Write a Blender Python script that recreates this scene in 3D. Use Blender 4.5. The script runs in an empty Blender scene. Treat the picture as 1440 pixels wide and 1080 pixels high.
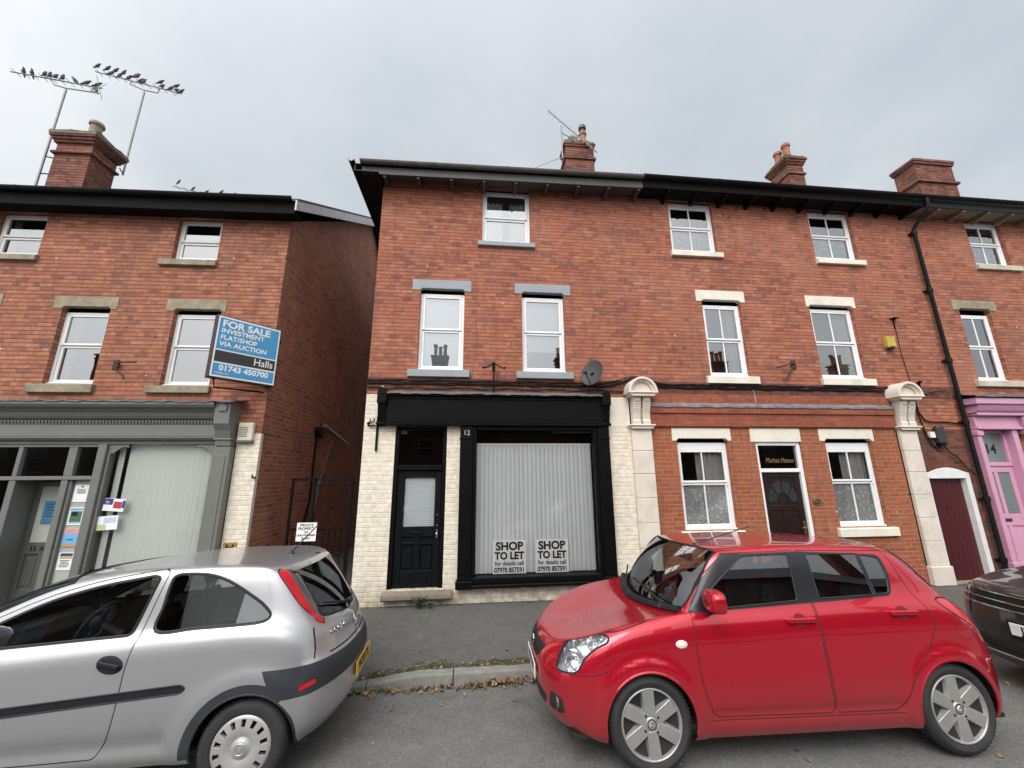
import bpy, bmesh, math, random
import numpy as np
from mathutils import Vector, Matrix, Euler
from mathutils.geometry import delaunay_2d_cdt
random.seed(7)
rng = np.random.default_rng(5)
R = math.radians
sc = bpy.context.scene
COL = sc.collection

# ------------------------------------------------------------------ materials
def srgb(r, g, b):
    f = lambda c: (c/255/12.92) if c/255 <= .04045 else ((c/255+.055)/1.055)**2.4
    return (f(r), f(g), f(b))

class NT:
    """tiny node helper"""
    def __init__(self, name):
        self.m = bpy.data.materials.new(name); self.m.use_nodes = True
        self.t = self.m.node_tree; self.n = self.t.nodes; self.n.clear()
        self.out = self.n.new('ShaderNodeOutputMaterial')
    def node(self, typ, **kw):
        x = self.n.new(typ)
        for k, v in kw.items(): setattr(x, k, v)
        return x
    def link(self, a, b): self.t.links.new(a, b)
    def put(self, sock, val):
        if isinstance(val, bpy.types.NodeSocket): self.link(val, sock)
        else:
            if hasattr(sock, 'default_value'):
                try: sock.default_value = val
                except Exception:
                    sock.default_value = (*val, 1) if len(val) == 3 else val
    def math(self, op, a, b=None, c=None, clamp=False):
        x = self.node('ShaderNodeMath', operation=op); x.use_clamp = clamp
        self.put(x.inputs[0], a)
        if b is not None: self.put(x.inputs[1], b)
        if c is not None: self.put(x.inputs[2], c)
        return x.outputs[0]
    def mix(self, fac, a, b, blend='MIX'):
        x = self.node('ShaderNodeMix', data_type='RGBA', blend_type=blend)
        self.put(x.inputs[0], fac); self.put(x.inputs[6], a if isinstance(a, bpy.types.NodeSocket) else (*a[:3], 1))
        self.put(x.inputs[7], b if isinstance(b, bpy.types.NodeSocket) else (*b[:3], 1))
        return x.outputs[2]
    def ramp(self, fac, stops, interp='LINEAR'):
        x = self.node('ShaderNodeValToRGB'); x.color_ramp.interpolation = interp
        e = x.color_ramp.elements
        while len(e) < len(stops): e.new(.5)
        for i, (p, c) in enumerate(stops):
            e[i].position = p; e[i].color = (*c[:3], 1) if len(c) >= 3 else (c[0],)*3+(1,)
        self.put(x.inputs[0], fac); return x.outputs[0]
    def noise(self, vec, scale, detail=4, rough=.55, dim='3D'):
        x = self.node('ShaderNodeTexNoise', noise_dimensions=dim)
        if vec is not None: self.link(vec, x.inputs['Vector'])
        x.inputs['Scale'].default_value = scale; x.inputs['Detail'].default_value = detail
        x.inputs['Roughness'].default_value = rough
        return x.outputs['Fac']
    def uv(self): return self.node('ShaderNodeUVMap').outputs[0]
    def obj(self): return self.node('ShaderNodeTexCoord').outputs['Object']
    def bump(self, h, strength=.3, dist=.01, normal=None):
        x = self.node('ShaderNodeBump'); x.inputs['Strength'].default_value = strength
        x.inputs['Distance'].default_value = dist; self.link(h, x.inputs['Height'])
        if normal is not None: self.link(normal, x.inputs['Normal'])
        return x.outputs[0]
    def bsdf(self, color, rough=.6, metallic=0., normal=None, spec=.5, coat=0., coat_rough=.05, **kw):
        p = self.node('ShaderNodeBsdfPrincipled')
        self.put(p.inputs['Base Color'], color if isinstance(color, bpy.types.NodeSocket) else (*color[:3], 1))
        self.put(p.inputs['Roughness'], rough); self.put(p.inputs['Metallic'], metallic)
        p.inputs['Specular IOR Level'].default_value = spec
        p.inputs['Coat Weight'].default_value = coat; p.inputs['Coat Roughness'].default_value = coat_rough
        for k, v in kw.items(): self.put(p.inputs[k], v)
        if normal is not None: self.link(normal, p.inputs['Normal'])
        self.link(p.outputs[0], self.out.inputs[0]); self.p = p
        return p

def plain(name, col, rough=.6, metallic=0., var=.12, vscale=6., bump=0., bscale=40., spec=.5, coat=0., dirt=0.):
    t = NT(name); o = t.obj()
    n = t.noise(o, vscale, 5, .6)
    lo = tuple(c*(1-var) for c in col); hi = tuple(min(1, c*(1+var)) for c in col)
    c = t.ramp(n, [(.3, lo), (.7, hi)])
    if dirt:
        d = t.noise(o, 2.3, 8, .7)
        c = t.mix(t.math('MULTIPLY', t.math('SUBTRACT', d, .5, clamp=True), dirt*4, clamp=True), c, (.06, .055, .045))
    nm = None
    if bump: nm = t.bump(t.noise(o, bscale, 4, .6), bump, .01)
    rr = t.math('ADD', t.math('MULTIPLY', t.noise(o, vscale*2.3, 3), .2), rough-.1)
    t.bsdf(c, rr, metallic, nm, spec, coat)
    return t.m

def brick(name, cols, mortar, bw=.225, bh=.075, mw=.009, bump=.5, stain=.35, stain_col=(.045, .03, .026), headers=True, painted=False, mvar=.5, soft=.004, bed=None, patch=.0, splash=False):
    t = NT(name); uv = t.uv()
    # slightly wavy courses
    wob = t.node('ShaderNodeTexNoise'); wob.inputs['Scale'].default_value = 1.1; wob.inputs['Detail'].default_value = 3
    t.link(uv, wob.inputs['Vector'])
    off = t.node('ShaderNodeVectorMath', operation='MULTIPLY_ADD')
    t.link(wob.outputs['Color'], off.inputs[0]); off.inputs[1].default_value = (.022, .022, 0); t.link(uv, off.inputs[2])
    wob2 = t.node('ShaderNodeTexNoise'); wob2.inputs['Scale'].default_value = 22; t.link(uv, wob2.inputs['Vector'])
    off2 = t.node('ShaderNodeVectorMath', operation='MULTIPLY_ADD')
    t.link(wob2.outputs['Color'], off2.inputs[0]); off2.inputs[1].default_value = (.006, .006, 0); t.link(off.outputs[0], off2.inputs[2])
    s = t.node('ShaderNodeSeparateXYZ'); t.link(off2.outputs[0], s.inputs[0]); u, v = s.outputs[0], s.outputs[1]
    rowf = t.math('DIVIDE', v, bh); row = t.math('FLOOR', rowf); fv = t.math('FRACT', rowf)
    # every 4th course is headers (english garden wall bond)
    if headers:
        ish = t.math('LESS_THAN', t.math('ABSOLUTE', t.math('SUBTRACT', t.math('FLOORED_MODULO', row, 4.), 3.)), .5)
        w = t.math('SUBTRACT', bw, t.math('MULTIPLY', ish, bw*.5))
    else: w = bw
    sh = t.math('MULTIPLY', t.math('FLOORED_MODULO', row, 2.), .5)
    wn0 = t.node('ShaderNodeTexWhiteNoise', noise_dimensions='1D'); t.link(row, wn0.inputs['W'])
    sh = t.math('ADD', sh, t.math('MULTIPLY', wn0.outputs[0], .22))
    cf = t.math('ADD', t.math('DIVIDE', u, w), sh); col = t.math('FLOOR', cf); fu = t.math('FRACT', cf)
    cid = t.node('ShaderNodeCombineXYZ'); t.link(col, cid.inputs[0]); t.link(row, cid.inputs[1])
    wn = t.node('ShaderNodeTexWhiteNoise', noise_dimensions='2D'); t.link(cid.outputs[0], wn.inputs['Vector'])
    du = t.math('MULTIPLY', t.math('MINIMUM', fu, t.math('SUBTRACT', 1., fu)), w)
    dv = t.math('MULTIPLY', t.math('MINIMUM', fv, t.math('SUBTRACT', 1., fv)), bh)
    d = t.math('MINIMUM', du, dv)
    mask = t.node('ShaderNodeMapRange', interpolation_type='SMOOTHSTEP'); t.link(d, mask.inputs[0])
    mask.inputs[1].default_value = mw*.5-soft*.5; mask.inputs[2].default_value = mw*.5+soft
    bm = mask.outputs[0]
    n = len(cols)
    bc = t.ramp(wn.outputs[0], [((i)/n, c) for i, c in enumerate(cols)], 'CONSTANT')
    # per brick mottling
    fine = t.noise(uv, 60, 4, .7); mid = t.noise(uv, 9, 5, .65)
    bc = t.mix(1., bc, t.ramp(mid, [(.25, (.68, .66, .64)), (.75, (1.25, 1.22, 1.2))]), 'MULTIPLY')
    bc = t.mix(1., bc, t.ramp(fine, [(.2, (.82, .82, .82)), (.8, (1.14, 1.14, 1.14))]), 'MULTIPLY')
    mc = t.mix(t.noise(uv, 3, 4), tuple(c*(1-mvar) for c in mortar), tuple(min(1, c*(1+mvar)) for c in mortar))
    if bed is not None:                                                       # recessed bed joints, their shadow lines put into the mortar colour; paler perpends
        mc = t.mix(t.math('LESS_THAN', dv, du), mc, t.mix(t.noise(uv, 2.2, 5, .7), tuple(c*.6 for c in bed), tuple(c*1.5 for c in bed)))
    c = t.mix(bm, mc, bc)
    # weather stains: sooty blotches stretched down the wall
    mp = t.node('ShaderNodeMapping'); mp.inputs['Scale'].default_value = (1.6, .55, 1); t.link(uv, mp.inputs[0])
    st = t.ramp(t.noise(mp.outputs[0], 1.0, 8, .68), [(.46, (0, 0, 0)), (.74, (1, 1, 1))])
    c = t.mix(t.math('MULTIPLY', st, stain), c, stain_col)
    if patch:                                                                 # dusty, paler weathered areas
        pt_ = t.ramp(t.noise(uv, .8, 7, .65), [(.48, (0, 0, 0)), (.72, (1, 1, 1))]); c = t.mix(t.math('MULTIPLY', pt_, patch), c, (.42, .23, .17))
        pd_ = t.ramp(t.noise(uv, .45, 6, .6), [(.50, (0, 0, 0)), (.7, (1, 1, 1))]); c = t.mix(t.math('MULTIPLY', pd_, patch*.9), c, (.15, .07, .055))
    if patch:                                                                 # rain streaks
        m3 = t.node('ShaderNodeMapping'); m3.inputs['Scale'].default_value = (5.5, .32, 1); t.link(uv, m3.inputs[0])
        c = t.mix(t.math('MULTIPLY', t.ramp(t.noise(m3.outputs[0], 1., 5, .6), [(.54, (0, 0, 0)), (.72, (1, 1, 1))]), .28), c, (.10, .05, .042))
    if splash:                                                                # dirt splashed up from the pavement, flaked paint
        s0 = t.node('ShaderNodeSeparateXYZ'); t.link(uv, s0.inputs[0]); r0_ = t.node('ShaderNodeMapRange'); t.link(s0.outputs[1], r0_.inputs[0]); r0_.inputs[1].default_value = .42; r0_.inputs[2].default_value = .02
        c = t.mix(t.math('MULTIPLY', r0_.outputs[0], t.ramp(t.noise(uv, 5, 7, .7), [(.38, (0, 0, 0)), (.62, (1, 1, 1))]), clamp=True), c, (.30, .245, .165))
        fl = t.ramp(t.noise(uv, 13, 6, .7), [(.66, (0, 0, 0)), (.69, (1, 1, 1))]); c = t.mix(t.math('MULTIPLY', fl, .6), c, (.40, .33, .24))
    # a few white fragments and dark nicks
    sp = t.node('ShaderNodeTexVoronoi'); sp.inputs['Scale'].default_value = 2.1; t.link(uv, sp.inputs['Vector'])
    c = t.mix(t.math('MULTIPLY', t.math('LESS_THAN', sp.outputs['Distance'], .035), .0 if painted else .75), c, (.6, .57, .54))
    sp2 = t.node('ShaderNodeTexVoronoi'); sp2.inputs['Scale'].default_value = 1.7; t.link(off.outputs[0], sp2.inputs['Vector'])
    c = t.mix(t.math('MULTIPLY', t.math('LESS_THAN', sp2.outputs['Distance'], .04), .0 if painted else .8), c, (.04, .03, .025))
    h = t.math('ADD', bm, t.math('MULTIPLY', fine, .35))
    t.bsdf(c, .9 if not painted else .55, 0, t.bump(h, bump, .008), spec=.25)
    return t.m

def glass_mat(name, tint=(.75, .8, .8), base=.2, rough=.0, edge=.8, ripple=0.):
    t = NT(name)
    lw = t.node('ShaderNodeFresnel'); lw.inputs[0].default_value = 1.5
    fac = t.math('ADD', t.math('MULTIPLY', lw.outputs[0], edge), base, clamp=True)
    tr = t.node('ShaderNodeBsdfTransparent'); tr.inputs[0].default_value = (*tint, 1)
    gl = t.node('ShaderNodeBsdfGlossy'); gl.inputs['Roughness'].default_value = rough; gl.inputs[0].default_value = (.93, .95, .97, 1)
    if ripple:
        nm = t.bump(t.noise(t.obj(), 1.6, 2, .5), ripple, .02)
        t.link(nm, gl.inputs['Normal'])
    mx = t.node('ShaderNodeMixShader'); t.link(fac, mx.inputs[0]); t.link(tr.outputs[0], mx.inputs[1]); t.link(gl.outputs[0], mx.inputs[2])
    t.link(mx.outputs[0], t.out.inputs[0])
    return t.m

def lace_mat(name, col=(.75, .75, .74), scale=15., dens=.5):
    t = NT(name); uv = t.uv()
    vo = t.node('ShaderNodeTexVoronoi', feature='F1'); vo.inputs['Scale'].default_value = scale; t.link(uv, vo.inputs['Vector'])
    flowers = t.math('LESS_THAN', vo.outputs['Distance'], .36)
    net = t.noise(uv, 45, 2)
    a = t.math('MAXIMUM', flowers, t.math('MULTIPLY', net, .7))
    a = t.math('ADD', t.math('MULTIPLY', a, .42), .40)
    p = t.bsdf(col, .9, spec=.1); t.put(p.inputs['Alpha'], a)
    return t.m

# ------------------------------------------------------------------ mesh builder
class MB:
    def __init__(s): s.v = []; s.f = []; s.m = []; s.sm = []
    def add(s, vs, fs, mat=0, smooth=False, M=None):
        b = len(s.v)
        if M is not None: vs = [tuple(M @ Vector(v)) for v in vs]
        s.v += [tuple(v) for v in vs]
        for f in fs: s.f.append(tuple(b+i for i in f)); s.m.append(mat); s.sm.append(smooth)
        return s
    def box(s, x0, x1, y0, y1, z0, z1, mat=0, M=None):
        x0, x1 = sorted((x0, x1)); y0, y1 = sorted((y0, y1)); z0, z1 = sorted((z0, z1))
        vs = [(x0, y0, z0), (x1, y0, z0), (x1, y1, z0), (x0, y1, z0), (x0, y0, z1), (x1, y0, z1), (x1, y1, z1), (x0, y1, z1)]
        return s.add(vs, [(0, 3, 2, 1), (4, 5, 6, 7), (0, 1, 5, 4), (1, 2, 6, 5), (2, 3, 7, 6), (3, 0, 4, 7)], mat, M=M)
    def cbox(s, x0, x1, y0, y1, z0, z1, c=.006, mat=0, M=None):
        """box with chamfered edges"""
        x0, x1 = sorted((x0, x1)); y0, y1 = sorted((y0, y1)); z0, z1 = sorted((z0, z1))
        c = min(c, (x1-x0)*.45, (y1-y0)*.45, (z1-z0)*.45)
        bm = bmesh.new()
        bmesh.ops.create_cube(bm, size=1)
        for v in bm.verts:
            v.co = Vector((x0 if v.co.x < 0 else x1, y0 if v.co.y < 0 else y1, z0 if v.co.z < 0 else z1))
        bmesh.ops.bevel(bm, geom=bm.edges[:], offset=c, segments=1, affect='EDGES', profile=.5)
        bm.verts.index_update()
        s.add([tuple(v.co) for v in bm.verts], [[v.index for v in f.verts] for f in bm.faces], mat, M=M); bm.free()
        return s
    def quad(s, a, b, c, d, mat=0): return s.add([a, b, c, d], [(0, 1, 2, 3)], mat)
    def prism(s, poly, axis, a0, a1, mat=0, M=None, smooth=False):
        """extrude a 2D polygon along an axis: 'y' -> poly is (x,z); 'x' -> (y,z); 'z' -> (x,y)"""
        n = len(poly)
        def P(p, a): return {'y': (p[0], a, p[1]), 'x': (a, p[0], p[1]), 'z': (p[0], p[1], a)}[axis]
        vs = [P(p, a0) for p in poly]+[P(p, a1) for p in poly]
        ar = sum(poly[i][0]*poly[(i+1) % n][1]-poly[(i+1) % n][0]*poly[i][1] for i in range(n))
        flip = (ar > 0) == (axis != 'y')
        if a1 < a0: flip = not flip
        caps = [tuple(range(n)), tuple(range(2*n-1, n-1, -1))]
        sides = [(i, i+n, (i+1) % n+n, (i+1) % n) for i in range(n)]
        fs = caps+sides
        if flip: fs = [tuple(reversed(f)) for f in fs]
        b = len(s.v); s.add(vs, fs[:2], mat, False, M)
        for f in fs[2:]: s.f.append(tuple(b+i for i in f)); s.m.append(mat); s.sm.append(smooth)
        return s
    def tube(s, pts, r, n=8, mat=0, closed=False, cap=True, smooth=True, M=None):
        pts = [Vector(p) for p in pts]; N = len(pts)
        rr = r if isinstance(r, (list, tuple)) else [r]*N
        vs = []; prev = None
        for i, p in enumerate(pts):
            a = pts[(i-1) % N] if (closed or i > 0) else p
            b = pts[(i+1) % N] if (closed or i < N-1) else p
            t = (b-a)
            if t.length < 1e-9: t = Vector((0, 0, 1))
            t.normalize()
            if prev is None:
                up = Vector((0, 0, 1)) if abs(t.z) < .9 else Vector((1, 0, 0))
                x = t.cross(up).normalized()
            else:
                x = (prev-t*prev.dot(t))
                if x.length < 1e-6: x = t.orthogonal()
                x.normalize()
            prev = x; y = t.cross(x)
            for k in range(n):
                ang = 2*math.pi*k/n
                vs.append(tuple(p+(x*math.cos(ang)+y*math.sin(ang))*rr[i]))
        fs = []
        for i in range(N if closed else N-1):
            j = (i+1) % N
            for k in range(n): fs.append((i*n+k, j*n+k, j*n+(k+1) % n, i*n+(k+1) % n))
        s.add(vs, fs, mat, smooth, M)
        if cap and not closed:
            b = len(s.v)-N*n
            s.f.append(tuple(b+k for k in range(n))); s.m.append(mat); s.sm.append(False)
            s.f.append(tuple(b+(N-1)*n+k for k in range(n-1, -1, -1))); s.m.append(mat); s.sm.append(False)
        return s
    def lathe(s, prof, n=32, M=None, mat=0, smooth=True, closed=False):
        """prof: (r, h) points, revolve about local z"""
        vs = []; N = len(prof)
        for r, h in prof:
            for k in range(n):
                a = 2*math.pi*k/n; vs.append((r*math.cos(a), r*math.sin(a), h))
        fs = []
        for i in range(N if closed else N-1):
            j = (i+1) % N
            for k in range(n): fs.append((i*n+k, i*n+(k+1) % n, j*n+(k+1) % n, j*n+k))
        return s.add(vs, fs, mat, smooth, M)
    def ball(s, c, r, mat=0, nu=12, nv=8, sc_=(1, 1, 1), M=None):
        vs = []
        for i in range(nv+1):
            th = math.pi*i/nv
            for k in range(nu):
                a = 2*math.pi*k/nu
                vs.append((c[0]+r*sc_[0]*math.sin(th)*math.cos(a), c[1]+r*sc_[1]*math.sin(th)*math.sin(a), c[2]+r*sc_[2]*math.cos(th)))
        fs = []
        for i in range(nv):
            for k in range(nu): fs.append((i*nu+k, (i+1)*nu+k, (i+1)*nu+(k+1) % nu, i*nu+(k+1) % nu))
        return s.add(vs, fs, mat, True, M)
    def build(s, name, mats, parent=None, origin=None, sharp=.6, bevel=0.):
        """link as ONE mesh object; origin = local point taken off the vertices (world-authored houses)"""
        if not isinstance(mats, (list, tuple)): mats = [mats]
        me = bpy.data.meshes.new(name)
        o_ = Vector(origin) if origin is not None else Vector((0, 0, 0))
        me.from_pydata([tuple(Vector(v)-o_) for v in s.v], [], s.f)
        for m in mats: me.materials.append(m)
        me.polygons.foreach_set('material_index', s.m)
        me.polygons.foreach_set('use_smooth', s.sm)
        uvl = me.uv_layers.new(name='UVMap')
        V = s.v
        for p in me.polygons:
            n = p.normal; ax = max(range(3), key=lambda i: abs(n[i]))
            for li in p.loop_indices:
                x, y, z = V[me.loops[li].vertex_index]
                uvl.data[li].uv = (x, z) if ax == 1 else ((y, z) if ax == 0 else (x, y))
        if any(s.sm): me.set_sharp_from_angle(angle=sharp)
        me.validate()
        ob = bpy.data.objects.new(name, me); COL.objects.link(ob)
        if parent is not None: ob.parent = parent
        if bevel:
            b = ob.modifiers.new('bevel', 'BEVEL'); b.width = bevel; b.segments = 2; b.limit_method = 'ANGLE'; b.angle_limit = R(40)
        return ob

def tag(o, label, cat, group=None):
    o['label'] = label; o['category'] = cat
    if group: o['group'] = group
    return o
def struct(o): o['kind'] = 'structure'; return o
def stuff(o): o['kind'] = 'stuff'; return o
def thing(name, label, cat, loc=(0, 0, 0), rotz=0, group=None):
    o = bpy.data.objects.new(name, None); COL.objects.link(o)
    o.location = loc; o.rotation_euler = (0, 0, rotz); o.empty_display_size = .2
    return tag(o, label, cat, group)

def text(name, body, size, mat, parent=None, M=None, align='CENTER', bold=0., extrude=.002, sx=1., shear=0.):
    cu = bpy.data.curves.new(name, 'FONT'); cu.body = body; cu.size = size; cu.align_x = align; cu.align_y = 'CENTER'
    cu.extrude = extrude; cu.offset = bold; cu.shear = shear; cu.resolution_u = 4
    tmp = bpy.data.objects.new(name, cu)
    me = bpy.data.meshes.new_from_object(tmp)
    bpy.data.objects.remove(tmp); bpy.data.curves.remove(cu)
    me.name = name; me.materials.clear(); me.materials.append(mat)
    T = (M or Matrix()) @ Matrix.Diagonal((sx, 1, 1, 1))
    me.transform(T)
    ob = bpy.data.objects.new(name, me); COL.objects.link(ob)
    if parent is not None: ob.parent = parent
    return ob
def text_into(lines, name, mat, parent, label=None):
    """several lines -> ONE mesh part. lines: (body, size, Matrix, kwargs)"""
    bm = bmesh.new()
    for body, size, M, kw in lines:
        o = text('tmp', body, size, mat, None, M, **kw); bm.from_mesh(o.data)
        me = o.data; bpy.data.objects.remove(o); bpy.data.meshes.remove(me)
    me = bpy.data.meshes.new(name); bm.to_mesh(me); bm.free(); me.materials.append(mat)
    ob = bpy.data.objects.new(name, me); COL.objects.link(ob)
    if parent is not None: ob.parent = parent
    return ob
# text facing -Y (upright on a street-facing wall) at x,y,z
def face_y(x, y, z): return Matrix.Translation((x, y, z)) @ Matrix.Rotation(R(90), 4, 'X')

def arc(cx, cz, r, a0, a1, n): return [(cx+r*math.cos(R(a0+(a1-a0)*i/n)), cz+r*math.sin(R(a0+(a1-a0)*i/n))) for i in range(n+1)]
# ------------------------------------------------------------------ palette
BR = [(0.3865, 0.1403, 0.0853), (0.4025, 0.1525, 0.0931), (0.3703, 0.1318, 0.0802), (0.4187, 0.1648, 0.1009), (0.3328, 0.1159, 0.075), (0.3918, 0.144, 0.0853), (0.3543, 0.1245, 0.0776), (0.4348, 0.1806, 0.1138), (0.3757, 0.1367, 0.0828), (0.25, 0.095, 0.07), (0.4079, 0.1562, 0.0957), (0.3918, 0.1464, 0.0879), (0.365, 0.1318, 0.0802), (0.2565, 0.105, 0.0853)]
m_brick = brick('upper_red_brick', BR, (.29, .14, .10), stain=.3, bed=(.135, .06, .047), mw=.0115, patch=.27)
m_brick_left = brick('left_house_brick', [tuple(c*k for c, k in zip(b, (1.0, 1.1, 1.1))) for b in BR], (.26, .125, .09), stain=.3, bed=(.12, .055, .043), mw=.0125, patch=.18)
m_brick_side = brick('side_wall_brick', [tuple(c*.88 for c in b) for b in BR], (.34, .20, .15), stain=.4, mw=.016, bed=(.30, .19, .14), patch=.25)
m_brick_low = brick('ground_floor_brick', [(.33, .105, .05), (.34, .112, .055), (.315, .10, .048), (.35, .118, .058), (.30, .094, .046)], (.36, .20, .14), stain=.18, headers=False, mw=.009, patch=.12)
m_brick_band = brick('band_brick', [(.31, .09, .05), (.29, .085, .048), (.33, .10, .055), (.27, .08, .045)], (.22, .11, .08), stain=.3, headers=False)
m_brick_dark = brick('passage_brick', [(.17, .06, .045), (.14, .055, .042), (.20, .068, .046), (.10, .05, .042)], (.14, .08, .06), stain=.5)
m_brick_white = brick('white_painted_brick', [(.76, .71, .60), (.765, .715, .61), (.755, .705, .595)], (.69, .635, .53), bump=.5, stain=.22, stain_col=(.36, .31, .22), painted=True, splash=True, headers=True, mvar=.1, mw=.008, soft=.007)
m_brick_chim = brick('chimney_brick', [(.235, .085, .055), (.20, .074, .05), (.26, .096, .062), (.16, .062, .046), (.28, .108, .07), (.12, .055, .044)], (.17, .10, .08), stain=.6, bed=(.035, .024, .02), mw=.016, patch=.3)
m_brick_opp = brick('opposite_brick', [(.10, .055, .042), (.085, .048, .04), (.115, .06, .045)], (.10, .07, .055), stain=.4)
m_render = plain('cream_render', (.70, .66, .56), .8, var=.06, vscale=3, bump=.7, bscale=35, dirt=.12)
m_stone = plain('painted_pilaster_stone', (.66, .60, .52), .75, var=.07, vscale=3, bump=.2, bscale=60, dirt=.28)
m_stone_raw = plain('weathered_sandstone', (.27, .235, .165), .9, var=.25, vscale=7, bump=.4, bscale=40, dirt=.5)
m_sill_grey = plain('grey_painted_stone', (.27, .30, .32), .65, var=.06, vscale=4, bump=.1, dirt=.1)
m_sill_cream = plain('cream_painted_stone', (.72, .68, .58), .65, var=.06, vscale=4, bump=.1, dirt=.28)
m_sill_old = plain('stained_cream_stone', (.50, .46, .36), .8, var=.2, vscale=6, bump=.2, dirt=.4)
m_upvc = plain('white_upvc', (.80, .81, .82), .35, var=.03, vscale=4, spec=.5, dirt=.03)
m_upvc_old = plain('white_window_frame', (.74, .745, .74), .4, var=.05, vscale=5, dirt=.06)
m_black = plain('black_gloss_paint', (.004, .004, .0045), .45, var=.25, vscale=5, bump=.03, bscale=6, spec=.1)
m_black_door = plain('black_door_paint', (.005, .006, .007), .45, var=.3, vscale=7, bump=.05, bscale=14, spec=.12)
m_black_rail = plain('black_iron', (.006, .0055, .0055), .6, var=.3, vscale=20, bump=.2, spec=.12)
m_gutter = plain('black_gutter', (.008, .008, .009), .5, var=.25, vscale=3, spec=.2)
m_fascia_grey = plain('grey_brown_soffit', (.060, .056, .054), .6, var=.15, vscale=3, dirt=.2)
m_fascia_lt = plain('bleached_gutter', (.10, .095, .085), .6, var=.3, vscale=4, dirt=.3)
m_soffit_black = plain('black_soffit', (.007, .0065, .0065), .75, var=.3, spec=.1)
m_soffit_wood = plain('bare_wood_soffit', (.23, .19, .14), .8, var=.2, vscale=4, dirt=.3)
m_verge = plain('white_bargeboard', (.50, .51, .52), .55, var=.1, vscale=2, dirt=.3)
m_slate = plain('roof_slate', (.06, .062, .07), .7, var=.25, vscale=9, bump=.3, bscale=12)
m_lead = plain('lead_flashing', (.20, .205, .215), .55, var=.3, vscale=8, bump=.5, bscale=9, metallic=.3, dirt=.3)
m_lead_dk = plain('dirty_lead', (.11, .105, .10), .7, var=.4, vscale=9, bump=.6, bscale=12, dirt=.5)
m_cement = plain('mossy_cement', (.16, .15, .11), .95, var=.35, vscale=14, bump=.7, bscale=30, dirt=.6)
m_pot = plain('terracotta_pot', (.34, .13, .075), .8, var=.2, vscale=8, dirt=.3)
m_pot_grey = plain('weathered_pot', (.25, .20, .15), .9, var=.25, vscale=9, dirt=.5)
m_cowl = plain('grey_metal_cowl', (.06, .06, .062), .5, metallic=.4)
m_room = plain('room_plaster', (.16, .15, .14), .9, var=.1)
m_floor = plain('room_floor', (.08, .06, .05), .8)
m_glass = glass_mat('window_glass', (.66, .70, .72), .27, ripple=.03)
m_glass_shop = glass_mat('shop_glass', (.97, .98, .98), .03, ripple=.015)
m_glass_low = glass_mat('ground_floor_glass', (.90, .92, .92), .06, ripple=.03)
m_glass_trans = glass_mat('transom_glass', (.45, .47, .47), .07)
m_frost = plain('frosted_glass', (.52, .56, .57), .25, var=.05, vscale=2, spec=.6)
m_frost_grey = plain('obscure_grey_glass', (.15, .19, .185), .18, var=.08, vscale=2, spec=.7)
m_frost_cream = plain('obscure_cream_glass', (.40, .41, .36), .2, var=.05, vscale=2, spec=.6)
m_curtain = plain('net_curtain', (.66, .66, .65), .9, var=.05)
m_curtain_cream = plain('cream_curtain', (.66, .62, .50), .9, var=.08)
m_curtain_grey = plain('grey_curtain', (.50, .48, .45), .9, var=.12)
m_lace = lace_mat('lace_net', (.85, .85, .83))
m_lace_w = lace_mat('white_lace_net', (.8, .8, .8), 16., .35)
m_blind = plain('vertical_blind_fabric', (.80, .825, .83), .8, var=.03, vscale=3)
m_blind_cream = plain('cream_blind_fabric', (.86, .88, .82), .8, var=.03, vscale=3)
m_roller = plain('pale_roller_blind', (.80, .84, .86), .8, var=.03)
m_shop_grey = plain('grey_shopfront_paint', (.158, .163, .150), .42, var=.06, vscale=4, bump=.05, bscale=15, dirt=.1)
m_shop_dark = plain('dark_grey_door_paint', (.085, .088, .08), .42, var=.08, vscale=4, dirt=.1)
m_pink = plain('pink_gloss_paint', (.60, .31, .44), .32, var=.05, vscale=4, dirt=.06)
m_pink_dk = plain('dusky_pink_paint', (.42, .20, .32), .35, var=.08, vscale=5, dirt=.1)
m_maroon = plain('maroon_plank_paint', (.062, .004, .008), .42, var=.12, vscale=3)
m_brown_door = plain('dark_mahogany_door', (.017, .006, .0055), .36, var=.2, vscale=4)
m_white_paint = plain('flaking_white_paint', (.72, .72, .71), .5, var=.08, vscale=8, bump=.2, dirt=.15)
m_brass = plain('dull_brass', (.35, .25, .10), .35, metallic=.8)
m_chrome = plain('chrome', (.62, .62, .62), .14, metallic=1., var=.03)
m_steel = plain('galvanised_mast', (.23, .23, .235), .5, metallic=.5, var=.2)
m_alu = plain('aerial_aluminium', (.26, .26, .27), .45, metallic=.5)
m_rust = plain('rusty_iron', (.05, .028, .02), .85, var=.4, vscale=20)
m_bird = plain('dark_feathers', (.05, .053, .062), .7, var=.5, vscale=60)
m_dish = plain('dark_grey_dish', (.055, .057, .06), .6, var=.1, spec=.25)
m_cable = plain('black_cable', (.008, .008, .008), .6, spec=.15)
m_cable_lt = plain('pale_cable', (.45, .42, .38), .6)
m_alarm_y = plain('sun_faded_yellow_plastic', (.50, .36, .055), .5, var=.12, dirt=.12)
m_cream_pl = plain('cream_plastic', (.62, .58, .47), .5, dirt=.12)
m_white_pl = plain('white_plastic', (.75, .75, .74), .45)
m_signblue = plain('sign_blue_vinyl', (.055, .30, .56), .4, var=.03)
m_signwhite = plain('sign_white_vinyl', (.82, .83, .83), .4, var=.02)
m_signblack = plain('sign_black_vinyl', (.03, .028, .027), .4, var=.05)
m_sign_plastic = plain('white_corrugated_board', (.95, .95, .95), .45, var=.03)
m_ink = plain('black_ink', (.006, .006, .007), .5)
m_gold = plain('gold_leaf_letter', (.20, .12, .055), .6)
m_silver_ink = plain('silver_number', (.42, .41, .38), .45)
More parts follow.
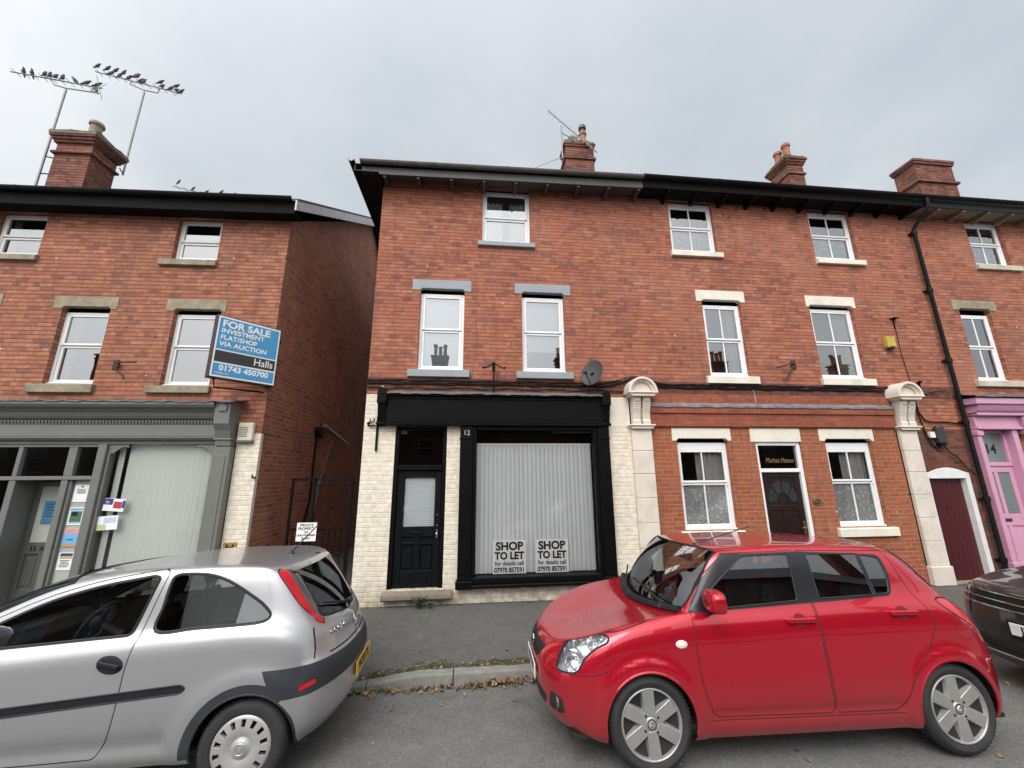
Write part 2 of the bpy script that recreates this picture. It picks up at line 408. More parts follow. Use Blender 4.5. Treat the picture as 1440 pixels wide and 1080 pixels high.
m_hydrant = plain('hydrant_plate_ochre', (.30, .20, .05), .6, dirt=.2)
m_plaque = plain('dark_plaque', (.03, .03, .032), .4)
m_paper = plain('white_paper', (.78, .79, .82), .7)
m_paper_blue = plain('blue_paper', (.05, .17, .30), .6)
m_paper_dkblue = plain('dark_blue_print', (.03, .04, .20), .6)
m_paper_sky = plain('sky_print', (.16, .40, .68), .6)
m_paper_sand = plain('sand_print', (.45, .30, .16), .6)
m_paper_green = plain('green_print', (.06, .14, .07), .6, var=.5, vscale=30)
m_paper_red = plain('red_print', (.42, .04, .05), .6)
m_paper_pink = plain('pink_print', (.62, .30, .30), .6)
m_step = plain('worn_stone_step', (.20, .165, .13), .85, var=.2, vscale=8, bump=.3, dirt=.4)
m_weed = plain('weed_leaf', (.05, .075, .022), .8, var=.4, vscale=20)
m_weed_dry = plain('dry_stalk', (.16, .11, .07), .9)
m_leafdead = NT('fallen_leaf')
_o = m_leafdead.node('ShaderNodeNewGeometry').outputs['Random Per Island']
m_leafdead.bsdf(m_leafdead.ramp(_o, [(0, (.15, .09, .045)), (.25, (.25, .16, .085)), (.5, (.10, .06, .035)), (.75, (.32, .24, .15)), (1, (.14, .11, .06))]), .85)
m_leafdead = m_leafdead.m
# ------------------------------------------------------------------ ground, road, pavement, kerb
def tarmac(name, lo, hi, patch, scale=1., rough=.85, crack=.2):
    t = NT(name); o = t.obj()
    big = t.noise(o, .55*scale, 5, .6); mid = t.noise(o, 5, 5, .65)
    ag = t.node('ShaderNodeTexVoronoi'); ag.inputs['Scale'].default_value = 75; t.link(o, ag.inputs['Vector'])
    c = t.ramp(t.math('ADD', t.math('MULTIPLY', big, .55), t.math('MULTIPLY', mid, .45)), [(.35, lo), (.65, hi)])
    g = t.ramp(ag.outputs['Color'], [(.0, (.72, .72, .72)), (.55, (1, 1, 1)), (.93, (1.2, 1.2, 1.18)), (1, (1.7, 1.68, 1.65))])
    c = t.mix(1., c, g, 'MULTIPLY')
    # dark oil and repair blotches, thin cracks
    bl = t.ramp(t.noise(o, 1.7, 8, .72), [(.58, (0, 0, 0)), (.70, (1, 1, 1))])
    c = t.mix(t.math('MULTIPLY', bl, .5), c, patch)
    cr = t.node('ShaderNodeTexVoronoi', feature='DISTANCE_TO_EDGE'); cr.inputs['Scale'].default_value = .55
    wv = t.node('ShaderNodeTexNoise'); wv.inputs['Scale'].default_value = 3.; wv.inputs['Detail'].default_value = 6; t.link(o, wv.inputs['Vector'])
    ad = t.node('ShaderNodeVectorMath', operation='MULTIPLY_ADD'); t.link(wv.outputs['Color'], ad.inputs[0]); ad.inputs[1].default_value = (.5, .5, 0); t.link(o, ad.inputs[2])
    t.link(ad.outputs[0], cr.inputs['Vector'])
    c = t.mix(t.math('MULTIPLY', t.math('LESS_THAN', cr.outputs['Distance'], .0022), crack), c, (.02, .02, .02))
    # little white and dark specks of litter / gum
    sp = t.node('ShaderNodeTexVoronoi'); sp.inputs['Scale'].default_value = 3.3; t.link(o, sp.inputs['Vector'])
    c = t.mix(t.math('MULTIPLY', t.math('LESS_THAN', sp.outputs['Distance'], .045), .55), c, (.38, .37, .34))
    h = t.math('ADD', ag.outputs['Distance'], t.math('MULTIPLY', mid, .6))
    t.bsdf(c, rough, 0, t.bump(h, .5, .006), spec=.3)
    return t.m
m_road = tarmac('road_tarmac', (.115, .115, .112), (.165, .164, .158), (.08, .08, .078))
m_pave = tarmac('pavement_tarmac', (.078, .077, .073), (.115, .113, .107), (.055, .055, .05), .8, crack=.15)
m_ground = tarmac('distant_ground', (.08, .08, .07), (.12, .115, .10), (.06, .06, .05))
m_kerb = plain('kerb_concrete', (.20, .195, .18), .9, var=.18, vscale=10, bump=.4, bscale=50, dirt=.45)
KY, RZ = -2.10, -.18
def road_z(y):
    """cambered road: gutter low, crown in the middle"""
    d = min(KY-y, y+8.9); return RZ+.04*max(d, 0)-.0065*max(d, 0)**2
def kerb_top(x):
    """full height in front of the shops, dropped in front of the alley"""
    t = min(max((x+1.45)/1.0, 0), 1); a = t*t*(3-2*t)
    u = min(max((-4.1-x)/.9, 0), 1); b = u*u*(3-2*u)
    return -.155+.095*max(a, b)
mb = MB(); mb.quad((-160, -160, -.20), (160, -160, -.20), (160, 160, -.20), (-160, 160, -.20)); struct(mb.build('ground', m_ground))
mb = MB()
nx, ny = 90, 14
vs = []
for i in range(nx+1):
    for j in range(ny+1):
        x = -45+90*i/nx; y = -8.9+(KY+.0+8.9)*j/ny
        vs.append((x, y, road_z(y)))
mb.add(vs, [(i*(ny+1)+j, (i+1)*(ny+1)+j, (i+1)*(ny+1)+j+1, i*(ny+1)+j+1) for i in range(nx) for j in range(ny)], 0, True)
struct(mb.build('road', m_road))
mb = MB(); xs = sorted(set([-45, -30, -20, -14]+[round(-10+.25*i, 2) for i in range(96)]+[16, 22, 30, 45])); ys = [KY+.125, -1.9, -1.4, -.9, -.4, -.1, .3]
def pave_z(x, y):
    k = kerb_top(x); f = min(max((y-KY-.125)/1.1, 0), 1)
    return k+(0-k)*(f*f*(3-2*f))-.004
vs = [(x, y, pave_z(x, y)) for x in xs for y in ys]; ny_ = len(ys)
mb.add(vs, [(i*ny_+j, (i+1)*ny_+j, (i+1)*ny_+j+1, i*ny_+j+1) for i in range(len(xs)-1) for j in range(ny_-1)], 0, True)
mb.quad((-4.2, .3, -.006), (-1.3, .3, -.006), (-1.3, 9, -.006), (-4.2, 9, -.006))
struct(mb.build('pavement', m_pave))
mb = MB(); x = -45.
while x < 45:
    L = .915
    if -8 < x < 14:
        z0, z1 = kerb_top(x), kerb_top(x+L-.012); n = 5; prof = []
        y0, y1 = KY+random.uniform(-.004, .004), KY+.125
        sec = lambda z: [(y0, -.3), (y0, z-.03), (y0+.006, z-.012), (y0+.022, z-.002), (y0+.04, z), (y1, z)]
        vs = []; ns = 6
        for k in range(n+1):
            xx = x+(L-.012)*k/n; zz = kerb_top(xx)+random.uniform(-.002, .002)
            vs += [(xx, p[0], p[1]) for p in sec(zz)]
        fs = [(k*ns+j, (k+1)*ns+j, (k+1)*ns+j+1, k*ns+j+1) for k in range(n) for j in range(ns-1)]
        fs += [tuple(range(ns-1, -1, -1)), tuple(n*ns+j for j in range(ns))]
        mb.add(vs, fs, 0, True)
    else: mb.box(x, x+L-.012, KY, KY+.125, -.3, -.015)
    x += L
struct(mb.build('kerb', m_kerb, sharp=.5))
# far pavement the photographer stands on
mb = MB(); mb.box(-45, 45, -14.5, -8.9, -.3, -.06); struct(mb.build('pavement', m_pave))

# ------------------------------------------------------------------ world: overcast sky, sun behind cloud behind the camera
SUN_EL, SUN_AZ = R(48), R(205)      # azimuth measured clockwise from +Y
W = bpy.data.worlds.new('World'); sc.world = W; W.use_nodes = True
t = NT.__new__(NT); t.t = W.node_tree; t.n = t.t.nodes; t.n.clear()
wo = t.n.new('ShaderNodeOutputWorld'); bg = t.n.new('ShaderNodeBackground'); bg.inputs[1].default_value = .1
sky = t.node('ShaderNodeTexSky', sky_type='NISHITA'); sky.sun_disc = False; sky.sun_elevation = SUN_EL; sky.sun_rotation = SUN_AZ; sky.air_density = 1.; sky.dust_density = 3.
gen = t.node('ShaderNodeTexCoord').outputs['Generated']
sep = t.node('ShaderNodeSeparateXYZ'); t.link(gen, sep.inputs[0])
# cloud deck: project the direction on a flat layer so clouds shrink to the horizon
zc = t.math('MAXIMUM', sep.outputs[2], .03)
cv = t.node('ShaderNodeCombineXYZ'); t.link(t.math('DIVIDE', sep.outputs[0], t.math('ADD', zc, .25)), cv.inputs[0]); t.link(t.math('DIVIDE', sep.outputs[1], t.math('ADD', zc, .25)), cv.inputs[1])
n1 = t.noise(cv.outputs[0], .9, 6, .5); n2 = t.noise(cv.outputs[0], 2.6, 5, .55)
cl = t.math('ADD', t.math('MULTIPLY', n1, .7), t.math('MULTIPLY', n2, .3))
deck = t.ramp(cl, [(.36, (4.1, 4.6, 5.15)), (.5, (5.1, 5.5, 5.9)), (.62, (6.7, 6.95, 7.15))])
# brighter low down where the deck thins, much brighter round the hidden sun behind the viewer
low = t.math('POWER', t.math('SUBTRACT', 1., t.math('ABSOLUTE', sep.outputs[2]), clamp=True), 5.)
deck = t.mix(t.math('MULTIPLY', low, .75, clamp=True), deck, (6.9, 7.05, 7.15))
sd = (math.sin(SUN_AZ)*math.cos(SUN_EL), math.cos(SUN_AZ)*math.cos(SUN_EL), math.sin(SUN_EL))
dt = t.node('ShaderNodeVectorMath', operation='DOT_PRODUCT'); t.link(gen, dt.inputs[0]); dt.inputs[1].default_value = sd
gl = t.math('POWER', t.math('MAXIMUM', t.math('MULTIPLY_ADD', dt.outputs['Value'], .5, .5), 0.), 6.)
deck = t.mix(t.math('MULTIPLY', gl, .8, clamp=True), deck, (32., 31.5, 31.))
mixed = t.mix(.86, sky.outputs[0], deck)
t.link(mixed, bg.inputs[0]); t.link(bg.outputs[0], wo.inputs[0])
sl = bpy.data.lights.new('sun', 'SUN'); sl.energy = 1.5; sl.angle = R(35); sl.color = (1, .965, .92)
so = bpy.data.objects.new('sun', sl); COL.objects.link(so)
so.rotation_euler = Vector(sd).to_track_quat('Z', 'Y').to_euler(); so.location = (-4, -20, 20)

# ------------------------------------------------------------------ camera
cam = bpy.data.cameras.new('camera'); cam.sensor_width = 36; cam.lens = 36*541/1440; cam.clip_end = 600; cam.clip_start = .05
co = bpy.data.objects.new('camera', cam); COL.objects.link(co); sc.camera = co
pi_, ya, ro = R(13.01), R(5.80), R(-.366)
fwd = Vector((math.sin(ya)*math.cos(pi_), math.cos(ya)*math.cos(pi_), math.sin(pi_))); r0 = Vector((math.cos(ya), -math.sin(ya), 0)); u0 = r0.cross(fwd)
rx = r0*math.cos(ro)+u0*math.sin(ro); ux = -r0*math.sin(ro)+u0*math.cos(ro)
mw = Matrix((rx, ux, -fwd)).transposed().to_4x4(); mw.translation = Vector((0, -6.9, 2.05)); co.matrix_world = mw
vs_ = sc.view_settings; vs_.view_transform = 'Standard'; vs_.look = 'None'; vs_.gamma = 1; vs_.exposure = .35
# ------------------------------------------------------------------ house helpers
class House:
    def __init__(s, name, label, cat, origin, rotz=0., authored_world=True):
        s.root = thing(name, label, cat, origin, rotz); s.o = origin if authored_world else (0, 0, 0)
    def part(s, name, mb, mats, parent=None, **kw):
        return mb.build(name, mats, parent or s.root, origin=s.o, **kw)

def wall_sheet(mb, x0, x1, z0, z1, holes, y=0., depth=.11, mat=0, rmat=None):
    """street wall facing -y with openings (hx0,hx1,hz0,hz1) and their reveals"""
    X = sorted({x0, x1, *[h for o in holes for h in o[:2] if x0 < h < x1]}); Z = sorted({z0, z1, *[h for o in holes for h in o[2:4] if z0 < h < z1]})
    for i in range(len(X)-1):
        for j in range(len(Z)-1):
            cx, cz = (X[i]+X[i+1])/2, (Z[j]+Z[j+1])/2
            if any(o[0] < cx < o[1] and o[2] < cz < o[3] for o in holes): continue
            mb.quad((X[i], y, Z[j]), (X[i+1], y, Z[j]), (X[i+1], y, Z[j+1]), (X[i], y, Z[j+1]), mat)
    for a, b, c, d in [o[:4] for o in holes]:
        k = mat if rmat is None else rmat; Y = y+depth
        mb.quad((a, y, c), (a, y, d), (a, Y, d), (a, Y, c), k); mb.quad((b, y, d), (b, y, c), (b, Y, c), (b, Y, d), k)
        mb.quad((a, y, d), (b, y, d), (b, Y, d), (a, Y, d), k); mb.quad((b, y, c), (a, y, c), (a, Y, c), (b, Y, c), k)
    return mb

def wave(x0, x1, z0, z1, y, amp=.02, per=.09, nz=3, flare=0., ph=0., mat=0, mb=None, drift=0.):
    mb = mb or MB(); n = max(6, int((x1-x0)/per*6)); vs = []
    for j in range(nz+1):
        for i in range(n+1):
            f = i/n; zz = z0+(z1-z0)*j/nz; lo = 1-j/nz
            x = x0+(x1-x0)*f+drift*lo*(f-.5)
            a = amp*(1+flare*lo)*(1+.35*math.sin(3.1*f+ph))
            vs.append((x, y+a*math.sin(2*math.pi*(x1-x0)*f/per+ph+.5*math.sin(5*f)), zz))
    mb.add(vs, [(j*(n+1)+i, j*(n+1)+i+1, (j+1)*(n+1)+i+1, (j+1)*(n+1)+i) for j in range(nz) for i in range(n)], mat, True)
    return mb

def window(H, x0, x1, z0, z1, y=.075, bars=False, mid=.5, mat=None, fw=.05, lintel=None, lmat=None, sill=None, smat=None, curtain=None, top_panel=0., glass=None, horn=False, lower_vent=False):
    """sash-style window: frame mesh (a part of the house) with pane, lintel, sill and curtain below it"""
    mat = mat or m_upvc; f = MB(); d = .06; m = z0+(z1-z0)*mid
    f.cbox(x0, x0+fw, y, y+d, z0, z1); f.cbox(x1-fw, x1, y, y+d, z0, z1)
    f.cbox(x0+fw+.001, x1-fw-.001, y, y+d, z1-fw-top_panel, z1); f.cbox(x0+fw+.001, x1-fw-.001, y, y+d, z0, z0+fw)
    g = MB(); sf = .042; zt = z1-fw-top_panel
    for (a, b, yy) in ((m+.004, zt-.002, y-.004), (z0+fw+.002, m-.004, y+.016)):
        xa, xb = x0+fw+.002, x1-fw-.002
        f.cbox(xa, xa+sf, yy, yy+.035, a, b); f.cbox(xb-sf, xb, yy, yy+.035, a, b)
        f.cbox(xa+sf+.001, xb-sf-.001, yy, yy+.035, b-sf*.9, b); f.cbox(xa+sf+.001, xb-sf-.001, yy, yy+.035, a, a+sf*.95)
        if bars: c = (xa+xb)/2; f.cbox(c-.011, c+.011, yy+.004, yy+.03, a+sf*.95, b-sf*.9, .004)
        g.quad((xa+sf*.8, yy+.022, a+sf*.8), (xb-sf*.8, yy+.022, a+sf*.8), (xb-sf*.8, yy+.022, b-sf*.8), (xa+sf*.8, yy+.022, b-sf*.8))
    if horn:
        for xx in (x0+fw+.002, x1-fw-.03): f.cbox(xx, xx+.028, y-.006, y+.02, m-.06, m+.0)
    f.cbox(x0-.0, x1+.0, y-.035, y+.0, z0-.002, z0+.028, .005)      # projecting cill of the frame
    W_ = H.part('window', f, mat); H.part('pane', g, glass or m_glass, W_)
    if lintel:
        a, b, c, e = lintel; nb = MB(); s_ = .045
        nb.prism([(a, c), (x0-.01, c), (x0+.035, c+s_), (x1-.035, c+s_), (x1+.01, c), (b, c), (b, e), (a, e)], 'y', -.012, .10)
        H.part('lintel', nb, lmat, W_, bevel=.006)
    if sill:
        a, b, c, e = sill; nb = MB(); nb.prism([(-.065, c), (-.065, e-.018), (-.055, e-.006), (.07, e+.006), (.07, c)], 'x', a, b)
        H.part('sill', nb, smat, W_, bevel=.006)
    if curtain: curtain(H, W_, x0+fw, x1-fw, z0+fw, z1-fw, m)
    return W_

# curtain styles
def c_lace_lower(H, W_, a, b, c, d, m): H.part('net_curtain', wave(a, b, c, m+.02, .15, .013, .10), m_lace_w, W_)
def c_lace_both(H, W_, a, b, c, d, m):
    H.part('net_curtain', wave(a, b, c, m+.03, .145, .010, .09), m_lace, W_)
    H.part('curtain', wave(a+(b-a)*.42, b, c, d, .19, .022, .11, flare=.2), m_curtain_grey, W_)
def c_blind(H, W_, a, b, c, d, m):
    q = MB(); q.cbox(a, b, .20, .205, m-.35, d); H.part('roller_blind', q, m_roller, W_)
def c_net_full(H, W_, a, b, c, d, m):
    q = wave(a, a+(b-a)*.42, c, d-.16, .16, .02, .10); wave(a+(b-a)*.58, b, c, d-.16, .16, .025, .1, mb=q, ph=1); H.part('net_curtain', q, m_curtain, W_)
def c_side(H, W_, a, b, c, d, m): H.part('curtain', wave(a+(b-a)*.62, b-.02, c, d, .17, .022, .11, flare=.2), m_curtain_cream, W_)
def c_roller_full(H, W_, a, b, c, d, m):
    q = MB(); q.cbox(a, b, .19, .195, c+.02, d); H.part('roller_blind', q, m_roller, W_)
def c_drape_l(H, W_, a, b, c, d, m): H.part('curtain', wave(a, a+(b-a)*.2, c, d, .2, .025, .09), m_curtain_grey, W_)
def c_none(H, W_, a, b, c, d, m): pass

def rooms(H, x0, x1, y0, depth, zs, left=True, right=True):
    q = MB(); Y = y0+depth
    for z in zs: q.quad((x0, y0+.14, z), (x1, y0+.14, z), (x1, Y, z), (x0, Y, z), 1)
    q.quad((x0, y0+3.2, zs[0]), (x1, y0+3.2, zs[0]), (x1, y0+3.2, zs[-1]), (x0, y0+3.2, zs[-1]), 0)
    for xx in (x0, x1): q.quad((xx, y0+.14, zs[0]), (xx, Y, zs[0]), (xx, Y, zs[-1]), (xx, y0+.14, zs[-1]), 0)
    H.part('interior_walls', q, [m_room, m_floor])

def gutter(mb, p0, p1, r=.058, mat=0, n=8):
    """half-round gutter along x (or y) between two points, open on top"""
    p0, p1 = Vector(p0), Vector(p1); d = (p1-p0).normalized(); s = Vector((d.y, -d.x, 0)); up = Vector((0, 0, 1)); vs = []
    for p in (p0, p1):
        for rr in (r, r-.006):
            for k in range(n+1):
                a = math.pi+math.pi*k/n; vs.append(tuple(p+s*(math.cos(a)*rr)+up*(math.sin(a)*rr)))
    m = n+1; fs = []
    for k in range(n): fs += [(k, k+1, 2*m+k+1, 2*m+k), (m+k+1, m+k, 3*m+k, 3*m+k+1)]
    fs += [(0, 2*m, 3*m, m), (n, m+n, 3*m+n, 2*m+n)]
    fs += [tuple(range(m))+tuple(range(2*m-1, m-1, -1)), tuple(range(3*m-1, 2*m-1, -1))+tuple(range(3*m, 4*m))]
    mb.add(vs, fs, mat, True)
    L = (p1-p0).length; k = int(L/1.8)
    for i in range(1, k+1):
        q = p0+(p1-p0)*(i/(k+1))
        ring = [tuple(q+d*o+s*(math.cos(math.pi+math.pi*j/n)*(r+.006))+up*(math.sin(math.pi+math.pi*j/n)*(r+.006))) for o in (-.025, .025) for j in range(m)]
        mb.add(ring, [(j, j+1, m+j+1, m+j) for j in range(n)], mat, True)
    return mb

def chimney(H, x0, x1, y0, y1, z0, z1, bands, cap=None, mat=None, pots=(), crumble=0., base_name='chimney'):
    mat = mat or m_brick_chim; q = MB(); q.box(x0, x1, y0, y1, z0, z1)
    for (a, b, o) in bands: q.box(x0-o, x1+o, y0-o, y1+o, a, b)
    C_ = H.part(base_name, q, mat, bevel=.006)
    if cap:
        k = MB(); a, b, o = cap; nx_, ny_ = 9, 7; vs = []
        rr = np.random.default_rng(int(abs(x0)*100)+3)
        for i in range(nx_+1):
            for j in range(ny_+1):
                e = 1 if (i in (0, nx_) or j in (0, ny_)) else 0
                fx, fy = i/nx_, j/ny_
                vs.append((x0-o+(x1-x0+2*o)*fx, y0-o+(y1-y0+2*o)*fy, a+(b-a)*(1-e)*(.45+.55*rr.random())+e*.03*rr.random()))
        k.add(vs, [(i*(ny_+1)+j, (i+1)*(ny_+1)+j, (i+1)*(ny_+1)+j+1, i*(ny_+1)+j+1) for i in range(nx_) for j in range(ny_)], 0, True)
        k.box(x0-o, x1+o, y0-o, y1+o, a-.07, a+.001)
        H.part('flaunching', k, m_cement, C_)
    for (px, py, pz, ph, pr, pm, cowl) in pots:
        k = MB(); M_ = Matrix.Translation((px, py, pz))
        k.lathe([(pr*1.05, 0), (pr, .05), (pr*.88, ph*.7), (pr*.9, ph*.78), (pr*1.15, ph*.82), (pr*1.18, ph*.9), (pr*1.02, ph), (pr*.8, ph), (pr*.78, ph-.12)], 20, M_)
        P_ = H.part('chimney_pot', k, pm, C_)
        if cowl:
            k = MB(); M_ = Matrix.Translation((px, py, pz+ph))
            k.lathe([(pr*1.0, -.06), (pr*1.0, .0), (pr*.75, .02), (pr*.75, .10), (pr*1.1, .12), (pr*1.1, .20), (pr*.8, .25), (.001, .27)], 20, M_)
    if any(p[6] for p in pots): H.part('cowl', k, m_cowl, C_)
    return C_

def eaves(H, x0, x1, mats, z=7.83, yo=.34, step=.64, gut=None, first=.1, rafters=True, sag=None):
    """soffit boards, rafter feet, fascia and gutter along the street side"""
    q = MB(); q.add([(x0, .0, z), (x1, .0, z), (x1, -yo, z-.005), (x0, -yo, z-.005), (x0, .0, z+.02), (x1, .0, z+.02), (x1, -yo, z+.015), (x0, -yo, z+.015)],
                    [(0, 1, 2, 3), (7, 6, 5, 4), (0, 3, 7, 4), (1, 5, 6, 2)], 0)
    def droop(q):                                                             # old eaves dip towards one end
        if sag: q.v = [(v[0], v[1], v[2]+(sag[0]+(sag[1]-sag[0])*min(max((v[0]-x0)/(x1-x0), 0), 1))*min(max(-v[1]/yo, 0), 1)) for v in q.v]
        return q
    E_ = H.part('soffit', droop(q), mats[0])
    if rafters:
        x = x0+first
        while x < x1-.05:
            q = MB(); q.prism([(-.002, z-.13), (-.06, z-.13), (-yo+.06, z-.075), (-yo+.003, z-.065), (-yo+.003, z-.008), (-.002, z-.003)], 'x', x, x+.055); x += step; H.part('rafter_foot', droop(q), mats[0], E_)
    q = MB(); q.cbox(x0, x1, -yo-.022, -yo-.0005, z-.03, z+.135); H.part('fascia_board', droop(q), mats[1], E_)
    q = MB(); gutter(q, (x0-.02, -yo-.085, z+.20), (x1+.0, -yo-.085, z+.20)); H.part('gutter', droop(q), mats[2], E_)
    return E_

def roof_slab(H, pts_front, pts_back=None, name='roof', mat=None, extra=None):
    q = MB()
    for f in pts_front:
        n = len(f); q.add(f, [tuple(range(n))])
    return H.part(name, q, mat or m_slate)

TOP = 7.86; DEP = 8.0; EY, EZ = -.38, 8.0; RY = 4.0; RZ_ = EZ+(RY-EY)*.60
# ================================================================== HOUSE 12 : white-painted ground floor with the black shopfront
H12 = House('terraced_house', 'red brick three storey house with white painted ground floor and empty black shopfront', 'house', (.7, 0, 0))
XL, XS = -1.885, 3.30
holes12 = [(.115, 1.10, 6.585, 7.86), (-1.04, -.205, 3.90, 5.53), (.905, 1.74, 3.90, 5.53)]
q = MB(); wall_sheet(q, XL, XS, 3.73, TOP, holes12); wall_sheet(q, XL, XS, 3.425, 3.50, [])
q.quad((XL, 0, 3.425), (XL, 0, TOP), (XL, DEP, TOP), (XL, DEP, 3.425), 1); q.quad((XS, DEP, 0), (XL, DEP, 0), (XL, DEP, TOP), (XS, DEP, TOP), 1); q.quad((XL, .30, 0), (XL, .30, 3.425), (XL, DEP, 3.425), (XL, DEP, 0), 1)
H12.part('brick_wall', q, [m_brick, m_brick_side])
q = MB(); q.box(XL, XS, -.012, .02, 3.50, 3.73); H12.part('string_course', q, m_brick_dark)
holes_g = [(-1.345, -.455, .235, 2.862), (-.225, 2.47, .0, 3.425)]
q = MB(); wall_sheet(q, XL, 2.905, 0, 3.425, [(-1.345, -.455, .235, 2.862), (-.10, 2.30, .33, 2.86)], y=-.004, depth=.14)
q.quad((XL, .30, 0), (XL, -.004, 0), (XL, -.004, 3.425), (XL, .30, 3.425)); q.quad((XL, -.004, 3.425), (2.905, -.004, 3.425), (2.905, .02, 3.425), (XL, .02, 3.425))
H12.part('painted_wall', q, m_brick_white)
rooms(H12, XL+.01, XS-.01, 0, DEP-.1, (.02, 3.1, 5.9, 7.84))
q = MB(); q.box(2.47, 2.905, -.009, .03, 2.875, 3.423); H12.part('rendered_panel', q, m_render)
H12.part('wall_air_brick', (lambda b: ([b.box(-.95+.035*i, -.93+.035*i, -.011, -.002, .05, .11) for i in range(8)], [b.box(1.72+.035*i, 1.74+.035*i, -.011, -.002, .03, .10) for i in range(7)], b)[-1])(MB()), m_ink)
window(H12, .115, 1.10, 6.585, 7.80, mid=.48, lintel=None, sill=(.03, 1.185, 6.47, 6.575), smat=m_sill_grey, curtain=c_net_full)
window(H12, -1.04, -.205, 3.90, 5.43, mid=.515, lintel=(-1.195, -.077, 5.465, 5.69), lmat=m_sill_grey, sill=(-1.198, -.084, 3.755, 3.895), smat=m_sill_grey, curtain=c_roller_full)
window(H12, .905, 1.74, 3.90, 5.43, mid=.515, lintel=(.766, 1.878, 5.468, 5.69), lmat=m_sill_grey, sill=(.782, 1.862, 3.755, 3.89), smat=m_sill_grey, curtain=c_blind)
eaves(H12, XL-.33, 3.42, (m_fascia_grey, m_fascia_grey, m_fascia_lt), first=.40, sag=(-.125, -.02))
q = MB(); q.box(XL-.42, XL, -.42, 8.3, 7.68, 7.70); q.box(XL-.445, XL-.421, -.44, 8.3, 7.66, 7.81); gutter(q, (XL-.50, 8.3, 7.87), (XL-.50, -.5, 7.87)); H12.part('side_eaves', q, m_gutter)
hx = XL-.46
R12 = roof_slab(H12, [[(hx, EY, EZ-.125), (XS, EY, EZ-.02), (XS, RY, RZ_), (hx+4.4, RY, RZ_)], [(hx, 8.46, EZ-.125), (hx, EY, EZ-.125), (hx+4.4, RY, RZ_)], [(XS, 8.46, EZ), (hx, 8.46, EZ-.125), (hx+4.4, RY, RZ_), (XS, RY, RZ_)]])
chimney(H12, 2.47, 3.29, 2.02, 2.5, 9.0, 11.25, [(10.67, 10.74, .045), (11.08, 11.14, .03), (11.14, 11.2, .05)], (11.27, 11.40, .02), pots=[(3.07, 2.26, 11.33, .5, .10, m_pot, True)])
q = MB(); rr = random.Random(3)
for i in range(7): q.ball((2.62+.28*rr.random(), 2.15+.2*rr.random(), 11.36+.16*rr.random()), .07+.05*rr.random(), nu=7, nv=5)
H12.part('moss_lump', q, plain('pale_moss', (.23, .23, .14), .95, var=.4, vscale=18, bump=.8))

# --- shopfront of house 12 (a part, its pieces are sub-parts)
q = MB(); fy = -.13
q.cbox(-1.50, 2.36, fy, .0, 2.905, 3.36); q.cbox(-1.50, 2.36, fy-.05, -.001, 3.365, 3.43, .015); q.cbox(-1.50, 2.36, fy-.02, -.001, 2.862, 2.902, .008)
q.cbox(-1.50, 2.36, fy-.018, fy+.0, 3.325, 3.362, .006)
for a, b in ((-.222, -.0), (2.235, 2.455)):                                     # pilasters
    q.cbox(a, b, -.115, -.0005, .36, 2.86, .008); q.cbox(a-.025, b+.025, -.15, -.0006, .235, .36, .012); q.cbox(a+.04, b-.04, -.122, -.116, .45, 2.6, .003); q.cbox(a-.012, b+.012, -.13, -.0004, 2.63, 2.655, .006)
q.cbox(.022, 2.213, -.12, .06, .30, .40, .012); q.cbox(.001, 2.234, -.16, .02, .245, .30, .014)   # stall riser sill
q.cbox(.001, .06, -.085, .06, .405, 2.86); q.cbox(2.17, 2.234, -.085, .06, .405, 2.86); q.cbox(.061, 2.169, -.085, .06, 2.79, 2.86)
SF12 = H12.part('shopfront', q, m_black)
for cx in (-1.575, 2.415):
    q = MB(); w = .082
    q.cbox(cx-w, cx+w, -.15, -.001, 2.87, 2.92, .01); q.prism([(-.001, 2.92), (-.10, 2.92), (-.115, 3.0), (-.15, 3.15), (-.175, 3.24), (-.001, 3.24)], 'x', cx-w*.85, cx+w*.85)
    q.cbox(cx-w*1.05, cx+w*1.05, -.20, -.001, 3.24, 3.265, .008); q.prism([(cx-w, 3.265)]+[(cx+w, 3.265), (cx+w, 3.42)]+arc(cx, 3.42, w, 0, 180, 10)[1:], 'y', -.20, -.001); q.lathe([(.001, .012), (.022, .008), (.026, 0)], 12, Matrix.Translation((cx, -.2, 3.40)) @ Matrix.Rotation(R(90), 4, 'X'))
    H12.part('console', q, m_black, SF12, bevel=.004)
q = MB(); n = 60; vs = []
for i in range(n+1):
    x = -1.49+3.83*i/n; w_ = .007*math.sin(i*.83)*math.sin(i*.31)+.012*rr.random()**2
    vs += [(x, .0, 3.50+.3*w_), (x, -.10, 3.455+w_*.4), (x, -.205, 3.435+w_*.5), (x, -.213, 3.40+w_)]
q.add(vs, [(i*4+j, i*4+j+1, (i+1)*4+j+1, (i+1)*4+j) for i in range(n) for j in range(3)], 0, True); H12.part('lead_flashing', q, m_lead_dk, SF12)
q = MB(); q.quad((.06, .01, .40), (2.17, .01, .40), (2.17, .01, 2.79), (.06, .01, 2.79)); H12.part('display_window', q, m_glass_shop, SF12)
text('house_number', '12', .125, m_silver_ink, SF12, Matrix.Translation((-.7, 0, 0)) @ face_y(-.11, -.1185, 2.735), sx=.95)
# display floor and back wall of the empty shop
q = MB(); q.box(.0, 2.235, .15, 1.2, .30, .36); q.box(.0, 2.235, 1.2, 1.25, .36, 2.86); H12.part('display_bed', q, m_floor, SF12)
